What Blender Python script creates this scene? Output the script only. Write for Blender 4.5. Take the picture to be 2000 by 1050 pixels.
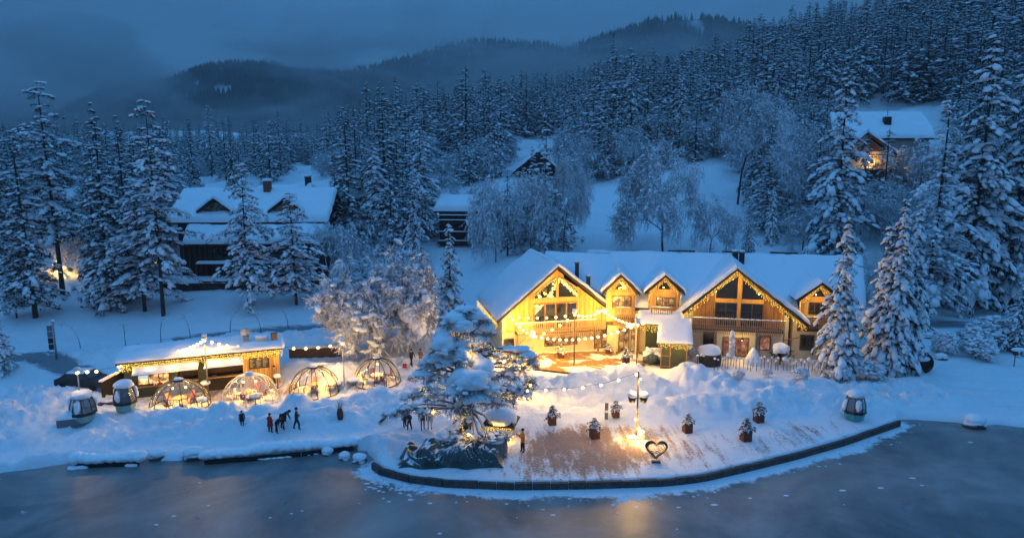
import bpy, math, random
import numpy as np
from mathutils import Matrix, Vector, Euler
SC = bpy.context.scene
for o in list(bpy.data.objects): bpy.data.objects.remove(o)
COL = SC.collection
R = math.radians; PI = math.pi
random.seed(7); RS = np.random.RandomState(7)

# ------------------------------------------------------------------ camera, sky, sun, exposure
H = 20.6; PITCH = R(9.58); FPX = 1333.0
cd = bpy.data.cameras.new('camera'); cam = bpy.data.objects.new('camera', cd); COL.objects.link(cam)
cd.lens = 24.0; cd.sensor_width = 36.0; cd.clip_start = 0.5; cd.clip_end = 12000
cam.location = (0, 0, H); cam.rotation_euler = (PI/2 - PITCH, 0, 0); SC.camera = cam
SC.view_settings.view_transform = 'Standard'; SC.view_settings.look = 'None'
SC.view_settings.gamma = 1; SC.view_settings.use_curve_mapping = False
SC.view_settings.exposure = 0.0
SC.render.engine = 'CYCLES'
cy = SC.cycles
cy.use_denoising = True; cy.denoiser = 'OPENIMAGEDENOISE'
cy.max_bounces = 6; cy.diffuse_bounces = 3; cy.glossy_bounces = 3; cy.transmission_bounces = 4
cy.transparent_max_bounces = 16; cy.volume_bounces = 0
cy.sample_clamp_indirect = 3.0; cy.sample_clamp_direct = 0; cy.use_light_tree = True
cy.caustics_reflective = False; cy.caustics_refractive = False
cy.pixel_filter_type = 'BLACKMAN_HARRIS'; cy.filter_width = 1.5

W = bpy.data.worlds.new('World'); SC.world = W; W.use_nodes = True
nt = W.node_tree; nt.nodes.clear(); N = nt.nodes.new; L = nt.links.new
out = N('ShaderNodeOutputWorld'); bg = N('ShaderNodeBackground'); L(bg.outputs[0], out.inputs[0])
sky = N('ShaderNodeTexSky'); sky.sky_type = 'NISHITA'; sky.sun_disc = False
SUN_EL, SUN_ROT = R(3), R(200)
sky.sun_elevation = SUN_EL; sky.sun_rotation = SUN_ROT
# overcast blue hour: the luminance of a cloud-covered sky, brighter overhead than at the horizon
tc = N('ShaderNodeTexCoord'); sep = N('ShaderNodeSeparateXYZ'); L(tc.outputs['Generated'], sep.inputs[0])
mz = N('ShaderNodeMath'); mz.operation = 'MAXIMUM'; L(sep.outputs[2], mz.inputs[0]); mz.inputs[1].default_value = 0
ma = N('ShaderNodeMath'); ma.operation = 'MULTIPLY_ADD'; L(mz.outputs[0], ma.inputs[0]); ma.inputs[1].default_value = 2.5; ma.inputs[2].default_value = 0.80
mp = N('ShaderNodeMapping'); mp.inputs['Scale'].default_value = (1.0, 1.0, 3.2); L(tc.outputs['Generated'], mp.inputs[0])
no = N('ShaderNodeTexNoise'); no.inputs['Scale'].default_value = 2.1; no.inputs['Detail'].default_value = 5; no.inputs['Roughness'].default_value = 0.5
no.inputs['Distortion'].default_value = 0.4
L(mp.outputs[0], no.inputs[0])
cr = N('ShaderNodeMapRange'); cr.inputs['From Min'].default_value = .3; cr.inputs['From Max'].default_value = .7
cr.inputs['To Min'].default_value = .72; cr.inputs['To Max'].default_value = 1.28; L(no.outputs[0], cr.inputs[0])
mm = N('ShaderNodeMath'); mm.operation = 'MULTIPLY'; L(ma.outputs[0], mm.inputs[0]); L(cr.outputs[0], mm.inputs[1])
sc = N('ShaderNodeVectorMath'); sc.operation = 'SCALE'; sc.inputs[0].default_value = (0.39, 1.52, 3.45); L(mm.outputs[0], sc.inputs['Scale'])
ns = N('ShaderNodeVectorMath'); ns.operation = 'MULTIPLY'; L(sky.outputs[0], ns.inputs[0]); ns.inputs[1].default_value = (0.01, 0.02, 0.03)
ad = N('ShaderNodeVectorMath'); ad.operation = 'ADD'; L(sc.outputs[0], ad.inputs[0]); L(ns.outputs[0], ad.inputs[1])
L(ad.outputs[0], bg.inputs[0]); bg.inputs[1].default_value = 0.100
sl = bpy.data.lights.new('sun', 'SUN'); sl.energy = 0.14; sl.angle = R(40); sl.color = (.55, .75, 1.0)
so = bpy.data.objects.new('sun', sl); COL.objects.link(so); so.rotation_euler = (PI/2-SUN_EL, 0, PI-SUN_ROT)

# ------------------------------------------------------------------ pixel <-> world helpers (2000 x 1050 photograph)
cp, sp = math.cos(PITCH), math.sin(PITCH)
def ray(px, py):
    a = (px-1000)/FPX; b = (525-py)/FPX
    return np.array([a, cp + b*sp, -sp + b*cp])
def P(px, py, z=0.0):
    d = ray(px, py); t = (z-H)/d[2]; return Vector((d[0]*t, d[1]*t, z))
def PD(px, py, Y):
    d = ray(px, py); t = Y/d[1]; return Vector((d[0]*t, Y, H + d[2]*t))
def proj(x, y, z):
    dz = z-H; f = y*cp - dz*sp; u = y*sp + dz*cp
    return 1000 + FPX*x/f, 525 - FPX*u/f
def ppm(v):  # photograph pixels per metre at a point
    return FPX/(v[1]*cp - (v[2]-H)*sp)

# ------------------------------------------------------------------ noise
def _h(ix, iy, s):
    n = (ix.astype(np.int64)*374761393 + iy.astype(np.int64)*668265263 + s*1442695041) & 0xffffffff
    n = ((n ^ (n >> 13))*1274126177) & 0xffffffff
    return ((n ^ (n >> 16)) & 0xffffff)/float(0xffffff)
def vn(x, y, s=0):
    x = np.asarray(x, float); y = np.asarray(y, float)
    ix = np.floor(x); iy = np.floor(y); fx = x-ix; fy = y-iy
    fx = fx*fx*(3-2*fx); fy = fy*fy*(3-2*fy)
    a = _h(ix, iy, s); b = _h(ix+1, iy, s); c = _h(ix, iy+1, s); d = _h(ix+1, iy+1, s)
    return (a*(1-fx)+b*fx)*(1-fy) + (c*(1-fx)+d*fx)*fy - .5
def fbm(x, y, o=4, s=0):
    r = 0; a = 1
    for i in range(o): r = r + a*vn(x*2**i, y*2**i, s+i*17); a *= .5
    return r

# ------------------------------------------------------------------ materials
def newmat(name):
    m = bpy.data.materials.new(name); m.use_nodes = True; m.node_tree.nodes.clear(); return m
class NT:
    def __init__(s, m): s.t = m.node_tree
    def n(s, kind, **kw):
        nd = s.t.nodes.new('ShaderNode'+kind)
        for k, v in kw.items():
            if hasattr(nd, k) and k not in ('Scale',): setattr(nd, k, v)
            else: nd.inputs[k.replace('_', ' ')].default_value = v
        return nd
    def l(s, a, b): s.t.links.new(a, b)
def pbr(name, col, rough=.6, metal=0, noise=None, bump=0, bscale=8, col2=None, spec=.3, coords='Object', emit=None, es=0, stretch=None):
    m = newmat(name); t = NT(m); o = t.n('OutputMaterial'); p = t.n('BsdfPrincipled')
    t.l(p.outputs[0], o.inputs[0]); p.inputs['Base Color'].default_value = (*col, 1); p.inputs['Roughness'].default_value = rough
    p.inputs['Metallic'].default_value = metal; p.inputs['Specular IOR Level'].default_value = spec
    if noise or bump:
        c = t.n('TexCoord'); src = c.outputs[coords]
        if stretch:
            mpp = t.n('Mapping'); mpp.inputs['Scale'].default_value = stretch; t.l(src, mpp.inputs[0]); src = mpp.outputs[0]
    if noise:
        q = t.n('TexNoise'); q.inputs['Scale'].default_value = noise; q.inputs['Detail'].default_value = 6; t.l(src, q.inputs[0])
        r = t.n('MapRange'); r.inputs['From Min'].default_value = .35; r.inputs['From Max'].default_value = .65; t.l(q.outputs[0], r.inputs[0])
        mx = t.n('Mix', data_type='RGBA'); mx.inputs[6].default_value = (*col, 1); mx.inputs[7].default_value = (*(col2 or [c*.6 for c in col]), 1)
        t.l(r.outputs[0], mx.inputs[0]); t.l(mx.outputs[2], p.inputs['Base Color'])
    if bump:
        q2 = t.n('TexNoise'); q2.inputs['Scale'].default_value = bscale; q2.inputs['Detail'].default_value = 5; t.l(src, q2.inputs[0])
        b = t.n('Bump'); b.inputs['Strength'].default_value = 1; b.inputs['Distance'].default_value = bump; t.l(q2.outputs[0], b.inputs['Height']); t.l(b.outputs[0], p.inputs['Normal'])
    if emit: p.inputs['Emission Color'].default_value = (*emit, 1); p.inputs['Emission Strength'].default_value = es
    return m
def snowtop(name, col, col2=None, lo=.05, hi=.45, rough=.8, nscale=3.0, namt=.5):
    """bark, needles or wood with snow lying on every face that points up"""
    m = newmat(name); t = NT(m); o = t.n('OutputMaterial'); p = t.n('BsdfPrincipled'); t.l(p.outputs[0], o.inputs[0])
    p.inputs['Roughness'].default_value = rough; p.inputs['Specular IOR Level'].default_value = .15
    g = t.n('NewGeometry'); s = t.n('SeparateXYZ'); t.l(g.outputs['True Normal' if False else 'Normal'], s.inputs[0])
    c = t.n('TexCoord'); q = t.n('TexNoise'); q.inputs['Scale'].default_value = nscale; q.inputs['Detail'].default_value = 4; t.l(c.outputs['Object'], q.inputs[0])
    a = t.n('Math', operation='MULTIPLY_ADD'); t.l(q.outputs[0], a.inputs[0]); a.inputs[1].default_value = namt; t.l(s.outputs[2], a.inputs[2])
    b = t.n('Math', operation='SUBTRACT'); t.l(a.outputs[0], b.inputs[0]); b.inputs[1].default_value = namt*.5
    r = t.n('MapRange'); r.inputs['From Min'].default_value = lo; r.inputs['From Max'].default_value = hi; t.l(b.outputs[0], r.inputs[0])
    mx = t.n('Mix', data_type='RGBA'); mx.inputs[6].default_value = (*col, 1); mx.inputs[7].default_value = (.80, .83, .88, 1)
    t.l(r.outputs[0], mx.inputs[0]); t.l(mx.outputs[2], p.inputs['Base Color'])
    return m
def emis(name, col, s):
    m = newmat(name); t = NT(m); o = t.n('OutputMaterial'); e = t.n('Emission'); e.inputs[0].default_value = (*col, 1); e.inputs[1].default_value = s
    t.l(e.outputs[0], o.inputs[0]); m.cycles.emission_sampling = 'NONE'; return m
def glassmat(name, fac=.12, tint=(1, 1, 1), white=.05):
    m = newmat(name); t = NT(m); o = t.n('OutputMaterial'); tr = t.n('BsdfTransparent'); tr.inputs[0].default_value = (*tint, 1)
    gl = t.n('BsdfGlossy'); gl.inputs['Roughness'].default_value = .08; mx = t.n('MixShader'); fr = t.n('LayerWeight'); fr.inputs[0].default_value = .35
    a = t.n('Math', operation='MULTIPLY_ADD'); t.l(fr.outputs['Facing'], a.inputs[0]); a.inputs[1].default_value = fac*2.2; a.inputs[2].default_value = fac*.35
    t.l(a.outputs[0], mx.inputs[0]); t.l(tr.outputs[0], mx.inputs[1]); t.l(gl.outputs[0], mx.inputs[2])
    df = t.n('BsdfDiffuse'); df.inputs[0].default_value = (.8, .8, .82, 1); m2 = t.n('MixShader'); m2.inputs[0].default_value = white
    t.l(mx.outputs[0], m2.inputs[1]); t.l(df.outputs[0], m2.inputs[2]); t.l(m2.outputs[0], o.inputs[0]); return m

M = {}
M['snow'] = pbr('snow', (.82, .85, .89), .75, bump=.05, bscale=3.5, spec=.2)
M['snowfine'] = pbr('snow_heap', (.82, .85, .89), .75, bump=.03, bscale=9, spec=.2)
M['needle'] = snowtop('needles', (.014, .022, .018), lo=.75, hi=1.25, nscale=1.3, namt=.9)
M['needle_far'] = snowtop('far_needles', (.014, .024, .025), lo=.60, hi=1.2, nscale=.8, namt=1.0)
M['pineneedle'] = snowtop('pine_needles', (.02, .032, .026), lo=.15, hi=.9, nscale=1.6, namt=.8)
M['bark'] = snowtop('bark', (.055, .040, .032), lo=.35, hi=.8, nscale=5)
M['twig'] = snowtop('rime_twigs', (.06, .05, .048), lo=-.45, hi=.35, nscale=4, namt=.7)
M['twigdark'] = snowtop('dark_twigs', (.05, .04, .035), lo=.0, hi=.5, nscale=4, namt=.5)
M['plank'] = pbr('larch_planks', (.58, .36, .13), .65, noise=1.6, col2=(.40, .21, .07), stretch=(9, 9, .6), spec=.2)  # wood tone lightened: lamp glow on the left gable is put into the colour
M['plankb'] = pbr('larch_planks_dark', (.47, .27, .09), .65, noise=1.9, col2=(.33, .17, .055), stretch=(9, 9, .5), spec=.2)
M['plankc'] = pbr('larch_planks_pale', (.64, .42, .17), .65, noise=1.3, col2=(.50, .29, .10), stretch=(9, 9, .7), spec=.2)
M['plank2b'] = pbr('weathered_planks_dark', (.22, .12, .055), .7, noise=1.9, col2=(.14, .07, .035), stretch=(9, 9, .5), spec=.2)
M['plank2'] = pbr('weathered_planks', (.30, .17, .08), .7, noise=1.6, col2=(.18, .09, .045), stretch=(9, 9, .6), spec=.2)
M['rail'] = pbr('balcony_wood', (.36, .25, .16), .7, noise=3, col2=(.24, .15, .09))
M['darkwood'] = pbr('dark_wood', (.035, .025, .02), .7, noise=4, col2=(.02, .016, .014))
M['brownwood'] = pbr('brown_boards', (.10, .055, .03), .7, noise=4, col2=(.06, .035, .02))
M['plaster'] = pbr('cream_plaster', (.62, .54, .36), .85, noise=1.2, col2=(.54, .46, .30), bump=.01)
M['plasterw'] = pbr('pale_plaster', (.50, .49, .45), .85, noise=1.2, col2=(.42, .41, .38))
M['roof'] = pbr('roof_tiles', (.06, .045, .04), .7, noise=6, col2=(.035, .03, .03))
M['frame'] = pbr('window_frame', (.10, .055, .03), .5)
M['glass'] = pbr('window_glass', (.012, .016, .022), .06, spec=.9)
M['black'] = pbr('black_metal', (.02, .02, .022), .45)
M['grey'] = pbr('grey_metal', (.16, .17, .18), .45, metal=.4)
M['galv'] = pbr('galvanised_steel', (.30, .31, .33), .4, metal=.7)
M['green'] = pbr('dark_green_boards', (.035, .05, .042), .6, noise=3, col2=(.025, .035, .03))
M['corten'] = pbr('rusted_steel', (.16, .055, .03), .8, noise=5, col2=(.09, .032, .02), bump=.004)
M['teal'] = pbr('teal_paint', (.05, .30, .30), .35, spec=.5)
M['mint'] = pbr('mint_paint', (.20, .38, .33), .4, spec=.5)
M['white'] = pbr('white_paint', (.75, .75, .72), .5)
M['red'] = pbr('red_cloth', (.42, .02, .03), .8)
M['orange'] = pbr('orange_cloth', (.75, .20, .02), .75)
M['blackcloth'] = pbr('black_cloth', (.018, .018, .022), .85)
M['navy'] = pbr('navy_cloth', (.03, .035, .06), .85)
M['tan'] = pbr('tan_cloth', (.25, .15, .09), .85)
M['paleclo'] = pbr('pale_cloth', (.45, .42, .40), .85)
M['skin'] = pbr('skin', (.50, .30, .22), .6)
M['hair'] = pbr('brown_hair', (.03, .02, .015), .7)
M['tarp'] = pbr('tarpaulin', (.035, .06, .055), .3, noise=1.5, col2=(.02, .03, .035), spec=.5, bump=.03, bscale=4)
M['stone'] = pbr('quay_stone', (.10, .08, .07), .8, noise=3, col2=(.05, .045, .045), bump=.02)
M['rock'] = snowtop('boulder', (.08, .08, .085), lo=.1, hi=.4)
M['timber'] = pbr('quay_timber', (.022, .019, .018), .6, noise=4, col2=(.012, .011, .012))
M['bulb'] = emis('festoon_bulb', (1.0, .70, .25), 8)
M['bulbbig'] = emis('lamp_globe', (1.0, .66, .22), 6)
M['fairy'] = emis('fairy_bulb', (1.0, .60, .10), 2.6)
M['sign'] = emis('lit_display', (.75, .9, .95), .8)
M['car'] = pbr('black_car_paint', (.015, .016, .02), .18, spec=.6)
M['tyre'] = pbr('tyre_rubber', (.02, .02, .02), .8)
M['dome'] = glassmat('dome_panel', .14, (.97, .95, .92), .07)
M['gond'] = glassmat('gondola_window', .4, (.35, .37, .4), .1)
M['fabricw'] = pbr('pale_canvas', (.55, .53, .50), .9)
M['terracotta'] = pbr('brick_red', (.22, .07, .05), .8)
def litwin(name, col, s):
    m = newmat(name); t = NT(m); o = t.n('OutputMaterial'); p = t.n('BsdfPrincipled'); t.l(p.outputs[0], o.inputs[0])
    p.inputs['Base Color'].default_value = (.03, .02, .01, 1); p.inputs['Roughness'].default_value = .1
    c = t.n('TexCoord'); q = t.n('TexNoise'); q.inputs['Scale'].default_value = 1.8; q.inputs['Detail'].default_value = 5; q.inputs['Roughness'].default_value = .7; t.l(c.outputs['Object'], q.inputs[0])
    r = t.n('ValToRGB'); r.color_ramp.elements[0].position = .36; r.color_ramp.elements[0].color = (.02, .01, .005, 1)
    r.color_ramp.elements[1].position = .68; r.color_ramp.elements[1].color = (*col, 1); e = r.color_ramp.elements.new(.5); e.color = (col[0]*.35, col[1]*.25, col[2]*.25, 1)
    t.l(q.outputs[0], r.inputs[0]); t.l(r.outputs[0], p.inputs['Emission Color']); p.inputs['Emission Strength'].default_value = s
    m.cycles.emission_sampling = 'NONE'; return m
M['lit'] = litwin('lit_room', (1.0, .62, .22), .9)
M['litpink'] = litwin('lit_shop', (1.0, .45, .28), .55)
M['litwarm'] = litwin('bright_room', (1.0, .68, .25), 2.6)

# ------------------------------------------------------------------ mesh helpers
def tag(o, label=None, cat=None, group=None, kind=None):
    if label: o['label'] = label
    if cat: o['category'] = cat
    if group: o['group'] = group
    if kind: o['kind'] = kind
    return o
def link(name, data, parent=None, loc=None, rz=None, **kw):
    o = bpy.data.objects.new(name, data); COL.objects.link(o)
    if parent: o.parent = parent
    if loc is not None: o.location = loc
    if rz is not None: o.rotation_euler = (0, 0, rz)
    return tag(o, **kw)
def root(name, label, cat, loc=(0, 0, 0), rz=0, group=None): return link(name, None, None, loc, rz, label=label, cat=cat, group=group)
def fastmesh(name, V, F, mats, mi=None, smooth=True):
    V = np.asarray(V, np.float32); F = np.asarray(F, np.int32); k = F.shape[1]
    me = bpy.data.meshes.new(name); me.vertices.add(len(V)); me.vertices.foreach_set('co', V.ravel())
    me.loops.add(F.size); me.loops.foreach_set('vertex_index', F.ravel()); me.polygons.add(len(F))
    me.polygons.foreach_set('loop_start', np.arange(0, F.size, k, dtype=np.int32))
    if mi is not None: me.polygons.foreach_set('material_index', np.asarray(mi, np.int32))
    me.polygons.foreach_set('use_smooth', np.full(len(F), smooth))
    me.update(calc_edges=True); me.validate()
    for m in mats: me.materials.append(m)
    return me
def ico(sub):
    t = (1+5**.5)/2
    V = np.array([(-1,t,0),(1,t,0),(-1,-t,0),(1,-t,0),(0,-1,t),(0,1,t),(0,-1,-t),(0,1,-t),(t,0,-1),(t,0,1),(-t,0,-1),(-t,0,1)], float)
    V /= np.linalg.norm(V[0])
    F = [(0,11,5),(0,5,1),(0,1,7),(0,7,10),(0,10,11),(1,5,9),(5,11,4),(11,10,2),(10,7,6),(7,1,8),(3,9,4),(3,4,2),(3,2,6),(3,6,8),(3,8,9),(4,9,5),(2,4,11),(6,2,10),(8,6,7),(9,8,1)]
    for _ in range(sub):
        V = list(map(tuple, V)); mid = {}; G = []
        def m(a, b):
            k = (min(a, b), max(a, b))
            if k not in mid:
                p = (np.array(V[a])+np.array(V[b]))/2; p /= np.linalg.norm(p); V.append(tuple(p)); mid[k] = len(V)-1
            return mid[k]
        for a, b, c in F:
            x, y, z = m(a, b), m(b, c), m(c, a); G += [(a, x, z), (b, y, x), (c, z, y), (x, y, z)]
        F = G; V = np.array(V)
    return np.array(V), np.array(F)
ICO = [ico(i) for i in range(4)]
class MB:
    """collects shapes in one mesh; T is the transform applied to everything added"""
    def __init__(s, T=None): s.v = []; s.f = []; s.m = []; s.sm = []; s.T = T or Matrix(); s.mats = []
    def mi(s, m):
        if m not in s.mats: s.mats.append(m)
        return s.mats.index(m)
    def add(s, V, F, m, smooth=False, T=None):
        b = len(s.v); X = s.T @ T if T is not None else s.T
        s.v += [tuple(X @ Vector(v)) for v in V]; s.f += [tuple(i+b for i in f) for f in F]
        k = s.mi(m); s.m += [k]*len(F); s.sm += [smooth]*len(F); return s
    def box(s, c, d, m, rz=0, rx=0, ry=0, taper=1.0):
        x, y, z = d[0]/2, d[1]/2, d[2]/2; t = taper
        V = [(-x,-y,-z),(x,-y,-z),(x,y,-z),(-x,y,-z),(-x*t,-y*t,z),(x*t,-y*t,z),(x*t,y*t,z),(-x*t,y*t,z)]
        F = [(0,3,2,1),(4,5,6,7),(0,1,5,4),(1,2,6,5),(2,3,7,6),(3,0,4,7)]
        return s.add(V, F, m, T=Matrix.Translation(c) @ Euler((rx, ry, rz)).to_matrix().to_4x4())
    def b2(s, x0, x1, y0, y1, z0, z1, m): return s.box(((x0+x1)/2, (y0+y1)/2, (z0+z1)/2), (abs(x1-x0), abs(y1-y0), abs(z1-z0)), m)
    def poly(s, pts, y0, y1, m):
        """outline in x,z pushed from y0 to y1"""
        n = len(pts); V = [(p[0], y0, p[1]) for p in pts] + [(p[0], y1, p[1]) for p in pts]
        F = [tuple(range(n)), tuple(reversed(range(n, 2*n)))] + [(i, i+n, (i+1) % n + n, (i+1) % n) for i in range(n)]
        return s.add(V, F, m)
    def slab(s, pts, z0, z1, m):
        n = len(pts); V = [(p[0], p[1], z0) for p in pts] + [(p[0], p[1], z1) for p in pts]
        F = [tuple(reversed(range(n))), tuple(range(n, 2*n))] + [(i, (i+1) % n, (i+1) % n + n, i+n) for i in range(n)]
        return s.add(V, F, m)
    def thick(s, quad, th, m):
        """a slab under four 3-D corners"""
        V = [tuple(q) for q in quad] + [(q[0], q[1], q[2]-th) for q in quad]
        F = [(0,1,2,3),(7,6,5,4)] + [(i, i+4, (i+1) % 4+4, (i+1) % 4) for i in range(4)]
        return s.add(V, F, m)
    def tube(s, path, r, m, n=6, cap=True, smooth=True):
        path = [Vector(p) for p in path]; k = len(path); rr = r if hasattr(r, '__len__') else [r]*k; V = []; F = []
        for i, p in enumerate(path):
            d = (path[min(i+1, k-1)] - path[max(i-1, 0)])
            d = d.normalized() if d.length > 1e-6 else Vector((0, 0, 1))
            a = d.cross(Vector((0, 0, 1))) if abs(d.z) < .95 else d.cross(Vector((1, 0, 0)))
            a.normalize(); b = d.cross(a)
            for j in range(n):
                t = 2*PI*j/n; V.append(tuple(p + (a*math.cos(t) + b*math.sin(t))*rr[i]))
        for i in range(k-1):
            for j in range(n): F.append((i*n+j, i*n+(j+1) % n, (i+1)*n+(j+1) % n, (i+1)*n+j))
        if cap: F += [tuple(reversed(range(n))), tuple(range((k-1)*n, k*n))]
        return s.add(V, F, m, smooth)
    def lathe(s, prof, c, m, n=16, smooth=True, a0=0, a1=2*PI):
        V = []; F = []; full = abs(a1-a0-2*PI) < 1e-6; cols = n if full else n+1
        for r, z in prof:
            for j in range(cols):
                t = a0 + (a1-a0)*j/n; V.append((c[0]+r*math.cos(t), c[1]+r*math.sin(t), c[2]+z))
        for i in range(len(prof)-1):
            for j in range(n):
                k = (j+1) % cols; F.append((i*cols+j, i*cols+k, (i+1)*cols+k, (i+1)*cols+j))
        return s.add(V, F, m, smooth)
    def blob(s, c, r, m, sub=2, amp=.15, seed=0, flat=None, T=None):
        V, F = ICO[sub]; V = V.copy(); r = np.array(r if hasattr(r, '__len__') else (r, r, r), float)
        nz = vn(V[:, 0]*1.7+seed*3.1, V[:, 1]*1.7+V[:, 2]*1.3, seed) + .5*vn(V[:, 2]*3.3+seed, V[:, 0]*3.1-V[:, 1]*2.7, seed+5)
        V *= (1+amp*2*nz)[:, None]
        if flat is not None: V[:, 2] = np.where(V[:, 2] < -flat, -flat, V[:, 2])
        V = V*r + np.array(c)
        return s.add(V, F, m, True, T)
    def build(s, name, parent=None, loc=None, rz=None, **kw):
        me = bpy.data.meshes.new(name); me.from_pydata(s.v, [], s.f)
        for m in s.mats: me.materials.append(m)
        me.polygons.foreach_set('material_index', s.m); me.polygons.foreach_set('use_smooth', s.sm); me.update()
        return link(name, me, parent, loc, rz, **kw)
def snow_slab(mb, q, th, nx=14, ny=8, seed=0, lumps=.20, edge=.35):
    """a layer of lying snow on the quad q (p00,p10,p11,p01) with rounded, uneven rims"""
    q = [np.array(p, float) for p in q]; lx = np.linalg.norm(q[1]-q[0]); ly = np.linalg.norm(q[3]-q[0])
    def sp_(n, l):
        e = min(.18, edge/l); a = [0, e*.15, e*.5, e]; b = list(np.linspace(e, 1-e, n)[1:-1]); return np.array(a+b+[1-e, 1-e*.5, 1-e*.15, 1])
    U = sp_(nx, lx); Wv = sp_(ny, ly); u, w = np.meshgrid(U, Wv)
    B = (q[0][:, None, None]*(1-u)*(1-w)+q[1][:, None, None]*u*(1-w)+q[2][:, None, None]*u*w+q[3][:, None, None]*(1-u)*w)
    d = np.minimum(np.minimum(u, 1-u)*lx, np.minimum(w, 1-w)*ly)/edge
    pr = np.sqrt(np.clip(1-(1-np.clip(d, 0, 1))**2, 0, 1))
    nzz = fbm(u*lx*.8+seed*7.7, w*ly*.8, 3, seed)
    T_ = B.copy(); T_[2] += pr*th*(1+lumps*2.2*nzz); bul = (1-np.clip(d, 0, 1))*.0
    wob = vn(u*lx*1.3+seed, w*ly*1.3, seed+3)*.18*(1-np.clip(d, 0, 1)); T_[0] += wob; T_[1] += wob*.6
    n0, n1 = u.shape; Vt = np.stack([T_[i].ravel() for i in range(3)], 1); Vb = np.stack([B[i].ravel() for i in range(3)], 1)
    F = []
    for j in range(n0-1):
        for i in range(n1-1): a = j*n1+i; F.append((a, a+1, a+n1+1, a+n1))
    mb.add(Vt, F, M['snow'], True)
    c = [0, n1-1, n0*n1-1, (n0-1)*n1]; mb.add([Vb[i] for i in c], [(3, 2, 1, 0)], M['snow'])
LM = 5.6
def lamp(name, loc, power, col=(1, .66, .28), r=.12, parent=None):
    l = bpy.data.lights.new(name, 'POINT'); l.energy = power*LM; l.color = (1, .55, .095); l.shadow_soft_size = r
    return link(name, l, parent, loc)
# ------------------------------------------------------------------ terrain
CT = [(-400,660,75),(-100,680,68),(100,690,67),(400,656,74),(620,636,79),(1000,600,84),(1850,640,77),(2300,640,77),(2300,560,92),
 (120,578,88),(320,610,82),(490,590,85),(400,556,95),(640,560,95),(130,520,105),(100,450,130),(300,400,170),(300,340,300),(600,320,330),(750,300,300),
 (-200,560,92),(-300,450,130),(-300,330,300),(700,555,97),(830,560,95),(1000,510,95),(1180,490,105),(1180,420,125),(1180,350,155),(1400,345,152),(1400,300,170),
 (1050,345,165),(900,395,135),(905,480,112),(860,335,170),(1700,365,140),(1700,480,105),(1500,500,102),(1900,600,85),(1960,560,92),(1900,320,155),(2100,500,105),(2200,320,150),
 (1400,225,260),(1700,180,240),(1990,110,240),(2300,60,240),(1100,262,280),(850,285,330),(1990,-10,350),(2300,-60,350),(1700,85,350),(1530,128,350),(1400,190,360),(1250,200,360),(1100,235,350),(1000,250,360),(600,300,420),(200,300,420),(-300,300,420)]
cpt = [PD(*c) for c in CT]
for Y in (20, 40, 52, 62, 70):
    for px in (-400, 100, 550, 1000, 1450, 1900, 2400): cpt.append(Vector(((px-1000)/FPX*Y, Y, 0.)))
for x in (-12, 0, 15, 30): cpt.append(Vector((x, 78, .4)))
for u in (-1.2, -.5, 0, .4, .8, 1.3):
    cpt.append(Vector((u*620, 620, 40 + max(0, u)*60))); cpt.append(Vector((u*900, 900, 20)))
def q_(x, y): return np.stack([x/np.maximum(y, 8)*1.6, np.log(np.maximum(y, 8))*1.9], -1)
_c = np.array([[v.x, v.y, v.z] for v in cpt]); _q = q_(_c[:, 0], _c[:, 1])
_A = np.sqrt(((_q[:, None]-_q[None])**2).sum(-1)+.002); _w = np.linalg.solve(_A + np.eye(len(_A))*1e-4, _c[:, 2])
def base_h(x, y):
    sh = np.shape(x); q = q_(np.ravel(x), np.ravel(y)); r = np.zeros(len(q))
    for i in range(0, len(q), 20000): r[i:i+20000] = np.sqrt(((q[i:i+20000, None]-_q[None])**2).sum(-1)+.002) @ _w
    return r.reshape(sh)
def pts(l): return np.array([tuple(P(a, b, c)) for a, b, c in l])
def seg(x, y, p):
    """distance to a polyline and the third column interpolated along it"""
    bd = np.full(np.shape(x), 1e9); bz = np.zeros(np.shape(x))
    for a, b in zip(p[:-1], p[1:]):
        dx, dy = b[0]-a[0], b[1]-a[1]; t = np.clip(((x-a[0])*dx+(y-a[1])*dy)/(dx*dx+dy*dy), 0, 1)
        d = np.hypot(x-a[0]-t*dx, y-a[1]-t*dy); z = a[2]+t*(b[2]-a[2]); k = d < bd; bd = np.where(k, d, bd); bz = np.where(k, z, bz)
    return bd, bz
NAT = [(-700,1010,-.5),(-200,962,-.5),(0,935,-.5),(60,926,-.5),(140,914,-.5),(265,907,-.5),(300,913,-.5),(350,912,-.5),(392,900,-.5)]
QL = [(400,893,0),(520,884,0),(640,872,0),(690,866,0)]
PT = [(700,884,-.3),(728,903,0)]
QP = [(728,903,0),(745,915,0),(800,929,0),(870,938,0),(1000,943,0),(1150,941,0),(1300,936,0),(1370,928,0),(1450,910,0),(1550,886,0),(1650,858,0),(1757,821,0)]
NR = [(1775,826,-.4),(1800,829,-.5),(1870,834,-.5),(1920,843,-.5),(1960,839,-.5),(2000,844,-.5),(2300,860,-.5),(2900,900,-.5)]
shore = pts(NAT+QL+PT+QP[1:]+NR); qp = pts(QP); ql = pts(QL)
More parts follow.
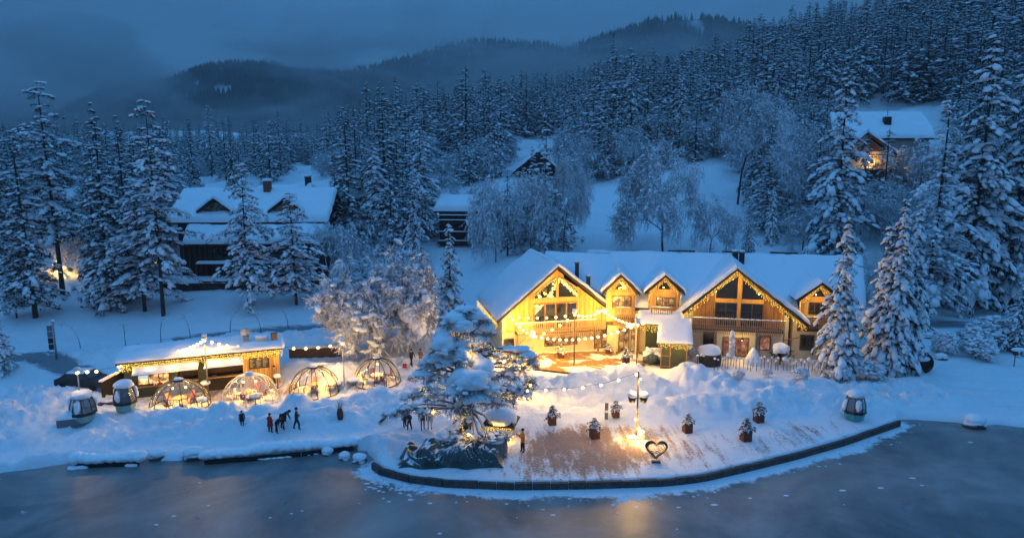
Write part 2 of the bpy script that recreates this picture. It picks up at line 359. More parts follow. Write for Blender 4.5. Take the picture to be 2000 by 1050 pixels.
RIDGES = [
 ([(190,815,.7),(270,797,1.0),(380,802,.95),(430,786,1.5),(480,790,1.0),(545,787,.9),(572,768,1.7),(620,778,1.0),(700,770,.9),(800,750,.9),(835,742,.8)], 1.5),
 ([(160,850,.5),(300,832,.6),(450,822,.7),(620,806,.7),(760,790,.7)], 1.7),
 ([(1040,740,.6),(1100,737,1.2),(1180,724,1.6),(1235,710,1.9),(1275,737,1.0),(1310,772,.3)], 2.0),
 ([(1060,770,.7),(1200,757,.9)], 2.6),
 ([(1225,792,.5),(1300,780,.9),(1400,769,1.1),(1480,763,1.2),(1560,761,1.0),(1640,775,.8),(1750,767,.7),(1850,770,.5)], 1.9),
 ([(1352,706,1.9),(1385,718,1.5),(1430,735,1.0),(1500,742,.7),(1600,745,.6),(1700,748,.7),(1800,745,.5)], 2.0),
 ([(70,700,.7),(200,684,.8),(400,664,.7),(620,648,.6),(700,636,.5)], 2.2),
 ([(400,889,.3),(520,880,.3),(690,861,.3)], .7), ([(150,902,.35),(270,897,.4)], .9), ([(0,905,.3),(150,898,.3)], 2),
 ([(575,705,.5),(640,712,1.0),(662,712,1.6),(700,705,.7),(860,690,.7)], 1.5)]
BUMPS = [(60,765,1.3,5.5,3.2,1.7),(-60,800,1.2,8,5,1.6),(130,790,.6,3,2.5,.8),(735,866,.5,2.4,2.2,.75),(780,850,.3,3,2,.4),(1440,790,.2,3,1.5,.3),(1000,735,.5,4,2,.5),(900,740,.6,4,3,.6),(30,850,.5,6,3,.6)]
RP = [(pts(p), w) for p, w in RIDGES]; BP = [(P(a, b, c), sx, sy, h) for a, b, c, sx, sy, h in BUMPS]
ROADS = [(pts([(-300,735,0),(60,712,0),(150,722,0),(210,748,0)]), 1.7), (pts([(-400,700,.4),(40,697,.5),(300,668,.5),(500,646,.5),(660,632,.5),(800,612,.4)]), 1.5),
         (pts([(1700,640,.5),(1850,634,.5),(2000,640,.5),(2300,655,.5)]), 1.8)]
TRAILS = [(pts([(240,872,0),(420,862,0),(600,850,0),(700,842,0),(800,842,0),(860,815,0)]), .9), (pts([(800,842,0),(815,780,0),(812,725,0)]), .7), (pts([(1290,728,0),(1340,755,0),(1420,792,0),(1500,800,0)]), .9), (pts([(1400,755,0),(1600,752,0),(1850,750,0),(2100,760,0)]), .8)]
FLAT = [((1040,1300),(692,732)), ((200,640),(722,800))]
def rmask(x, y):
    """where the ground is kept swept: terrace and bar floor"""
    a = pts([(1060,712,0),(1230,706,0)]); b = pts([(240,785,0),(400,772,0),(560,756,0),(750,744,0)])
    d1, _ = seg(x, y, a); d2, _ = seg(x, y, b)
    return np.clip(1.6-d1/3.2, 0, 1), np.clip(1.7-d2/2.0, 0, 1)
def ground(x, y, full=False):
    x = np.asarray(x, float); y = np.asarray(y, float); h = base_h(x, y)
    near = np.clip((92-y)/14, 0, 1); far = 1-near
    bm = np.zeros_like(h)
    for p, w in RP:
        d, z = seg(x, y, p); bm = np.maximum(bm, z*np.exp(-(d/w)**2))
    for c, sx, sy, hh in BP: bm = np.maximum(bm, hh*np.exp(-((x-c.x)/sx)**2-((y-c.y)/sy)**2))
    t1, t2 = rmask(x, y); sw = np.maximum(t1, t2)
    cut = np.where(y > 64, 1, 1-.0*sw)
    rough = np.clip(bm*1.6, 0, 1)
    lump = (.20-np.abs(fbm(x*.8, y*.8, 4, 3)))*.95 + fbm(x*.35, y*.35, 2, 9)*.45 + (.18-np.abs(fbm(x*2.3, y*2.3, 3, 5)))*.55
    h = h + bm*cut + lump*rough*1.15
    h = h + near*(1-sw)*(fbm(x*.5, y*.5, 4, 21)*.16 + fbm(x*1.8, y*1.8, 3, 23)*.05) + far*(fbm(x*.08, y*.08, 4, 31)*3.0*np.clip((y-85)/120, 0, 1) + fbm(x*.5, y*.5, 3, 33)*.25)
    rd = np.zeros_like(h)
    for p, w in ROADS:
        d, z = seg(x, y, p); k = np.clip(1.35-d/w, 0, 1); rd = np.maximum(rd, k)
    h = h - rd*.25
    for p, w in TRAILS:
        d, z = seg(x, y, p); k = np.clip(1.3-d/w, 0, 1); h = h - k*(.10+.16*np.clip(vn(x*2.6, y*2.6, 61)+vn(x*4.1, y*4.1, 63)*.6, 0, 1))
    # shore
    Ys = np.interp(x, shore[:, 0], shore[:, 1]); d, z = seg(x, y, shore); ins = np.where(y > Ys, d, -d)
    dp, _ = seg(x, y, qp); dl, _ = seg(x, y, ql); hard = (np.abs(dp-d) < .3) | (np.abs(dl-d) < .3)
    wid = np.where(hard, .22, 1.3); off = np.where(hard, -.05, 0)
    plz = (dp < 13) & (y < P(1000, 800, 0).y+1.2) & (x > P(745, 915, 0).x-1)
    h = np.where(plz & (bm < .15), h*.35, h)
    k = np.clip((ins+off)/wid, 0, 1); k = k*k*(3-2*k)
    h = -1.6*(1-k)+h*k
    if full: return h, rd, sw, bm, plz
    return h
def gz(x, y): return float(ground(np.array([x]), np.array([y]))[0])
def onground(px, py, y0=38, y1=520, step=.5):
    """the point of the terrain seen at a pixel of the photograph"""
    Y = np.arange(y0, y1, step); d = ray(px, py); t = Y/d[1]; X = d[0]*t; Z = H+d[2]*t; g = ground(X, Y); k = np.nonzero(Z <= g)[0]
    i = k[0] if len(k) else len(Y)-1
    return Vector((X[i], Y[i], g[i]))

Yr = [22.0]
while Yr[-1] < 980: Yr.append(Yr[-1] + max(.16, Yr[-1]*.0042 if Yr[-1] < 100 else Yr[-1]*.0075) if Yr[-1] > 38 else Yr[-1]+1)
Yr = np.array(Yr); nx = 520; U = np.linspace(-1, 1, nx)
GX = U[None]*(Yr[:, None]*.92+14); GY = np.repeat(Yr[:, None], nx, 1)
Gh, Grd, Gsw, Gbm, Gpl = ground(GX, GY, True)
V = np.stack([GX.ravel(), GY.ravel(), Gh.ravel()], 1); idx = np.arange(len(Yr)*nx).reshape(len(Yr), nx)
F = np.stack([idx[:-1, :-1].ravel(), idx[:-1, 1:].ravel(), idx[1:, 1:].ravel(), idx[1:, :-1].ravel()], 1)
kp = ~((V[F][:, :, 2].max(1) < -1.55)); F = F[kp]
# dirt showing through the trodden snow of the promenade
def g2(px, py, sx, sy, a=0):
    c = P(px, py, 0); dx, dy = GX-c.x, GY-c.y; u = dx*math.cos(a)+dy*math.sin(a); v = -dx*math.sin(a)+dy*math.cos(a); return np.exp(-(u/sx)**2-(v/sy)**2)
dirt = .85*g2(1130, 880, 5.5, 3.6, .5) + .7*g2(1090, 860, 3, 2, .4) + .55*g2(1190, 905, 5, 1.6, .3) + .35*g2(1350, 880, 6, 2.4) + .45*g2(1230, 840, 6, 2) + .55*g2(1560, 845, 5, 1.6, .5)*(Gpl) + .2*Gpl
dirt = np.maximum(dirt, 0)*np.clip(1-Gbm*5, 0, 1)
dirt = np.maximum(dirt, rmask(GX, GY)[1]*.95*np.clip(1-Gbm*2.5, 0, 1)); dirt = np.maximum(dirt, rmask(GX, GY)[0]*.35*np.clip(1-Gbm*2.5, 0, 1))
mg = newmat('ground_snow'); t = NT(mg); o_ = t.n('OutputMaterial'); p_ = t.n('BsdfPrincipled'); t.l(p_.outputs[0], o_.inputs[0]); p_.inputs['Roughness'].default_value = .75; p_.inputs['Specular IOR Level'].default_value = .2
c_ = t.n('TexCoord'); a1 = t.n('Attribute', attribute_name='dirt'); a2 = t.n('Attribute', attribute_name='road')
def noise(scale, detail=6, st=None, rot=0, dist=0):
    q = t.n('TexNoise'); q.inputs['Scale'].default_value = scale; q.inputs['Detail'].default_value = detail; q.inputs['Roughness'].default_value = .65; q.inputs['Distortion'].default_value = dist
    if st:
        m_ = t.n('Mapping'); m_.inputs['Scale'].default_value = st; m_.inputs['Rotation'].default_value = (0, 0, rot); t.l(c_.outputs['Object'], m_.inputs[0]); t.l(m_.outputs[0], q.inputs[0])
    else: t.l(c_.outputs['Object'], q.inputs[0])
    return q.outputs[0]
def mth(op, a, b=None, c=None):
    n = t.n('Math', operation=op)
    for i, v in enumerate((a, b, c)):
        if v is None: continue
        if isinstance(v, (int, float)): n.inputs[i].default_value = v
        else: t.l(v, n.inputs[i])
    return n.outputs[0]
def rng(v, a, b, c=0, d=1):
    n = t.n('MapRange'); t.l(v, n.inputs[0]); n.inputs[1].default_value = a; n.inputs[2].default_value = b; n.inputs[3].default_value = c; n.inputs[4].default_value = d; return n.outputs[0]
def mixc(f, a, b):
    n = t.n('Mix', data_type='RGBA'); t.l(f, n.inputs[0])
    for i, v in ((6, a), (7, b)):
        if isinstance(v, tuple): n.inputs[i].default_value = (*v, 1)
        else: t.l(v, n.inputs[i])
    return n.outputs[2]
streak = noise(1.7, 7, (1, .22, 1), R(-42), .5); fine = noise(5.5, 5); big = noise(.35, 4)
s1 = mth('ADD', mth('MULTIPLY', streak, .6), mth('MULTIPLY', fine, .4))
thr = mth('MULTIPLY_ADD', a1.outputs['Fac'], -.22, .655); thr = mth('MULTIPLY_ADD', big, -.22, mth('ADD', thr, .11))
dm = rng(mth('SUBTRACT', s1, thr), -.03, .10); dm = mth('MULTIPLY', dm, rng(a1.outputs['Fac'], .02, .25)); dm = mth('MULTIPLY', dm, .85)
snowc = mixc(rng(noise(1.2, 4), .35, .65), (.84, .86, .89), (.78, .81, .86))
dirtc = mixc(rng(noise(6, 4), .4, .6), (.36, .17, .075), (.20, .09, .045))
rs = rng(mth('ADD', mth('MULTIPLY', noise(.9, 5, (.12, 1.5, 1), R(10)), .7), mth('MULTIPLY', a2.outputs['Fac'], .35)), .48, .62)
colr = mixc(dm, snowc, dirtc); colr = mixc(mth('MULTIPLY', rs, rng(a2.outputs['Fac'], .15, .6, 0, .8)), colr, (.09, .10, .12)); t.l(colr, p_.inputs['Base Color'])
bp_ = t.n('Bump'); bp_.inputs['Distance'].default_value = .13; hgt = mth('ADD', noise(2.4, 8), mth('MULTIPLY', noise(9, 4), .4)); t.l(hgt, bp_.inputs['Height']); bp_.inputs['Strength'].default_value = 1; t.l(bp_.outputs[0], p_.inputs['Normal'])
me = fastmesh('snow_ground', V, F, [mg])
for nm, A in (('dirt', dirt), ('road', Grd)):
    at = me.attributes.new(nm, 'FLOAT', 'POINT'); at.data.foreach_set('value', A.ravel().astype(np.float32))
link('snow_ground', me, kind='structure')

# ------------------------------------------------------------------ lake ice
mi_ = newmat('lake_ice'); t = NT(mi_); o_ = t.n('OutputMaterial'); p_ = t.n('BsdfPrincipled'); t.l(p_.outputs[0], o_.inputs[0]); c_ = t.n('TexCoord')
pn = noise(.11, 5, dist=.6); pn2 = noise(.9, 7)
col = mixc(rng(pn, .38, .66), (.085, .085, .088), (.31, .27, .255)); col = mixc(mth('MULTIPLY', rng(pn2, .55, .75), .35), col, (.35, .37, .40))  # ice tone, its warm pale patches painted in place of broad lamp reflections
a3 = t.n('Attribute', attribute_name='frost'); fr = rng(mth('ADD', mth('MULTIPLY', noise(1.6, 9), .75), mth('MULTIPLY', a3.outputs['Fac'], .40)), .56, .68); fr = mth('MULTIPLY', fr, rng(a3.outputs['Fac'], .03, .3)); col = mixc(fr, col, (.72, .75, .80)); t.l(col, p_.inputs['Base Color'])
t.l(mth('ADD', rng(pn2, .3, .7, .27, .5), mth('MULTIPLY', fr, .4)), p_.inputs['Roughness']); p_.inputs['Specular IOR Level'].default_value = 1.0
b_ = t.n('Bump'); b_.inputs['Distance'].default_value = .006; t.l(noise(14, 3), b_.inputs['Height']); t.l(b_.outputs[0], p_.inputs['Normal'])
ly = np.concatenate([[-60, 0, 20, 30], np.arange(33, 62, .5)]); lx = np.concatenate([[-300, -120], np.arange(-60, 60, .6), [120, 300]])
LX, LY = np.meshgrid(lx, ly); dq, _ = seg(LX, LY, qp); ds, _ = seg(LX, LY, shore); pk = np.zeros_like(LX)
for (a, b, r) in ((1230,975,1.2),(1750,1000,.0),(1240,985,.9),(1000,965,1.2),(735,925,1.3),(1660,875,1),(60,995,1.0),(1440,980,0)):
    c = P(a, b, -.42); pk = np.maximum(pk, .5*(r > 0)*np.exp(-((LX-c.x)/(r+.1))**2-((LY-c.y)/(r*.5+.1))**2))
fro = np.clip(np.exp(-(dq/1.3)**2)*1.1, 0, 1)*np.clip(1.15-np.abs(LX-12)/36, 0.2, 1) + .25*np.exp(-(ds/1.2)**2) + pk
V = np.stack([LX.ravel(), LY.ravel(), np.full(LX.size, -.42)], 1); ii = np.arange(LX.size).reshape(LX.shape)
F = np.stack([ii[:-1, :-1].ravel(), ii[:-1, 1:].ravel(), ii[1:, 1:].ravel(), ii[1:, :-1].ravel()], 1)
me = fastmesh('lake_ice', V, F, [mi_]); at = me.attributes.new('frost', 'FLOAT', 'POINT'); at.data.foreach_set('value', fro.ravel().astype(np.float32))
link('lake_ice', me, kind='structure')
mb = MB(); rr = random.Random(3)
for i in range(520):   # crusts of snow thrown on the ice below the quay
    k = rr.random()*(len(qp)-1); a = qp[int(k)]; b = qp[min(int(k)+1, len(qp)-1)]; f_ = k-int(k); x = a[0]+(b[0]-a[0])*f_; y = a[1]+(b[1]-a[1])*f_
    y -= abs(rr.gauss(0, 1.0))*.9+.35; s_ = rr.uniform(.03, .13)
    if rr.random() < .25 or not vn(x*.5, y*.5, 8) > -.1: continue
    mb.blob((x, y, -.41), (s_*rr.uniform(.8, 2), s_, s_*.3), M['snow'], 0, .3, i)
for i in range(12):
    p = P(rr.uniform(0, 2000), rr.uniform(950, 1050), -.42); s_ = rr.uniform(.03, .09); mb.blob((p.x, p.y, -.41), (s_*1.6, s_, s_*.4), M['snow'], 1, .3, i)
for (a, b, s_) in ((1395,985,.22),(1325,990,.16),(1535,967,.2),(1645,957,.22),(1720,952,.2),(1782,933,.22),(1895,863,.2),(802,975,.2),(760,979,.14),(840,982,.18),(1080,1005,.18),(340,1007,.15),(305,1024,.14),(390,942,.12),(528,1010,.12),(590,997,.1),(1465,972,.14),(1800,947,.14)):
    p = P(a, b, -.42); mb.blob((p.x, p.y, -.415), (s_*1.0, s_*.5, .02), M['snow'], 1, .2, a)
mb.build('ice_crumbs', kind='stuff', label='lumps and crusts of snow scattered on the frozen lake')

# ------------------------------------------------------------------ mountains
mm_ = newmat('mountain_forest'); t = NT(mm_); o_ = t.n('OutputMaterial'); p_ = t.n('BsdfPrincipled'); t.l(p_.outputs[0], o_.inputs[0]); p_.inputs['Roughness'].default_value = .9; c_ = t.n('TexCoord')
a3 = t.n('Attribute', attribute_name='clear')
col = mixc(rng(mth('ADD', mth('MULTIPLY', noise(.022, 6), .6), mth('MULTIPLY', noise(.16, 4), .4)), .46, .60), (.028, .040, .048), (.13, .16, .19)); col = mixc(a3.outputs['Fac'], col, (.45, .5, .55)); t.l(col, p_.inputs['Base Color'])
mtree = snowtop('mountain_trees', (.018, .028, .034), lo=.25, hi=1.2, nscale=.06, namt=.9)
MT = [(1700, 700, [(-200,262),(60,250),(120,232),(170,202),(230,168),(300,148),(340,150),(400,130),(450,119),(520,117),(570,131),(620,142),(690,140),(760,152),(850,182),(1000,225),(1200,260)], [(437,178,26,16),(385,165,12,8)]),
 (2600, 900, [(300,250),(480,200),(560,180),(640,152),(680,137),(720,120),(780,111),(850,95),(900,80),(960,74),(1040,76),(1100,90),(1140,97),(1220,115),(1400,170)], []),
 (2000, 900, [(780,240),(900,195),(1000,145),(1080,104),(1130,88),(1200,64),(1260,44),(1300,32),(1360,26),(1420,31),(1500,44),(1560,54),(1700,85),(2000,120),(2400,150)], [(1360,45,14,10),(1370,58,10,12)])]
cones = []
for Yc, D, sil, clr in MT:
    S = np.array([tuple(PD(a, b, Yc)) for a, b in sil]); xs = np.linspace(S[0, 0], S[-1, 0], 260); zc = np.interp(xs, S[:, 0], S[:, 2])
    zc = np.convolve(np.pad(zc, 6, 'edge'), np.ones(13)/13, 'valid') + fbm(xs/140, xs*0+Yc, 4, 4)*16 - 14
    T = np.linspace(-.35, 1, 70); X, TT = np.meshgrid(xs, T); ZC = np.repeat(zc[None], 70, 0)
    prof = np.where(TT < 0, 1+TT*1.1, (1-TT)**1.15); YY = Yc-TT*D
    Z = 15+(ZC-15)*prof + fbm(X/170, YY/240, 5, int(Yc))*90*np.clip(np.abs(TT)*2.2, 0, 1)*np.clip((1.05-TT)*2, 0, 1)
    # gullies run down the slope
    V = np.stack([X.ravel(), YY.ravel(), Z.ravel()], 1); ii = np.arange(X.size).reshape(X.shape)
    F = np.stack([ii[:-1, :-1].ravel(), ii[1:, :-1].ravel(), ii[1:, 1:].ravel(), ii[:-1, 1:].ravel()], 1)
    me = fastmesh('mountain', V, F, [mm_])
    pr = np.array([proj(*v) for v in V]); cl = np.zeros(len(V))
    for (a, b, sx, sy) in clr: cl = np.maximum(cl, np.clip(2.0*np.exp(-((pr[:, 0]-a)/sx*1.2)**2-((pr[:, 1]-b)/sy*1.2)**2)-.5+.6*vn(pr[:, 0]/9, pr[:, 1]/7), 0, 1))
    at = me.attributes.new('clear', 'FLOAT', 'POINT'); at.data.foreach_set('value', cl.astype(np.float32)); link('mountain', me, kind='structure')
    n = 26000 if Yc < 2500 else 12000
    r1 = RS.rand(n)*(len(xs)-1.01); r2 = RS.rand(n)*.72*69; i0 = r1.astype(int); j0 = r2.astype(int); f1 = r1-i0; f2 = r2-j0
    def bl(A): return A[j0, i0]*(1-f1)*(1-f2)+A[j0, i0+1]*f1*(1-f2)+A[j0+1, i0]*(1-f1)*f2+A[j0+1, i0+1]*f1*f2
    c = np.stack([bl(X), bl(YY), bl(Z)], 1); k = bl(cl.reshape(X.shape)) < .25; k &= fbm(c[:, 0]/60, c[:, 1]/60, 3, 77) > -.28; cones.append(c[k])
C = np.concatenate(cones); n = len(C); hh = RS.uniform(14, 27, n); wr = RS.uniform(3.0, 5.5, n); an = RS.rand(n)*6.28
V = np.zeros((n, 6, 3))
for j in range(5): V[:, j] = C+np.stack([np.cos(an+j*1.2566)*wr, np.sin(an+j*1.2566)*wr, np.full(n, -2.)], 1)
V[:, 5] = C+np.stack([0*hh, 0*hh, hh], 1); b = (np.arange(n)*6)[:, None]
F = np.concatenate([b+np.array([[j, (j+1) % 5, 5]]) for j in range(5)])
link('mountain_forest', fastmesh('mountain_forest', V.reshape(-1, 3), F, [mtree], smooth=False), kind='stuff', label='dark conifer forest covering the far mountains')

# ------------------------------------------------------------------ air
def volume(name, col, dens, aniso=0.0):
    m = newmat(name); t = NT(m); o = t.n('OutputMaterial'); v = t.n('VolumePrincipled'); v.inputs['Color'].default_value = (*col, 1)
    v.inputs['Density'].default_value = dens; v.inputs['Anisotropy'].default_value = aniso; t.l(v.outputs[0], o.inputs['Volume']); m.cycles.homogeneous_volume = True; return m
HAZE = 0.00028
mb = MB(); mb.b2(-3600, 3600, -80, 4200, -4, 900, volume('haze', (.9, .93, .96), HAZE)); mb.build('haze', kind='stuff')
mm2 = newmat('mist'); t = NT(mm2); o_ = t.n('OutputMaterial'); v_ = t.n('VolumePrincipled'); v_.inputs['Color'].default_value = (.94, .96, .98, 1); t.l(v_.outputs[0], o_.inputs['Volume']); c_ = t.n('TexCoord')
sx_ = t.n('SeparateXYZ'); t.l(c_.outputs['Object'], sx_.inputs[0])
nz_ = noise(.0042, 4, (1, .7, 2.6), 0, .5); hz_ = rng(sx_.outputs[2], 20, 320, .10, -.17); t.l(mth('MULTIPLY', rng(mth('ADD', nz_, hz_), .45, .66), .008), v_.inputs['Density']); mm2.cycles.homogeneous_volume = False
V_, F_ = ICO[3]; mb = MB(); mb.add(np.stack([V_[:, 0]*1700, V_[:, 1]*330, V_[:, 2]*240], 1)+np.array([-300, 1290, 60]), F_, mm2, True)
mb.build('valley_mist', kind='stuff', label='pale mist lying in the valley below the mountains')
cy.volume_max_steps = 64; cy.volume_step_rate = 1.0
# ------------------------------------------------------------------ tree makers (shared meshes)
def clumps(C, D, S, sub, seed, amp=.35):
    """many small lumps of snow in one array: centres, directions along the branch, sizes (len, width, height)"""
    V0, F0 = ICO[sub]; n = len(C); k = len(V0); rs = np.random.RandomState(seed)
    d = D.copy(); d /= np.linalg.norm(d, axis=1)[:, None]+1e-9; side = np.cross(d, [0, 0, 1.]); side /= np.linalg.norm(side, axis=1)[:, None]+1e-9; up = np.cross(side, d)
    j = 1+amp*(rs.rand(n, k)-.5)*2
    L = V0[None]*j[:, :, None]*S[:, None, :]
    L[:, :, 2] = np.where(L[:, :, 2] < 0, L[:, :, 2]*.5, L[:, :, 2])
    V = C[:, None]+L[:, :, 0:1]*d[:, None]+L[:, :, 1:2]*side[:, None]+L[:, :, 2:3]*up[:, None]
    F = (np.arange(n)*k)[:, None, None]+F0[None]
    return V.reshape(-1, 3), F.reshape(-1, 3)
def spikes(C, D, ln, wd, per, seed, down=.5):
    """needle sprays: thin triangles that leave the branch sideways and hang"""
    rs = np.random.RandomState(seed); n = len(C); C = np.repeat(C, per, 0); D = np.repeat(D, per, 0); ln = np.repeat(ln, per)*rs.uniform(.5, 1.25, n*per)
    r = rs.normal(size=(n*per, 3))*np.array([1, 1, .55]); r = r + D*.9; r[:, 2] -= down; r /= np.linalg.norm(r, axis=1)[:, None]
    C = C + rs.normal(size=C.shape)*(ln*.25)[:, None]
    s = np.cross(r, rs.normal(size=r.shape)); s /= np.linalg.norm(s, axis=1)[:, None]+1e-9; w = ln*wd
    V = np.stack([C-s*w[:, None], C+s*w[:, None], C+r*ln[:, None]], 1)
    return V.reshape(-1, 3), np.arange(n*per*3).reshape(-1, 3)
def prisms(A, B, ra, rb, sides=3):
    n = len(A); d = B-A; d /= np.linalg.norm(d, axis=1)[:, None]+1e-9; u = np.cross(d, [.31, .22, .93]); u /= np.linalg.norm(u, axis=1)[:, None]+1e-9; w = np.cross(d, u)
    V = np.zeros((n, 2*sides, 3))
    for j in range(sides):
        t = 2*PI*j/sides; e = u*math.cos(t)+w*math.sin(t); V[:, j] = A+e*ra[:, None]; V[:, sides+j] = B+e*rb[:, None]
    b = (np.arange(n)*2*sides)[:, None]
    F = np.concatenate([b+np.array([[j, (j+1) % sides, sides+(j+1) % sides, sides+j]]) for j in range(sides)])
    return V.reshape(-1, 3), F
def trunkmesh(name, h, r, seed, lean=0.02, mat='bark'):
    mb = MB(); rr = random.Random(seed); n = 9; p = []
    for i in range(n): t = i/(n-1); p.append((math.sin(t*3+seed)*lean*h*.3, math.cos(t*2.5+seed)*lean*h*.3-lean*h*.3, h*t-1.0*(i == 0)))
    mb.tube(p, [r*(1.25 if i == 0 else 1)*(1-i/(n-1))**.8+.02 for i in range(n)], M[mat], 7)
    me = bpy.data.meshes.new(name); me.from_pydata(mb.v, [], mb.f); me.materials.append(M[mat]); me.polygons.foreach_set('use_smooth', mb.sm); me.update(); return me
def spruce(name, h=24, r=3.6, seed=0, base=.08, snow=1.0, sub=0, step=.030, dens=1.0, prof=.85, droop=.34, needles=9, parts=True, ragged=.25, clump=1.0, mat='needle'):
    rs = np.random.RandomState(seed); z = h*base; C = []; D = []; S = []; TA = []; TB = []; gap = 0
    while z < h*.985:
        t = (z/h-base)/(1-base); rad = r*((1-t)**prof)*(1-.35*max(0, .12-t)/.12) + .12
        side_bias = rs.rand()*6.28
        nb = max(3, int((3.2+3.6*(1-t))*dens)); a0 = rs.rand()*6.28
        for b in range(nb):
            a = a0+b*2*PI/nb+rs.normal()*.25; Lb = rad*(1+rs.normal()*ragged)*(1+.18*math.cos(a-side_bias)); Lb = max(.2, Lb)
            d = np.array([math.cos(a), math.sin(a), 0]); zz = z+rs.normal()*h*.014; k = max(2, int(Lb/.42/clump*.85)); pr = None
            dr = droop*(1.1-.6*t)*(1+rs.normal()*.2)
            for i in range(k):
                s = (i+.75)/k; p = d*Lb*s; p = p+np.array([0, 0, zz+Lb*(.20*s-dr*s*s*1.5)]); p[:2] += rs.normal(size=2)*.06*Lb*s
                w = (1-.45*abs(s-.6))*(.6+.5*(1-t))
                tan = d+np.array([0, 0, .2-3*dr*s*.9]); C.append(p); D.append(tan); S.append(w*clump)
                if k > 2 and s > .35 and rs.rand() < .8:   # side twigs widen the frond
                    for sg in (-1, 1):
                        q = np.array([-d[1], d[0], 0])*sg*Lb*.22*(1.15-s)*rs.uniform(.7, 1.5); C.append(p+q+[0, 0, -.06*Lb]); D.append(tan+q*1.2); S.append(w*.75*clump)
                if pr is not None: TA.append(pr); TB.append(p)
                else: TA.append(np.array([0, 0, zz])); TB.append(p)
                pr = p
        z += h*step*(1.15-.45*t)*rs.uniform(.8, 1.2)
    C = np.array(C); D = np.array(D); S = np.array(S); D /= np.linalg.norm(D, axis=1)[:, None]; n = len(C)
    keep = rs.rand(n) < .80*min(1, snow); big = rs.rand(n); sz = S*(.17+.22*big*big)*(.75+.35*snow)
    cs = C[keep]+np.array([0, 0, .07]); s3 = np.stack([sz*1.65, sz*1.0, sz*(.42+.35*snow*rs.rand(n))], 1)[keep]
    Vs, Fs = clumps(cs, D[keep], s3, sub, seed)
    # icing at the very top
    Vn, Fn = spikes(C-np.array([0, 0, .05]), D, S*.62, .085, needles, seed+1)
    A = np.array(TA); B = np.array(TB); ra = np.full(len(A), .035); Vb, Fb = prisms(A, B, ra, ra*.6)
    Ft = np.concatenate([np.stack([Fb[:, 0], Fb[:, 1], Fb[:, 2]], 1), np.stack([Fb[:, 0], Fb[:, 2], Fb[:, 3]], 1)])
    if parts:
        V = np.concatenate([Vn, Vb]); F = np.concatenate([Fn, Ft+len(Vn)])
        return dict(h=h, trunk=trunkmesh(name+'_trunk', h*.99, max(.13, h*.0105), seed), crown=fastmesh(name+'_crown', V, F, [M[mat]], smooth=False), snow=fastmesh(name+'_snow', Vs, Fs, [M['snow']]))
    tm = MB(); tm.tube([(0, 0, -1), (0, 0, h*.5), (0, 0, h*.99)], [h*.011, h*.007, .03], M['bark'], 5, cap=False)
    Vt = np.array(tm.v); Fq = np.array(tm.f); F3 = np.concatenate([Fq[:, [0, 1, 2]], Fq[:, [0, 2, 3]]])
    V = np.concatenate([Vn, Vs, Vt]); F = np.concatenate([Fn, Fs+len(Vn), F3+len(Vn)+len(Vs)]); mi = np.concatenate([np.zeros(len(Fn)), np.ones(len(Fs)), np.full(len(F3), 2)])
    return dict(h=h, one=fastmesh(name, V, F, [M[mat], M['snow'], M['bark']], mi))
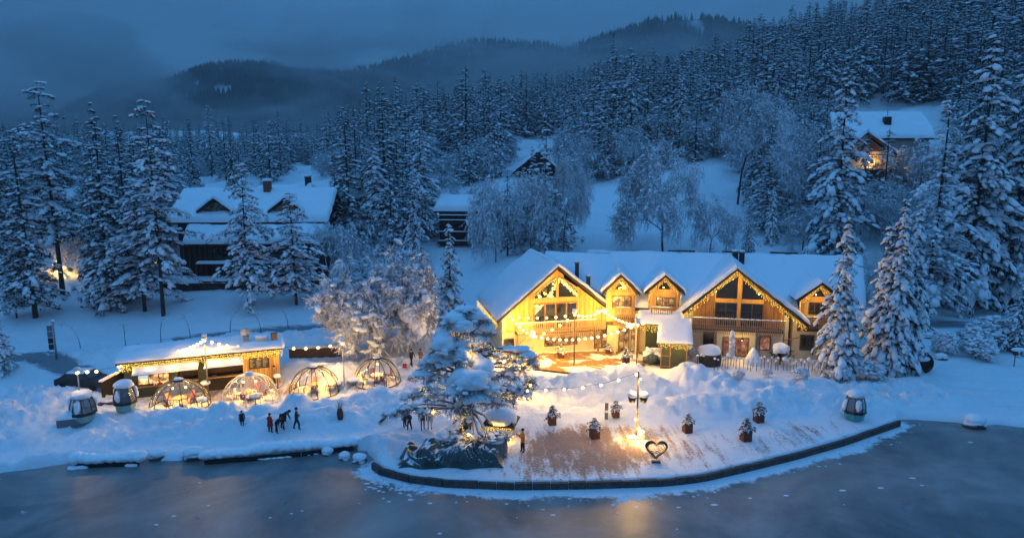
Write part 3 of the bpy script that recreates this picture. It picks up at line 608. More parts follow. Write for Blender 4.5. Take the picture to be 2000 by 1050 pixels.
def leafless(name, h=14, r=6, seed=0, depth=6, split=3, weep=.25, tw=.035, snow=.5, stem=.22, parts=True, mat='twig', fork=.28, lumps=1.0, ntw=4):
    """bare broadleaved tree whose every twig carries rime and snow"""
    rs = np.random.RandomState(seed); A = []; B = []; ra = []; rb = []; tips = []; tr = []
    def grow(p, d, L, rad, lev):
        k = 3 if lev < 3 else 2; q = p
        for i in range(k):
            d = d+rs.normal(size=3)*(.10+.035*lev); d[2] -= weep*.10*lev*(lev > 1); d /= np.linalg.norm(d); q2 = q+d*L/k
            r1 = rad*(1-.3*i/k); r2 = rad*(1-.3*(i+1)/k)
            (tr if lev == 0 else A).append((q, q2, r1, r2) if lev == 0 else q)
            if lev: B.append(q2); ra.append(max(tw, r1)); rb.append(max(tw*.8, r2))
            if lev >= 3 and lev < depth:
                for _ in range(1): tips.append((q2, d, lev))
            q = q2
        if lev >= depth: tips.append((q, d, lev)); return
        n = split+(rs.rand() < .4) if lev < 3 else 2+(rs.rand() < .75)
        if lev == 0: n = split+2
        for j in range(n):
            az = 2*PI*(j+rs.rand()*.6)/n; sp = (.55 if lev else .75)+rs.normal()*.12
            u = np.cross(d, [.1, .3, 1.0]); u /= np.linalg.norm(u)+1e-9; w = np.cross(d, u)
            nd = d*math.cos(sp)+(u*math.cos(az)+w*math.sin(az))*math.sin(sp); nd[2] += .12*(lev < 3)
            st = q if (lev or j < 2) else p+(q-p)*rs.uniform(.55, .95)
            grow(st, nd, L*rs.uniform(.62, .86)*(1.0 if lev else r/(h*.42)), rad*.55, lev+1)
    grow(np.zeros(3), np.array([rs.normal()*.05, rs.normal()*.05, 1.]), h*fork, stem, 0)
    A = np.array(A); B = np.array(B); ra = np.array(ra); rb = np.array(rb)
    T = np.array([x[0] for x in tips]); TD = np.array([x[1] for x in tips]); top = B[:, 2].max(); f = h/top
    # hanging sprays of twigs at the tips
    per = ntw; TT = np.repeat(T, per, 0); DD = np.repeat(TD, per, 0)+rs.normal(size=(len(TT), 3))*.7; DD[:, 2] -= weep; DD /= np.linalg.norm(DD, axis=1)[:, None]; ll = rs.uniform(.3, .9, len(TT))*h*.05
    A2 = TT; B2 = TT+DD*ll[:, None]; C2 = B2+(DD+rs.normal(size=DD.shape)*.5-[0, 0, weep*1.2])*(ll*.6)[:, None]
    A = np.concatenate([A, A2, B2]); B = np.concatenate([B, B2, C2]); ra = np.concatenate([ra, np.full(2*len(A2), tw)]); rb = np.concatenate([rb, np.full(2*len(A2), tw*.7)])
    A *= f; B *= f; Vb, Fb = prisms(A, B, ra, rb)
    Fb = np.concatenate([Fb[:, [0, 1, 2]], Fb[:, [0, 2, 3]]])
    n = int(len(T)*.8*lumps); sel = rs.randint(0, len(B2), max(4, n)); cs = (A2[sel]+B2[sel])*.5*f+[0, 0, .04]; sz = rs.uniform(.06, .17, len(sel))*(1+snow*rs.rand(len(sel))**3*1.6)
    Vs, Fs = clumps(cs, DD[sel]*[1, 1, .5], np.stack([sz*1.7, sz*1.1, sz*.75], 1), 0, seed)
    mb = MB()
    for (a, b, r1, r2) in tr: mb.tube([tuple(a*f-(np.array([0, 0, .6]) if a[2] == 0 else 0)), tuple(b*f)], [r1, r2], M['bark'], 7, cap=False)
    Vt = np.array(mb.v); Fq = np.array(mb.f); F3 = np.concatenate([Fq[:, [0, 1, 2]], Fq[:, [0, 2, 3]]])
    if parts:
        return dict(h=h, trunk=fastmesh(name+'_trunk', Vt, F3, [M['bark']]), crown=fastmesh(name+'_crown', Vb, Fb, [M[mat]], smooth=False), snow=fastmesh(name+'_snow', Vs, Fs, [M['snow']]))
    V = np.concatenate([Vb, Vs, Vt]); F = np.concatenate([Fb, Fs+len(Vb), F3+len(Vb)+len(Vs)]); mi = np.concatenate([np.zeros(len(Fb)), np.ones(len(Fs)), np.full(len(F3), 2)])
    return dict(h=h, one=fastmesh(name, V, F, [M[mat], M['snow'], M['bark']], mi))
def plant(name, kind, loc, h, label, cat='tree', group=None, rz=None, wid=1.0):
    """one tree as a thing: an Empty at its foot with trunk, crown and the snow on the crown"""
    s = h/kind['h']; rz = random.random()*6.28 if rz is None else rz
    if 'one' in kind:
        o = link(name, kind['one'], None, loc, rz, label=label, cat=cat, group=group); o.scale = (s*wid, s*wid, s); return o
    r_ = root(name, label, cat, loc, rz, group); r_.scale = (s*wid, s*wid, s)
    link('trunk', kind['trunk'], r_); c = link('crown', kind['crown'], r_); link('crown_snow', kind['snow'], c, kind='stuff'); return r_
K = {}
K['dark'] = spruce('spruce_dark', 24, 3.3, 1, .05, .75, 1, needles=13)
K['dark2'] = spruce('spruce_dark_b', 24, 3.0, 2, .10, .8, 1, needles=12, ragged=.35)
K['pine'] = spruce('pine_high', 26, 4.2, 3, .30, 1.1, 1, ragged=.38, droop=.26, prof=.55, step=.033, needles=9, clump=1.15)
K['pine2'] = spruce('pine_low', 20, 4.4, 4, .17, 1.25, 1, ragged=.42, droop=.28, prof=.6, step=.036, needles=8, clump=1.1)
K['snowy'] = spruce('spruce_snowy', 18, 2.7, 5, .08, 1.45, 1, needles=9, droop=.55, dens=1.15, clump=1.15, ragged=.2)
K['heavy'] = spruce('spruce_heavy', 24, 4.6, 6, .06, 1.3, 1, needles=10, droop=.42, ragged=.3, clump=1.25)
K['slim'] = spruce('spruce_slim', 12, 1.35, 7, .06, 1.5, 1, needles=9, droop=.6, step=.036, clump=.8)
K['larch'] = spruce('larch_pale', 26, 4.6, 8, .10, 1.1, 0, needles=6, droop=.5, ragged=.4, dens=.8, clump=1.1, mat='twig')
K['f1'] = spruce('forest_spruce', 22, 3.0, 11, .06, .62, 0, step=.040, needles=7, parts=False, clump=1.25, mat='needle_far')
K['f2'] = spruce('forest_spruce_b', 24, 3.3, 12, .12, .55, 0, step=.042, needles=7, parts=False, clump=1.3, ragged=.35, mat='needle_far')
K['f4'] = spruce('forest_spruce_d', 20, 4.2, 14, .08, .8, 0, step=.044, needles=7, parts=False, clump=1.5, ragged=.4, droop=.28, prof=.7, mat='needle_far')
K['f3'] = spruce('forest_spruce_c', 20, 2.6, 13, .05, .75, 0, step=.042, needles=6, parts=False, clump=1.3, mat='needle_far')
K['rime'] = leafless('rime_tree', 13, 5.5, 21, 6, 3, .3, .026, .5, ntw=2)
K['rime2'] = leafless('rime_tree_b', 15, 5.5, 22, 6, 3, .45, .028, .6, ntw=2)
K['rimet'] = leafless('rime_tree_tall', 16, 4.5, 23, 6, 3, .15, .026, .3, fork=.36, ntw=2)
K['weep'] = leafless('rime_tree_weeping', 13, 5.5, 24, 6, 3, .6, .030, .8, ntw=2)
K['r1'] = leafless('forest_rime_tree', 12, 5, 31, 5, 3, .3, .038, .8, parts=False, ntw=3)
K['r2'] = leafless('forest_rime_tree_b', 12, 5.5, 32, 5, 3, .7, .042, 1.0, parts=False, ntw=3)
K['bush'] = leafless('snowy_bush', 3, 2.2, 41, 4, 4, .4, .022, .6, stem=.06, fork=.18, parts=False, lumps=2, ntw=6)
# ---- trees that stand out one by one:  px, foot, top, kind, width, name, label
T1 = [
 (118,578,155,'pine',1.0,'pine_tree','tallest pine on the left, bare lower trunk standing before the warm glow'),
 (66,620,262,'dark2',1.15,'spruce_tree','broad dark spruce with leaning bare stem left of the tallest pine'),
 (33,622,470,'pine2',.85,'pine_tree','short dark conifer at the left edge below the broad spruce'),
 (2,560,195,'dark',1.1,'spruce_tree','black spruce cut off by the left edge of the picture'),
 (218,602,205,'dark',.95,'spruce_tree','tall narrow dark spruce between the warm glow and the heavy pine'),
 (280,608,345,'pine2',1.15,'pine_tree','snow heavy pine with rounded top before the taller dark spruce'),
 (262,585,232,'dark2',.9,'spruce_tree','dark spruce partly hidden behind the snow heavy pine'),
 (318,618,192,'pine',.8,'pine_tree','tall thin conifer with long bare stem left of the large old chalet'),
 (488,595,315,'pine2',.85,'pine_tree','snowy pine in front of the middle of the large old chalet'),
 (577,596,372,'pine2',1.05,'pine_tree','wide snowy pine in front of the right end of the large old chalet'),
 (0,735,585,'snowy',1.15,'spruce_tree','snowy spruce low at the left edge beside the road'),
 (684,500,215,'dark2',1.25,'spruce_tree','slender spruce left of the pale pointed spruce in the middle wood'),
 (736,492,280,'snowy',1.3,'spruce_tree','pale pointed spruce in front of the middle wood'),
 (757,440,175,'dark',1.35,'spruce_tree','tall dark spruce rising over the middle wood'),
 (822,462,222,'heavy',1.0,'spruce_tree','dark spruce with white tips right of the tall middle one'),
 (812,520,330,'heavy',.7,'spruce_tree','bushy snow laden spruce low in the middle wood'),
 (660,505,290,'dark2',1.0,'spruce_tree','small dark spruce at the left end of the middle wood'),
 (880,632,430,'slim',1.05,'spruce_tree','slim snow crusted spruce standing left of the lit gable'),
 (1634,738,415,'snowy',.85,'spruce_tree','snow crusted spruce in front of the right end of the lit chalet'),
 (1738,730,380,'snowy',.76,'spruce_tree','dense snow crusted spruce just right of the lit chalet'),
 (1768,722,400,'snowy',.7,'spruce_tree','slimmer snow crusted spruce touching the dense one right of the chalet'),
 (1716,722,430,'slim',1.15,'spruce_tree','low slim spruce hugging the left side of the dense snowy one'),
 (1625,530,118,'heavy',.85,'spruce_tree','tall snow laden spruce left of the hillside house with the lit window'),
 (1808,610,185,'larch',1.1,'larch_tree','pale drooping larch right of the hillside house with the lit window'),
 (1885,600,50,'heavy',.85,'spruce_tree','great dark spruce near the right edge'),
 (1962,600,60,'heavy',.75,'spruce_tree','second great spruce at the right edge behind the dark shed'),
 (1998,560,80,'dark',.9,'spruce_tree','dark spruce cut by the right edge of the picture'),
 (1985,690,515,'heavy',.9,'spruce_tree','young spruce with snow at the right edge by the road'),
 (1505,478,360,'snowy',.85,'spruce_tree','small pointed snowy spruce on the slope above the right gable'),
 (1295,498,270,'rime2',.75,'rime_tree','wide frosted leafless tree on the meadow behind the lit chalet'),
 (1440,400,165,'rimet',.7,'rime_tree','tall frosted leafless tree with forked dark stems on the right slope'),
 (1385,505,375,'weep',.6,'rime_tree','low weeping frosted tree behind the right gable of the chalet'),
 (1100,495,305,'rimet',.35,'rime_tree','thin dark stemmed frosted tree at the left side of the meadow'),
 (1035,500,325,'rime',.42,'rime_tree','frosted tree in front of the dark hillside cabin'),
 (968,512,345,'weep',.45,'rime_tree','frosted weeping tree left of the dark hillside cabin'),
 (1565,440,235,'rimet',.6,'rime_tree','slim frosted tree between the pointed spruce and the tall spruce'),
 (1230,300,118,'heavy',.8,'spruce_tree','dark high forest conifer with heavy white boughs above the meadow'),
 (1195,215,55,'dark2',.6,'larch_tree','lone thin larch rising above the forest skyline'),
 (1325,295,130,'heavy',.75,'spruce_tree','white boughed forest conifer right of the lone larch'),
 (1900,690,640,'bush',1.0,'snowy_shrub','low snow covered shrub right of the barrel'),
 (805,612,500,'rime',.6,'rime_tree','frosted tree behind the warmly lit one by the domes'),
 (640,560,430,'rime',.7,'rime_tree','small frosted tree beside the right end of the old chalet'),
 (940,450,345,'rime2',.55,'rime_tree','frosted tree right of the dark balcony house'),
 (1690,600,490,'weep',.7,'rime_tree','frosted weeping tree behind the right end of the lit chalet'),
 (1830,560,430,'weep',.7,'rime_tree','frosted weeping tree under the great right spruces'),
 (1460,500,385,'heavy',.7,'spruce_tree','snow bent conifer behind the chimneys of the right gable'),
 (1785,400,262,'weep',.9,'rime_tree','frosted weeping tree in front of the hillside house wall'),
 (1712,415,348,'rime',.8,'rime_tree','low frosted tree below the lit balcony of the hillside house'),
 (1840,420,260,'f4',1.0,'spruce_tree','short ragged spruce right of the hillside house'),
 (380,395,235,'dark2',.8,'spruce_tree','snow tufted spruce behind the roof of the old chalet'),
 (415,345,205,'pine',.7,'pine_tree','tufted pine on the skyline behind the old chalet'),
 (455,370,222,'dark',.7,'spruce_tree','pointed dark spruce on the skyline behind the old chalet'),
]
used = []
def tree_at(px, py, top, kind, wid, name, label, cat='tree', group=None):
    g = onground(px, py); d = ray(px, top); t_ = g.y/d[1]; h = H+d[2]*t_-g.z; used.append((g.x, g.y))
    return plant(name, K[kind], g-Vector((0, 0, .1)), h, label, cat, group, wid=wid)
for a in T1: tree_at(*a, cat='shrub') if a[3] == 'bush' else tree_at(*a)

# ---- forest: many individuals, the farthest and most hidden as stuff
rr = random.Random(11)
def inside(px, py, poly):
    c = False; n = len(poly); j = n-1
    for i in range(n):
        if (poly[i][1] > py) != (poly[j][1] > py) and px < (poly[j][0]-poly[i][0])*(py-poly[i][1])/(poly[j][1]-poly[i][1])+poly[i][0]: c = not c
        j = i
    return c
CLEAR = [[(1095,372),(1230,345),(1440,300),(1480,420),(1480,600),(1080,600)],[(1640,205),(1860,205),(1860,430),(1640,430)],[(985,270),(1115,270),(1125,425),(975,425)],
         [(340,355),(670,355),(670,700),(340,700)],[(850,360),(970,360),(970,570),(850,570)],[(550,325),(640,325),(640,450),(550,450)],[(60,380),(190,380),(190,700),(60,700)],[(840,320),(900,320),(900,370),(840,370)],
         [(0,540),(860,540),(860,1050),(0,1050)],[(1900,480),(2100,480),(2100,700),(1900,700)]]
cand = []
grid = {}
for _ in range(26000):
    Y = 100+(430-100)*rr.random()**.8; x = (rr.random()*2-1)*(Y*.86+10)
    px, py = proj(x, Y, 0); g = None
    k = (int(x//5), int(Y//5))
    sp_ = 4.6 if Y < 230 else 5.6
    if any((x-a)**2+(Y-b)**2 < sp_*sp_ for i in (-1, 0, 1) for j in (-1, 0, 1) for (a, b) in grid.get((k[0]+i, k[1]+j), ())): continue
    grid.setdefault(k, []).append((x, Y)); cand.append((x, Y))
ca = np.array(cand); cz = ground(ca[:, 0], ca[:, 1]); trees = []
for (x, Y), z in zip(cand, cz):
    px, py = proj(x, Y, z)
    if any(inside(px, py, c) for c in CLEAR): continue
    if any((x-a)**2+(Y-b)**2 < 9 for a, b in used): continue
    if Y < 100 or (py > 505 and 850 < px < 1720): continue
    broad = (.55 if Y < 175 else .28 if Y < 230 else .10) if 560 < px < 1600 else (.5 if Y < 150 else .15)
    if px < 560: broad = .35 if Y > 150 else .25
    if rr.random() < broad: kd = rr.choice(['r1', 'r2']); h = rr.uniform(6.5, 11)
    else:
        kd = rr.choice(['f1', 'f2', 'f3', 'f4', 'f4']); h = rr.uniform(15, 27) if Y > 180 else rr.uniform(11, 20)
        if px > 1450 and Y > 180: h *= 1.12
    if px < 700 and Y > 160: h *= .8
    tp = proj(x, Y, z+h)[1]
    trees.append((x, Y, z, h, kd, px, py, tp))
# how much of each is in view: a coarse depth sweep from near to far
occ = np.full(300, 1e9); vis = []
for tr_ in sorted(trees, key=lambda q: q[1]):
    i = int((tr_[5]+200)//8)
    if not 0 <= i < 300 or not -60 < tr_[5] < 2060 or tr_[6] < 0: vis.append((0, tr_)); continue
    v_ = min(occ[i], tr_[6])-max(tr_[7], 0); vis.append((v_, tr_)); occ[i] = min(occ[i], tr_[7]+ (tr_[6]-tr_[7])*.25)
vis.sort(key=lambda q: -q[0]); ind = [v_[1] for v_ in vis[:285] if v_[0] > 6]; rest = [v_[1] for v_ in vis if v_[1] not in ind] if False else [v_[1] for v_ in vis[len(ind):]]
ZN = lambda px, Y: ('on the steep upper right hillside' if px > 1450 and Y > 170 else 'on the slope among the houses at the right' if px > 1450 else 'in the high wood behind the meadow' if px > 1000 and Y > 170 else 'at the foot of the wood round the meadow' if px > 1000 else 'in the long middle wood under the mist' if px > 600 and Y > 150 else 'in the near middle wood' if px > 600 else 'in the wood behind the old chalet' if Y > 150 else 'between the old chalet and the left pines')
for (x, Y, z, h, kd, px, py, tp) in ind:
    zn = ZN(px, Y); b_ = kd[0] == 'r'; wd_ = rr.uniform(.8, 1.1)*.8 if b_ else rr.choice([.8, .95, 1.1, 1.3, 1.5]); sw_ = ('tall ' if h > 21 else 'short ' if h < 15.5 else '')+('slim ' if wd_ < 1 else 'broad ' if wd_ > 1.2 else '')
    plant('rime_tree' if b_ else 'spruce_tree', K[kd], (x, Y, z-.3), h, ('pale frosted leafless tree ' if b_ else sw_+'snow dusted spruce ')+zn, 'tree', ('frosted leafless trees ' if b_ else sw_+'spruces ')+zn, wid=wd_)
print('forest individuals', len(ind), 'rest', len(rest))
def scatter(name, rows, kinds, label):
    coll = bpy.data.collections.new(name+'_kinds')
    for k in kinds: coll.objects.link(bpy.data.objects.new(k, K[k]['one']))
    me = bpy.data.meshes.new(name); me.from_pydata([(a[0], a[1], a[2]-.3) for a in rows], [], [])
    at = me.attributes.new('size', 'FLOAT_VECTOR', 'POINT'); sz_ = [(lambda s, w: (s*w, s*w, s))(a[3]/K[a[4]]['h'], rr.uniform(.8, 1.4)) for a in rows]; at.data.foreach_set('vector', np.array(sz_, np.float32).ravel())
    at = me.attributes.new('pick', 'INT', 'POINT'); at.data.foreach_set('value', np.array([sorted(kinds).index(a[4]) for a in rows], np.int32))
    at = me.attributes.new('turn', 'FLOAT', 'POINT'); at.data.foreach_set('value', np.array([rr.random()*6.28 for a in rows], np.float32))
    o = link(name, me, kind='stuff', label=label); g = bpy.data.node_groups.new(name, 'GeometryNodeTree')
    g.interface.new_socket('Geometry', in_out='INPUT', socket_type='NodeSocketGeometry'); g.interface.new_socket('Geometry', in_out='OUTPUT', socket_type='NodeSocketGeometry')
    n = g.nodes.new; gi = n('NodeGroupInput'); go = n('NodeGroupOutput'); ip = n('GeometryNodeInstanceOnPoints'); ci = n('GeometryNodeCollectionInfo'); ci.inputs[0].default_value = coll; ci.inputs[1].default_value = True; ci.inputs[2].default_value = True
    def attr(nm, ty): a = n('GeometryNodeInputNamedAttribute'); a.data_type = ty; a.inputs[0].default_value = nm; return a.outputs[0]
    ip.inputs['Pick Instance'].default_value = True; cx = n('ShaderNodeCombineXYZ'); l = g.links.new
    l(gi.outputs[0], ip.inputs['Points']); l(ci.outputs[0], ip.inputs['Instance']); l(attr('pick', 'INT'), ip.inputs['Instance Index']); l(attr('turn', 'FLOAT'), cx.inputs[2]); l(cx.outputs[0], ip.inputs['Rotation']); l(attr('size', 'FLOAT_VECTOR'), ip.inputs['Scale'])
    l(ip.outputs[0], go.inputs[0]); md = o.modifiers.new('scatter', 'NODES'); md.node_group = g; return o
scatter('forest_mass', rest, ['f1', 'f2', 'f3', 'f4', 'r1', 'r2'], 'closed mass of snowy conifers filling the hillside')
# ------------------------------------------------------------------ quay, boulders
def strip(name, line, w, z0, z1, mat, seglen, label, cat, piece):
    """a wall of single blocks laid along a line"""
    rt = root(name, label, cat); n = 0
    L_ = [0]
    for a, b in zip(line[:-1], line[1:]): L_.append(L_[-1]+math.hypot(b[0]-a[0], b[1]-a[1]))
    def at_(s): return np.interp(s, L_, line[:, 0]), np.interp(s, L_, line[:, 1])
    s = 0
    while s < L_[-1]-.05:
        e = min(s+seglen, L_[-1]); a = at_(s+.022); b = at_(e-.022); dx, dy = b[0]-a[0], b[1]-a[1]; l = math.hypot(dx, dy) or 1; nx_, ny_ = -dy/l*w/2, dx/l*w/2; j = random.uniform(-.035, .02)
        mb = MB(); mb.slab([(a[0]-nx_, a[1]-ny_), (b[0]-nx_, b[1]-ny_), (b[0]+nx_, b[1]+ny_), (a[0]+nx_, a[1]+ny_)], z0, z1+j, mat); mb.build(piece, rt); s = e
    return rt
strip('quay_wall', qp[:, :2], .24, -1.2, .04, M['stone'], 1.15, 'curved dark kerb wall of stone blocks round the snowy promenade', 'quay wall', 'stone')
q2 = ql.copy(); q2[:, 1] -= .12
strip('quay_timber', q2[:, :2], .22, -1.2, -.14, M['timber'], 3.2, 'dark timber quay wall under a thick roll of snow left of the tarpaulin', 'quay wall', 'beam')
lf = pts([(145,908,-.2),(270,903,-.2)]); lf[:, 1] += .1
strip('quay_timber', lf[:, :2], .22, -1.2, -.06, M['timber'], 3.4, 'short dark timber beam under snow at the far left of the shore', 'quay wall', 'beam')
for i, (px, py, r, lb) in enumerate(((640,888,.42,'snow capped boulder on the ice nearest the timber quay'),(655,880,.3,'small snow capped boulder tucked behind another by the quay'),(673,897,.42,'snow capped boulder standing out on the ice before the promenade'),
     (310,897,.6,'tall snow capped boulder in the gap of the left shore'),(378,897,.7,'snow capped boulder at the left end of the timber quay'),(703,903,.5,'snowy boulder at the left tip of the promenade kerb'),(1903,835,.8,'long snow covered rock on the right shore'))):
    p = P(px, py, -.5); rt = root('boulder', lb, 'boulder', (p.x, p.y, -.5)); mb = MB(); mb.blob((0, 0, r*.3), (r*1.0, r*.8, r*.75), M['rock'], 2, .2, i); b = mb.build('stone', rt)
    mb = MB(); mb.blob((0, .02, r*.85), (r*.98, r*.82, r*.55), M['snow'], 2, .1, i+9, flat=.5); mb.build('snow_cap', rt)

for (a, b, lb, sd) in ((ql[0], ql[-1], 'thick roll of snow hanging over the long timber quay wall', 3), (lf[0], lf[1], 'roll of snow over the short timber beam at the far left', 9)):
    mb = MB(); a = Vector((a[0], a[1], 0)); b = Vector((b[0], b[1], 0)); k_ = int((b-a).length/.45)
    for i in range(k_+1):
        p = a.lerp(b, i/k_); n_ = float(vn(i*.37, sd, 5)); mb.blob((p.x, p.y+.22+.12*n_, .14+.12*n_), (.5, .52+.15*n_, .34+.14*n_), M['snow'], 2, .12, i+sd)
        if n_ > .05: mb.blob((p.x, p.y-.12, -.36), (.45, .16+.4*n_, .14), M['snow'], 2, .15, i)
    mb.build('snow_roll', kind='stuff', label=lb)
# ------------------------------------------------------------------ building parts
def frame_at(px, py, z, ang): p = P(px, py, z); return Matrix.Translation((p.x, p.y, 0)) @ Matrix.Rotation(R(ang), 4, 'Z')
def onpl(px, py, Mx, yl=0.0):
    """local x,z of the point seen at a pixel on the vertical plane y=yl of a frame"""
    o = Mx @ Vector((0, yl, 0)); n = (Mx.to_3x3() @ Vector((0, 1, 0))); d = Vector(ray(px, py)); c = Vector((0, 0, H)); t = (o-c).dot(n)/d.dot(n); q = Mx.inverted() @ (c+d*t); return q.x, q.z
def window(parent, x0, x1, z0, z1, y, T=Matrix(), nx=2, nz=1, glass='glass', fr='frame', w=.07, apex=None, dep=.10):
    """frame of bars with one pane per light, y is the wall face"""
    mb = MB(T); f = M[fr]
    for x in (x0+w/2, x1-w/2): mb.box((x, y, (z0+z1)/2), (w, dep, z1-z0), f)
    for z in (z0+w/2, z1-w/2): mb.box(((x0+x1)/2, y, z), (x1-x0-2*w-.004, dep, w), f)
    W_ = (x1-x0-w)/nx; H_ = (z1-z0-w)/nz
    for i in range(1, nx): mb.box((x0+w/2+W_*i, y, (z0+z1)/2), (w, dep-.01, z1-z0-2*w-.004), f)
    for k in range(1, nz): mb.box(((x0+x1)/2, y, z0+w/2+H_*k), (x1-x0-2*w-.004, dep-.02, w), f)
    o = mb.build('window', parent)
    for i in range(nx):
        for k in range(nz):
            g = MB(T); xa = x0+w+W_*i; xb = x0+W_*(i+1); za = z0+w+H_*k; zb = z0+H_*(k+1); g.box(((xa+xb)/2, y+.01, (za+zb)/2), (xb-xa-.004, .03, zb-za-.004), M[glass]); g.build('pane', o)
    return o
def polywin(parent, pts_, y, T=Matrix(), fr='plank', glass='glass', w=.10):
    """window of any outline in x,z"""
    mb = MB(T); n = len(pts_)
    for i in range(n):
        a, b = pts_[i], pts_[(i+1) % n]; l = math.hypot(b[0]-a[0], b[1]-a[1]); mb.box(((a[0]+b[0])/2, y-.04, (a[1]+b[1])/2), (l+w*.5, .10, w), M[fr], ry=-math.atan2(b[1]-a[1], b[0]-a[0]))
    o = mb.build('window', parent); g = MB(T); g.poly(pts_, y-.02, y+.02, M[glass]); g.build('pane', o); return o
SLAT = {}
def balcony(parent, x0, x1, y, z, T=Matrix(), h=1.0, drop=.35, gap=.21, depth=1.2, mat='rail', snow=True):
    mb = MB(T); m = M[mat]
    mb.b2(x0, x1, y+.06, y+depth, z-.16, z, M['brownwood']); mb.b2(x0-.03, x1+.03, y-.06, y+.08, z+h, z+h+.09, m); mb.b2(x0, x1, y+.02, y+.075, z+.10, z+.18, m)
    for x in np.linspace(x0+.05, x1-.05, max(2, int((x1-x0)/2.4)+1)): mb.b2(x-.06, x+.06, y+.08, y+.19, z-.1, z+h-.002, m)
    o = mb.build('balcony', parent); k = (round(h+drop, 2), mat)
    if k not in SLAT: s = MB(); s.box((0, 0, (h-drop)/2), (.085, .035, h+drop), m); q = s.build('slat'); SLAT[k] = q.data; bpy.data.objects.remove(q)
    n = int((x1-x0)/gap)
    for i in range(n):
        s = link('slat', SLAT[k], o); s.matrix_local = T @ Matrix.Translation((x0+.1+(x1-x0-.2)*i/(n-1), y-.005, z))
    if snow:
        mb = MB(T)
        for i in range(int((x1-x0)/.5)): mb.blob((x0+.25+i*.5, y, z+h+.12), (.3, .08, .05), M['snow'], 1, .2, i)
        mb.build('rail_snow', o)
    return o
def planks(parent, xs, zbot, ztop, y, T=Matrix(), w=.19, mat='plank', holes=(), name='plank'):
    """upright boards, each cut to the slope above and round the openings"""
    x = xs[0]; mats = [mat]
    while x < xs[1]-.05:
        e = min(x+w, xs[1]); xm = (x+e)/2; spans = [(zbot, None)]
        for (a, b, c, d) in holes:
            if a < xm < b: spans = [(s0, c) if (s1 is None and s0 < c) else (s0, s1) for s0, s1 in spans] + ([(d, None)] if True else [])
        for s0, s1 in spans:
            za = ztop(x) if s1 is None else s1; zb = ztop(e) if s1 is None else s1
            if min(za, zb)-s0 < .04: continue
            mt_ = random.choice([mat, mat, 'plankb', 'plankc'] if mat == 'plank' else [mat, mat, 'plank2b']); mb = MB(T); j = random.uniform(0, .018); mb.poly([(x+.008, s0), (e-.008, s0), (e-.008, zb), (x+.008, za)], y-.03-j, y+.03, M[mt_]); mb.build(name, parent)
        x = e
def gable_roof(parent, hw, ze, za, y0, y1, T=Matrix(), th=.22, sn=.38, seed=0, name='roof', under='darkwood', xa=0, hwr=None):
    """two slopes that meet over x=xa with their snow; hw/hwr are half widths to the left and the right"""
    hwr = hwr or hw; ro = MB(T)
    ro.thick([(xa-hw, y0, ze), (xa, y0, za), (xa, y1, za), (xa-hw, y1, ze)], th, M[under]); ro.thick([(xa, y0, za), (xa+hwr, y0, ze), (xa+hwr, y1, ze), (xa, y1, za)], th, M[under])
    # barge boards
    for s, w_ in ((-1, hw), (1, hwr)):
        ro.poly([(xa+s*w_, ze-.30), (xa, za-.30), (xa, za+.03), (xa+s*w_, ze+.03)][::s], y0-.06, y0-.004, M[under])
    o = ro.build(name, parent); L_ = math.hypot(hw, za-ze)
    mb = MB(T); e = .14
    snow_slab(mb, [(xa-hw-e, y0-e, ze), (xa+.05, y0-e, za+.03), (xa+.05, y1, za+.03), (xa-hw-e, y1, ze)], sn, int(L_/.35)+4, int((y1-y0)/.5)+4, seed, edge=.32)
    snow_slab(mb, [(xa-.05, y0-e, za+.03), (xa+hwr+e, y0-e, ze), (xa+hwr+e, y1, ze), (xa-.05, y1, za+.03)], sn, int(L_/.35)+4, int((y1-y0)/.5)+4, seed+1, edge=.32)
    mb.blob((xa, (y0+y1)/2, za+.12), (.34, (y1-y0)/2, sn*.62), M['snow'], 3, .04, seed)
    mb.build('roof_snow', o); return o
OCT = None
def fairy(label, chains, T=Matrix(), gap=.30, drop=(.15, .75), bs=.032, seed=0, power=0, name='icicle_lights', step=.12, light_at=()):
    """a wire along a line with short hanging strands of tiny lit bulbs: one thing"""
    rr = random.Random(seed); rt = root(name, label, 'fairy lights'); mw = MB(T); mbb = MB(T); V0, F0 = ICO[0]
    for ch in chains:
        ch = [Vector(c) for c in ch]; mw.tube(ch, .012, M['green'], 3, smooth=False)
        for a, b in zip(ch[:-1], ch[1:]):
            l = (b-a).length; n = max(1, int(l/gap))
            for i in range(n):
                p = a.lerp(b, (i+.5)/n); dr = rr.uniform(*drop); mw.tube([p, p-Vector((0, 0, dr))], .006, M['green'], 3, cap=False, smooth=False); k = max(1, int(dr/step))
                for j in range(k+1):
                    q = p-Vector((rr.uniform(-.05, .05), rr.uniform(.0, .06), dr*j/max(1, k)+rr.uniform(-.03, .03))); s = bs*rr.uniform(.7, 1.25); mbb.add(V0*s+np.array(q), F0, M['fairy'], True)
    mw.build('wire', rt); mbb.build('bulb', rt, kind='stuff')
    for p in light_at:
        q = T @ Vector(p); lamp('fairy_glow', q, power, (1, .66, .22), .045, rt)
    return rt
BM = None
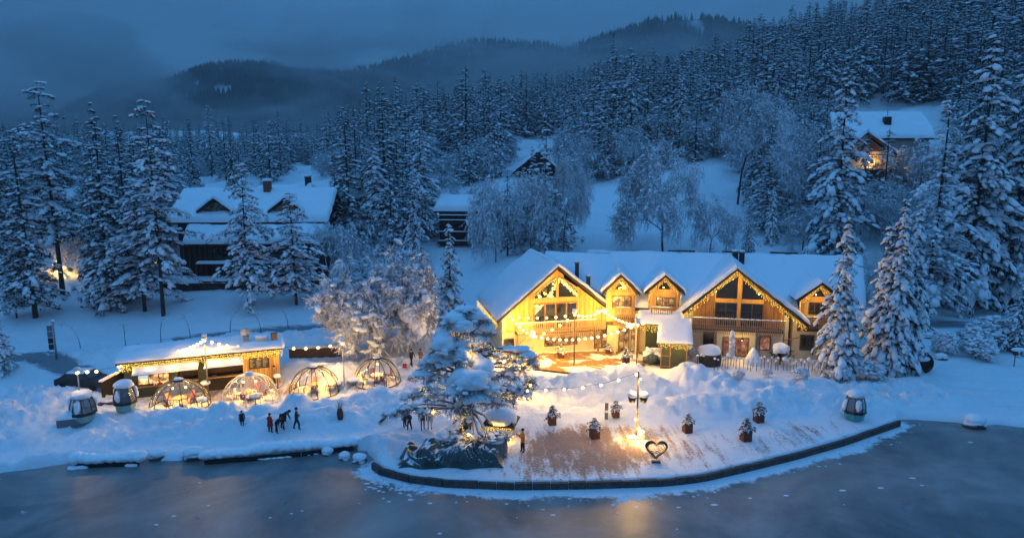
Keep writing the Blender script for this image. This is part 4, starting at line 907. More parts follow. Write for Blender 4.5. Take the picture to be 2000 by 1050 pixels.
def festoon(label, path, n, power=9, group='festoon strings over the terrace', r=.12, sag=0, ends=True, every=1):
    """a string with hanging globes, every globe a part that gives light"""
    global BM
    if BM is None:
        s = MB(); V0, F0 = ICO[2]; s.add(V0*1.0, F0, M['bulb'], True); q_b = s.build('bulb'); BM = q_b.data; bpy.data.objects.remove(q_b)
    path = [Vector(p) for p in path]; rt = root('festoon_string', label, 'string lights', group=group)
    if sag:
        a, b = path[0], path[-1]; m = 14; path = [a.lerp(b, i/m)-Vector((0, 0, 4*sag*(i/m)*(1-i/m))) for i in range(m+1)]
    mb = MB(); mb.tube(path, .014, M['black'], 4, smooth=False); mb.build('cable', rt)
    Ls = [0]
    for a, b in zip(path[:-1], path[1:]): Ls.append(Ls[-1]+(b-a).length)
    for i in range(n):
        s = Ls[-1]*((i+.5)/n if not ends else i/(n-1)); k = next((j for j in range(len(Ls)-1) if s <= Ls[j+1]+1e-6), len(Ls)-2); p = path[k].lerp(path[k+1], (s-Ls[k])/max(1e-6, Ls[k+1]-Ls[k]))-Vector((0, 0, .12))
        b = link('bulb', BM, rt, p); b.scale = (r, r, r)
        if i % every == 0: lamp('bulb_light', p, power*every, (1, .62, .22), r*1.12, rt)
    return rt
def pole(px, py, top, label, r=.05, mat='grey', cap=True, z=0.0, power=0):
    p = onground(px, py); zt = PD(px, top, p.y).z; rt = root('light_pole', label, 'pole', p, group=None); h = zt-p.z; mb = MB(); mb.tube([(0, 0, -.3), (0, 0, h)], [r, r*.8], M[mat], 8); mb.build('post', rt)
    mb = MB(); mb.lathe([(.02, .34), (.22, .26), (.26, .12), (.2, 0), (.02, -.02)], (0, 0, h), M['white'], 10); l = mb.build('lantern', rt)
    if cap: mb = MB(); mb.blob((0, 0, h+.36), (.24, .24, .15), M['snow'], 2, .1, px, flat=.4); mb.build('snow_cap', rt)
    
    if power: mb = MB(); mb.blob((0, -.02, h-.14), .12, M['bulbbig'], 2, 0); mb.build('bulb', rt); lamp('lamp_light', (0, -.02, h-.14), power, r=.13, parent=rt)
    return Vector((p.x, p.y, zt))

# ------------------------------------------------------------------ the lit chalet
LW = Matrix.Translation((-1.45, 67.0, 0)) @ Matrix.Rotation(R(13), 4, 'Z')
MF = Matrix.Translation((15, 69.0, 0)) @ Matrix.Rotation(R(-7.5), 4, 'Z')
chal = root('chalet', 'long lit chalet with two big gables and snow covered roof behind the terrace', 'chalet')
# left gable wing
ax, az = onpl(1090, 519, LW); ex, ez = onpl(1209, 616, LW); ez = 4.0; wy = 1.25
gw = MB(LW); gw.poly([(.75, -.6), (ex-.9, -.6), (ex-.9, 4.35), (ax, az-.75), (.75, 4.35)], wy+.05, wy+9.5, M['plaster']); gw.build('wing_wall', chal)
sl_ = (az-ez)/(ax); ztop = lambda x, a=ax, zz=az: zz-.42-abs(x-a)*(zz-4.0)/(a if x < a else ex-a)
b0 = onpl(1011, 645, LW, 0)[0]; b1 = onpl(1172, 645, LW, 0)[0]; zf = onpl(1090, 648, LW, .1)[1]
wx0, wz0 = onpl(1042, 583, LW, wy); wx1, wz1 = onpl(1129, 542, LW, wy)
tw = [onpl(a, b, LW, wy) for a, b in ((1042,583),(1127,583),(1127,565),(1106,544),(1092,541),(1060,555),(1043,572))]
lw0 = onpl(1042, 615, LW, wy)[1]; lw1 = onpl(1042, 592, LW, wy)[1]
gp = MB(LW); gp.b2(wx0-.3, wx1+.3, wy-.055, wy-.03, lw1+.05, tw[0][1]-.06, M['plank']); gpl = gp.build('gable_cladding', chal)
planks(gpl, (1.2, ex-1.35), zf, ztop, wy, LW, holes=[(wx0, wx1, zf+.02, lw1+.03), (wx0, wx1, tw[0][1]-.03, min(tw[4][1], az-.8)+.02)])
xm = onpl(1088, 560, LW, wy)[0]
zt_ = tw[4][1]
polywin(chal, [(wx0, tw[0][1]), (xm-.08, tw[0][1]), (xm-.08, zt_), (wx0+1.1, zt_-.95), (wx0, tw[6][1]-.3)], wy-.02, LW)
polywin(chal, [(xm+.08, tw[0][1]), (wx1, tw[0][1]), (wx1, tw[2][1]-.2), (xm+.95, zt_-.35), (xm+.08, zt_)], wy-.02, LW)
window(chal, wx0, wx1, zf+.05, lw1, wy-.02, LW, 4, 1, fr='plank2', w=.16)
balcony(chal, b0, b1, .05, zf, LW, 1.05, .55, .2, 1.2, mat='rail')
gable_roof(chal, ax, ez, az, 0, 11.5, LW, xa=ax, hwr=ex-ax, seed=3, sn=.42)
# ground floor of the wing: shop front with glass and counter
g0 = .45
window(chal, onpl(1063,690,LW,wy)[0], onpl(1127,690,LW,wy)[0], g0+.2, zf-.55, wy-.02, LW, 4, 2, glass='lit')
window(chal, onpl(985,690,LW,wy)[0], onpl(1004,690,LW,wy)[0], g0+.3, zf-.7, wy-.02, LW, 1, 1, glass='glass')
window(chal, onpl(1160,690,LW,wy)[0], onpl(1189,690,LW,wy)[0], .1, zf-.35, wy-.02, LW, 2, 1, glass='lit')
mb = MB(LW)
for x_ in (b0+.1, b1-.1): mb.b2(x_-.09, x_+.09, .1, .28, -.3, zf-.16, M['plank2'])
mb.tube([(b0+.1, .2, zf-1.2), (b0+1.1, .2, zf-.2)], .06, M['plank2'], 4); mb.tube([(b1-.1, .2, zf-1.2), (b1-1.1, .2, zf-.2)], .06, M['plank2'], 4); mb.build('balcony_post', chal)
# main block
RL = MF.inverted() @ P(1030, 494, 9.3); xr = onpl(1682, 500, MF, 7.2)[0]; xr2 = onpl(1691, 628, MF, -.8)[0]
ry, rz_ = 7.3, 9.35; ey_, ez_ = .1, 4.9; XF = lambda px, y=0: onpl(px, 600, MF, y)[0]; xA, xB, xC, xD = XF(1196), XF(1345), XF(1560), XF(1648); zs = lambda y: ez_+(rz_-ez_)*(y-ey_)/(ry-ey_)
mb = MB(MF); wq_ = onpl(1340, 690, MF, 0)[0]; wr_ = onpl(1545, 690, MF, 0)[0]
for (u0, u1, yy, hh) in ((onpl(1185, 690, MF, 0)[0], wq_, 0, 4.5), (wq_, wr_, 1.9, 4.4), (wr_, xr2-1, 0, 4.1)): mb.b2(u0, u1-.004, yy, 13, -.6, hh, M['plaster'])
mb.poly([(-5.5, 4.5), (xr2-1, 4.5), (xr2-1, 7.6), (-5.5, 7.6)], 5.4, 9.2, M['plasterw']); mb.build('main_wall', chal)
rf = MB(MF); segs = [(-12.2, xA, .5), (xA, xB, ey_), (xB, xC, .85), (xC, xD, ey_), (xD, xr2, -1.3)]
for k_, (u0, u1, yy) in enumerate(segs): ya = 7.0 if k_ == 0 else yy; rf.thick([(u0, ya, zs(ya)), (u1, yy, zs(yy)), (xr if k_ == 4 else u1, ry, rz_), (u0, ry, rz_)], .25, M['darkwood'])
rf.thick([(-7.5, ry, rz_), (xr, ry, rz_), (xr2, 15.5, ez_), (-7.5, 15.5, ez_)], .25, M['darkwood']); rfo = rf.build('main_roof', chal)
mb = MB(MF)
for k_, (u0, u1, yy) in enumerate(segs): ya = 7.0 if k_ == 0 else yy; snow_slab(mb, [(u0-.35*(k_ > 0), ya-.12, zs(ya-.12)+.02), (u1+.35*(k_ < 4), yy-.12, zs(yy-.12)+.02), ((xr+.2) if k_ == 4 else u1+.35, ry+.05, rz_+.03), (u0-.35*(k_ > 0), ry+.05, rz_+.03)], .46+.004*k_, 20, 18, 5, edge=.34)
snow_slab(mb, [(-7.5, ry+.25, rz_+.02), (xr+.2, ry+.25, rz_+.02), (xr2, 15.5, ez_), (-7.5, 15.5, ez_)], .46, 60, 10, 8, edge=.4); mb.build('roof_snow', rfo)
for i in range(26):  # ridge capping tiles that the snow leaves bare
    x = 2+i*(xr-3)/26; mb = MB(MF)
    if vn(np.array([x*.35]), np.array([2.0]), 4)[0] > -.05: mb.box((x, ry+.12, rz_+.46+.03*math.sin(i)), ((xr-3)/26-.05, .30, .16), M['roof']); mb.build('ridge_tile', rfo)
# dormers
def dormer(pxa, pya, pxl, pyl, pxr_, pyr, wpx, lit, seed, yl=-.95):
    a, za = onpl(pxa, pya, MF, yl); l_, zl = onpl(pxl, pyl, MF, yl); r_, zr = onpl(pxr_, pyr, MF, yl); ze = (zl+zr)/2; hw = (r_-l_)/2; a = (l_+r_)/2; y = yl+.85
    D = MF @ Matrix.Translation((a, 0, 0)); w = MB(D); w.poly([(-hw+.45, 2.9), (hw-.45, 2.9), (hw-.45, ze+.1), (0, za-.55), (-hw+.45, ze+.1)], y+.05, y+5, M['brownwood']); w.build('dormer_wall', chal)
    gb = MB(D); gb.b2(-hw+.75, hw-.75, y-.05, y-.025, ze-.35, ze-.1, M['plank']); go_ = gb.build('dormer_cladding', chal); zt2 = lambda x: za-.50-abs(x)*(za-ze)/hw
    w0, w1, zz0, zz1 = (onpl(wpx[0], wpx[3], MF, y)[0]-a, onpl(wpx[2], wpx[3], MF, y)[0]-a, onpl(pxa, wpx[3], MF, y)[1], onpl(pxa, wpx[1], MF, y)[1])
    planks(go_, (-hw+.5, hw-.5), 3.3, zt2, y, D, w=.17, holes=[(w0, w1, zz0, zz1)])
    window(chal, w0, w1, zz0, zz1, y-.02, D, 3, 1, glass='lit' if lit else 'glass')
    tr_ = .72; zz = ze+.15; polywin(chal, [(-tr_, zz), (tr_, zz), (tr_*.15, zt2(0)-.25), (-tr_*.15, zt2(0)-.25)], y-.04, D)
    gable_roof(chal, hw, ze, za, yl, yl+5.2, D, sn=.34, seed=seed, name='dormer_roof'); return D, hw, ze, za, yl
D1 = dormer(1213, 534, 1176, 571, 1250, 572, (1195, 577, 1232, 600), True, 11)
D2 = dormer(1299, 535, 1260, 569, 1338, 573, (1281, 580, 1318, 597), True, 13)
D3 = dormer(1601, 550, 1557, 584, 1650, 588, (1578, 590, 1612, 614), False, 17)
for (a, b, py) in ((1203,1240,622),(1271,1313,622),(1574,1615,642)):
    x0, z0 = onpl(a, py, MF, -1.35); x1, _ = onpl(b, py, MF, -1.35); balcony(chal, x0, x1, -1.35, z0+.12, MF, 1.0, .12, .2, 1.3)
# right gable
RG = Matrix.Translation((16.55, 68.06, 0)) @ Matrix.Rotation(R(-11.2), 4, 'Z')
ax2, az2 = onpl(1440, 523, RG); ex2, _ = onpl(1580, 630, RG); ez2 = 3.95
gable_roof(chal, ax2, ez2, az2, 0, 10.5, RG, xa=ax2, hwr=ex2-ax2, seed=23, sn=.44)
w = MB(RG); w.poly([(1.5, -.6), (ex2-1.6, -.6), (ex2-1.6, 4.2), (ax2, az2-.75), (1.5, 4.2)], wy+.05, wy+8, M['plasterw']); w.build('gable_wall', chal)
zt3 = lambda x: az2-.42-abs(x-ax2)*(az2-ez2)/(ax2 if x < ax2 else ex2-ax2)
zf2 = onpl(1440, 644, RG, -.2)[1]; X = lambda px, y=wy: onpl(px, 600, RG, y)[0]; Z = lambda py, y=wy, px=1440: onpl(px, py, RG, y)[1]
gb = MB(RG); gb.b2(X(1396), X(1490), wy-.055, wy-.03, Z(591), Z(584), M['plank']); gb2 = gb.build('gable_cladding', chal)
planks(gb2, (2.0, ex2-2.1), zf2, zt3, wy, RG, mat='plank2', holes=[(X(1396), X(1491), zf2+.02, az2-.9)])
xm2 = X(1443); mb = MB(RG); mb.b2(xm2-.16, xm2+.16, wy-.16, wy-.01, zf2, az2-.7, M['plank']); mb.build('king_post', chal)
za_, zb_ = Z(584), Z(543); zc_ = Z(560)
polywin(chal, [(X(1396), za_), (xm2-.18, za_), (xm2-.18, zt3(xm2-.18)-.25), (X(1396), zt3(X(1396))-.3)], wy-.02, RG)
polywin(chal, [(xm2+.18, za_), (X(1491), za_), (X(1491), zt3(X(1491))-.3), (xm2+.18, zt3(xm2+.18)-.25)], wy-.02, RG)
window(chal, X(1396), xm2-.18, zf2+.05, Z(591), wy-.02, RG, 2, 1); window(chal, xm2+.18, X(1491), zf2+.05, Z(591), wy-.02, RG, 2, 1)
bx0 = onpl(1353, 640, RG, -.35)[0]; bx1 = onpl(1533, 640, RG, -.35)[0]; balcony(chal, bx0, bx1, -.35, zf2, RG, 1.05, .45, .205, 1.6)
window(chal, X(1413), X(1467), .1, Z(654), wy-.02, RG, 2, 1, glass='litpink', w=.1); window(chal, X(1376), X(1397), 1.0, Z(650), wy-.02, RG, 1, 1); window(chal, X(1487), X(1509), Z(681), Z(652), wy-.02, RG, 1, 1, glass='litpink', w=.1)
mb = MB(RG); mb.b2(X(1402), X(1478), wy-.5, wy+.04, -.4, zf2-.17, M['plasterw']); mb.build('bay_wall', chal)
window(chal, X(1414), X(1465), .15, Z(656), wy-.53, RG, 2, 1, glass='litpink', w=.1)
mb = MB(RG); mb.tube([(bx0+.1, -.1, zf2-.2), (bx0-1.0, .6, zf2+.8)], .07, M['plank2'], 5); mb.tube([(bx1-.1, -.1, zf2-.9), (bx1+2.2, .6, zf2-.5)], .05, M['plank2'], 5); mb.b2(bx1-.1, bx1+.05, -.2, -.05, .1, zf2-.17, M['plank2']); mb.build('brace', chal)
# right end and middle of the ground floor
XM = lambda px, py=690: onpl(px, py, MF, 0)[0]
window(chal, XM(1560), XM(1588), onpl(1570,683,MF,0)[1], onpl(1570,653,MF,0)[1], -.03, MF, 2, 1)
for a, b in ((1207, 1228), (1231, 1247)):
    window(chal, XM(a), XM(b), .12, 2.55, -.03, MF, 2, 1, glass='lit')
mb = MB(MF); mb.b2(XM(1196), XM(1335), -1.35, .0, 3.2, 3.42, M['plank2'])
for px in (1200, 1240): mb.b2(XM(px)-.1, XM(px)+.1, -1.3, -1.1, -.3, 3.2, M['plaster'])
mb.build('canopy', chal)
mb = MB(MF); snow_slab(mb, [(XM(1238), -1.7, 3.45), (XM(1275), -1.7, 3.45), (XM(1275), -.2, 3.9), (XM(1238), -.2, 3.9)], .5, 8, 5, 31); mb.build('canopy_snow', chal)
# chimneys
def chimney(px, top, bot, w, lb, yl):
    x, z1 = onpl(px, top, MF, yl); z0 = onpl(px, bot, MF, yl)[1]-.8; mb = MB(MF); mb.b2(x-w/2, x+w/2, yl, yl+w, z0, z1, M['black']); c = mb.build('chimney', rfo)
    mb = MB(MF); mb.b2(x-w/2-.08, x+w/2+.08, yl-.08, yl+w+.08, z1, z1+.07, M['grey']); mb.blob((x, yl+w/2, z1+.17), (w*.65, w*.6, .16), M['snow'], 2, .1, px, flat=.5); mb.build('chimney_cap', rfo)
chimney(1127, 514, 534, .42, '', 3.2); chimney(1149, 541, 553, .42, '', 1.6); chimney(1437, 493, 512, .55, '', 5.6); chimney(1450, 494, 514, .5, '', 5.6)
# fairy lights on the rakes
def rake(Mx, xa, za, xl, xr, ze, y): return [(xl, y, ze-.32), (xa, y, za-.36), (xr, y, ze-.32)]
fairy('yellow fairy lights hanging along the gable edge over the right balcony', [rake(RG, ax2, az2, .15, ex2-.15, ez2, .12)], RG, .17, (.12, .62), .034, 1, 22, light_at=[(2.2, -.3, 4.6), (ex2-2.2, -.3, 4.3), (ax2, -.35, az2-1.6), (4.3, -.3, 6.4), (ex2-4.4, -.3, 6.3)])
tL = lambda px, py: (onpl(px, py, LW, wy-.2)[0], wy-.2, onpl(px, py, LW, wy-.2)[1])
fairy('fairy lights in front of the tall window of the left gable', [[tL(1043, 578), tL(1060, 560), tL(1075, 546)], [tL(1100, 545), tL(1116, 556), tL(1126, 567)]], LW, .17, (.1, .4), .03, 2, 8, light_at=[(ax, .6, az-2.2)])
fairy('fairy lights round the side eave of the left gable', [[(-.05, .1, ez-.3), (-.1, 6, ez-.3), (-.1, 11.3, ez-.3)]], LW, .2, (.15, .8), .034, 3, 5, light_at=[(-.6, 1.5, 3.3), (-.6, 6, 3.2)])
for nm, (D_, hw, ze, za, yl) in (('fairy lights in the gable of the dormer nearest the left gable', D1), ('fairy lights in the gable of the middle dormer', D2), ('fairy lights under the eave of the dormer behind the snowy spruce', D3)):
    fairy(nm, [[(-hw+.25, yl+.1, ze-.3), (0, yl+.1, za-.4), (hw-.25, yl+.1, ze-.3)], [(-hw+.4, yl+.3, ze-.2), (-hw+.4, yl+.3, ze-1.1)], [(hw-.4, yl+.3, ze-.2), (hw-.4, yl+.3, ze-1.1)]], D_, .15, (.08, .42), .03, int(za*10), 10, light_at=[(0, yl-.1, ze+.2), (-.5, yl-.35, ze-1.0)])
# ------------------------------------------------------------------ terrace
tb = root('terrace', 'brown wooden terrace half cleared of snow before the left gable', 'terrace')
TM = newmat('terrace_boards'); t = NT(TM); o_ = t.n('OutputMaterial'); p_ = t.n('BsdfPrincipled'); t.l(p_.outputs[0], o_.inputs[0]); p_.inputs['Roughness'].default_value = .6; c_ = t.n('TexCoord')
cw = mixc(rng(noise(1.2, 6, (3, .5, 1), R(20)), .35, .65), (.27, .13, .055), (.15, .075, .035)); t.l(mixc(rng(noise(.33, 5, dist=.4), .50, .56), cw, (.78, .80, .82)), p_.inputs['Base Color'])
c0 = P(1125, 707, 0); cs_, sn_ = math.cos(R(-38)), math.sin(R(-38))
poly_t = [P(1040, 722, 0), P(1140, 733, 0), P(1250, 728, 0), P(1262, 690, 0), P(1150, 688, 0), P(1045, 693, 0)]
def clipline(poly, y0, y1):
    def cut(pl, k, s):
        o = []
        for i in range(len(pl)):
            a, b = pl[i], pl[(i+1) % len(pl)]; da, db = s*(a[1]-k), s*(b[1]-k)
            if da >= 0: o.append(a)
            if da*db < 0: f = da/(da-db); o.append((a[0]+(b[0]-a[0])*f, a[1]+(b[1]-a[1])*f))
        return o
    q = cut(poly, y0, 1); return cut(q, y1, -1) if len(q) > 2 else []
loc_ = [((p.x-c0.x)*cs_+(p.y-c0.y)*sn_, -(p.x-c0.x)*sn_+(p.y-c0.y)*cs_) for p in poly_t]
y = min(p[1] for p in loc_)
while y < max(p[1] for p in loc_):
    q = clipline(loc_, y+.008, y+.25)
    if len(q) > 2: mb = MB(Matrix.Translation((c0.x, c0.y, 0)) @ Matrix.Rotation(R(-38), 4, 'Z')); mb.slab(q, -.1, .16+random.uniform(-.004, .004), TM); mb.build('board', tb)
    y += .26
# poles and festoons
pa = pole(1040, 708, 655, 'thin lamp pole with snow capped lantern at the left of the terrace', .045, power=70)
pb = pole(1121, 718, 612, 'tall lamp pole in the middle of the terrace', .07, 'brownwood', power=140)
pc = pole(1243, 712, 632, 'lamp pole at the right of the terrace by the green shed', .05, 'brownwood', power=110)
hl = LW @ Vector((2.0, .05, 4.2)); hr = PD(1177, 604, 69.0); sh = PD(1250, 640, 67.0)
festoon('festoon string sagging from the left eave down to the left terrace pole', [PD(996, 615, 67.3), pa+Vector((.3, 0, 0))], 8, 120, sag=.35)
festoon('straight festoon string along the balcony from the left eave to the middle pole', [PD(996, 615, 67.3), pb], 8, 120, sag=.25)
festoon('festoon string from the left terrace pole up to the middle pole', [pa+Vector((.3, 0, 0)), pb], 6, 120, sag=.25)
festoon('festoon string from the middle pole to the right end of the left gable', [pb, hr], 8, 120, sag=.35)
festoon('longest festoon string sagging across the terrace in front of the shop window', [pa+Vector((.3, 0, 0)), pc], 17, 95, sag=.75)
festoon('festoon string running down from the gable end to the right terrace pole', [hr, pc], 11, 110, sag=.3)
festoon('short bright bundle of festoon bulbs at the right terrace pole', [pc-Vector((.9, 0, .1)), pc+Vector((.5, .2, .1))], 4, 50)
festoon('bright bundle of festoon bulbs at the right end of the gable wall', [hr-Vector((.6, 0, .1)), hr+Vector((.5, .2, .0))], 4, 50)
festoon('festoon string sagging over the snow bank from the frosted bush to the lamp post', [PD(1030, 760, 53.5), PD(1117, 757, 53), PD(1180, 748, 52.4), PD(1243, 728, 51.6)], 7, 55, group=None, r=.10)
# planters with little snowy firs
def fir(seed, h=.95): return spruce('little_fir_%d' % seed, h, .42, seed, .05, 1.0, 0, step=.11, dens=.9, needles=16, clump=.16, ragged=.35)
FK = [fir(61), fir(62), fir(63)]
def planter(px, py, s, label, rz=.2, tilt=None):
    p = onground(px, py); p.z = max(p.z, .0); rt = root('planter', label, 'planter', p, rz, 'rust brown planters with small firs'); a = .29*s; hh = .74*s
    mb = MB(); w = .03
    for sx, sy, dx, dy in ((0, -1, a, w), (0, 1, a, w), (-1, 0, w, a-w-.002), (1, 0, w, a-w-.002)): mb.box((sx*(a-w), sy*(a-w), hh/2), (2*dx if dx > w else 2*w, 2*dy if dy > w else 2*w, hh), M['corten'])
    mb.build('box', rt); mb = MB(); mb.box((0, 0, hh*.5), (2*a-4*w-.01, 2*a-4*w-.01, hh*.9), M['darkwood']); mb.build('soil', rt)
    mb = MB(); mb.blob((0, 0, hh*.97), (a*.93, a*.93, .12), M['snow'], 2, .12, px); mb.build('snow_cover', rt)
    k = FK[px % 3]; f = root('small_fir', 'snow dusted little fir growing in the '+label.split(' ', 1)[1] if False else 'snow dusted little fir in the '+label.replace('rust brown ', ''), 'tree', p+Vector((0, 0, hh*.92)), rz); sc_ = .92*s*random.uniform(.85, 1.1); f.scale = (sc_*1.1, sc_*1.1, sc_)
    link('trunk', k['trunk'], f).scale = (.25, .25, 1); c = link('crown', k['crown'], f); link('crown_snow', k['snow'], c)
for a in ((1095, 703, 1.0, 'rust brown planter on the terrace below the left gable'), (1188, 697, .85, 'rust brown planter by the terrace steps'), (1222, 711, .95, 'rust brown planter half behind the snow bank at the terrace edge'),
          (1078, 832, .95, 'rust brown planter farthest left on the promenade'), (1161, 859, 1.1, 'rust brown planter nearest the trodden brown snow'), (1202, 821, .85, 'rust brown planter beside the small signpost on the promenade'),
          (1342, 847, 1.02, 'rust brown planter right of the double lamp post'), (1456, 862, 1.1, 'rust brown planter nearest the quay on the right'), (1481, 827, 1.08, 'rust brown planter farthest right on the promenade')): planter(*a)
# ------------------------------------------------------------------ green shed with snow roof
SM = frame_at(1318, 718, 0, -10); sh_ = root('garden_shed', 'dark green shed with snow roof and fairy lights between the gables', 'shed')
x0 = onpl(1291, 700, SM)[0]; x1 = onpl(1340, 700, SM)[0]; zr1 = onpl(1310, 668, SM, -.3)[1]
mb = MB(SM); mb.b2(x0, x1, 0, 2.3, -.3, zr1-.1, M['green']); mb.build('wall', sh_)
for i in range(6): mb = MB(SM); a = x0+.1+(x1-x0-.2)*i/6; mb.b2(a+.01, a+(x1-x0-.2)/6-.01, -.05, -.004, .05, zr1-.15, M['green']); mb.build('board', sh_)
mb = MB(SM); 
for x in (x0, (x0+x1)/2-.35, x1): mb.b2(x-.05, x+.05, -.12, -.052, -.1, zr1-.12, M['plank2'])
for z in (.1, 1.15): mb.b2(x0+.06, (x0+x1)/2-.41, -.11, -.052, z, z+.09, M['plank2'])
mb.build('door_frame', sh_)
mb = MB(SM); mb.tube([(x0+.9, -.15, 1.25), (x0+.9, -.15, 1.55)], .025, M['galv'], 6); mb.build('door_handle', sh_)
mb = MB(SM); rq = [(x0-.4, -.65, zr1), (x1+.45, -.65, zr1), (x1+.45, 3.0, zr1+1.5), (x0-.1, 3.0, zr1+1.5)]; mb.thick(rq, .12, M['darkwood']); ro = mb.build('roof', sh_)
mb = MB(SM); snow_slab(mb, [(rq[0][0]-.1, rq[0][1]-.1, zr1+.01), (rq[1][0]+.1, rq[1][1]-.1, zr1+.01), (rq[2][0]+.1, rq[2][1], rq[2][2]), (rq[3][0]-.1, rq[3][1], rq[3][2])], .32, 14, 10, 41); mb.build('roof_snow', ro)
fairy('fairy lights along the front eave of the green shed', [[(rq[0][0], -.7, zr1-.08), (rq[1][0], -.7, zr1-.08)]], SM, .12, (.1, .5), .032, 8, 16, light_at=[(x0+.5, -1.1, zr1-.6), (x1-.5, -1.1, zr1-.6)])
lt = root('lean_to', 'low lean-to with snow roof and fairy lights left behind the green shed', 'lean-to'); ax3 = onpl(1243, 660, SM, 2.4)[0]; zz3 = onpl(1275, 633, SM, 1.8)[1]
mb = MB(SM); q3 = [(ax3, 1.8, zz3), (x1-.2, 1.8, zz3), (x1-.2, 4.2, zz3+.75), (ax3+.2, 4.2, zz3+.75)]; mb.thick(q3, .14, M['darkwood']); lr = mb.build('roof', lt)
mb = MB(SM); snow_slab(mb, [(a, b, c+.01) for a, b, c in q3], .3, 14, 6, 47); mb.build('roof_snow', lr)
mb = MB(SM); mb.b2(ax3+.9, x0+.5, 2.9, 3.0, 0, zz3-.1, M['green']); mb.build('wall', lt)
mb = MB(SM); mb.b2(ax3+.1, ax3+.22, 1.9, 2.02, 0, zz3-.1, M['plank2']); mb.build('post', lt)
fairy('fairy lights under the edge of the low lean-to', [[(ax3+.3, 1.75, zz3-.1), (x0+.3, 1.75, zz3-.1)]], SM, .12, (.15, .75), .032, 9, 12, light_at=[(x0-1, 1.4, zz3-.7)])
mb = MB(); p = onground(1275, 712)
for i in range(9): mb.blob((p.x+.9*math.sin(i*2.1)*.6, p.y+.4*math.cos(i), .3+.13*i), (.75-.05*i, .6-.04*i, .38), M['snow' if i > 3 else 'tarp'], 2, .3, i)
tag(mb.build('covered_stack'), 'snowy covered heap standing left of the green shed', 'covered heap')

# pendant lamp at the right balcony, parasol, domed snow shapes
p = RG @ Vector((xm2+.2, -.75, Z(662, -.6))); pl = root('pendant_lamp', 'lit pendant lamp hanging under the right balcony', 'lamp', p); mb = MB(); mb.tube([(0, 0, .1), (0, 0, .9)], .015, M['black'], 4); mb.lathe([(.04, .2), (.22, .02), (.2, 0), (.03, .17)], (0, 0, 0), M['black'], 12); mb.build('shade', pl); mb = MB(); mb.blob((0, 0, 0), .10, M['bulbbig'], 1, 0); mb.build('bulb', pl); lamp('lamp_light', (0, 0, -.08), 45, (1, .66, .3), .12, pl)
p = onground(1427, 715); pr = root('closed_parasol', 'closed parasol crusted with snow in front of the shop door', 'parasol', p); mb = MB(); mb.tube([(0, 0, -.2), (0, 0, 3.4)], .04, M['grey'], 6); mb.build('pole', pr)
mb = MB(); rr = random.Random(4); mb.lathe([(.03, 3.45), (.13, 3.25), (.2, 2.9), (.16, 2.6), (.24, 2.1), (.3, 1.5), (.36, .9), (.3, .8)], (0, 0, 0), M['fabricw'], 14); mb.build('canopy', pr); mb = MB(); mb.blob((0, 0, 3.2), (.2, .2, .35), M['snow'], 2, .2, 3)
for i in range(12): mb.blob((.2*math.cos(i*2), .2*math.sin(i*2), 1.2+i*.15), (.13, .13, .2), M['snow'], 1, .2, i)
mb.build('canopy_snow', pr)
p = onground(1386, 712); hb = root('garden_dome', 'low dark round cover with thick snow cap before the right gable', 'garden cover', p); mb = MB(); mb.lathe([(1.05, -.3), (1.1, .7), (.95, 1.2)], (0, 0, 0), M['black'], 20); mb.build('body', hb); mb = MB(); mb.blob((-.1, 0, 1.35), (1.15, 1.1, .62), M['snow'], 3, .06, 5, flat=.35); mb.build('snow_cap', hb)
p = onground(1523, 712); sb = root('topiary', 'round clipped tree with heavy ball of snow before the right gable', 'shrub', p); mb = MB(); mb.tube([(0, 0, -.2), (0, 0, .9)], .07, M['bark'], 6); mb.build('trunk', sb)
mb = MB(); rr = random.Random(9)
V_, F_ = spikes(np.array([[rr.gauss(0, .4), rr.gauss(0, .4), 1.0+rr.random()*.5] for _ in range(120)]), np.array([[rr.gauss(0, 1), rr.gauss(0, 1), -.2] for _ in range(120)]), np.full(120, .35), .08, 8, 3); link('crown', fastmesh('topiary_crown', V_, F_, [M['needle']], smooth=False), sb)
mb.blob((0, 0, 1.65), (.85, .8, .55), M['snow'], 3, .12, 15); mb.blob((.5, -.1, 1.25), (.32, .3, .5), M['snow'], 2, .12, 16); mb.blob((-.45, -.1, 1.4), (.35, .3, .4), M['snow'], 2, .12, 17); mb.build('crown_snow', sb)
p = onground(1470, 712); mb = MB(); mb.lathe([(.95, -.3), (.85, .2), (.55, .9), (.3, 1.35), (.12, 1.6), (.01, 1.66)], (p.x, p.y, p.z), M['snow'], 20); tag(mb.build('snow_cone'), 'cone of snow lying over a folded parasol base by the stake fence', 'snow cone')
# stake fence
fc = root('stake_fence', 'row of thin stakes with snow balls on top before the right gable', 'fence'); rr = random.Random(12)
stk = MB(); stk.tube([(0, 0, -.4), (0, 0, 1.15)], .028, M['darkwood'], 5); stq = stk.build('stake'); cpk = MB(); cpk.blob((0, 0, 0), (.13, .13, .12), M['snow'], 2, .12, 1); cpq = cpk.build('cap')
for i, px in enumerate(list(range(1395, 1592, 7))):
    g = onground(px+rr.uniform(-2, 2), 722+(px-1395)*.03+rr.uniform(-3, 3)); s = link('stake', stq.data, fc, g); k = rr.uniform(.75, 1.15); s.scale = (1, 1, k); s.rotation_euler = (rr.gauss(0, .04), rr.gauss(0, .05), 0)
    c = link('snow_cap', cpq.data, s, (0, 0, 1.17)); q = rr.choice([.7, .9, 1.0, 1.7, 1.2]); c.scale = (q, q, q/k)
for px in (1362, 1368, 1373, 1377, 1387, 1389):
    g = onground(px, 712); s = link('stake', stq.data, fc, g); s.scale = (1, 1, .7); c = link('snow_cap', cpq.data, s, (0, 0, 1.17))
bpy.data.objects.remove(stq); bpy.data.objects.remove(cpq)

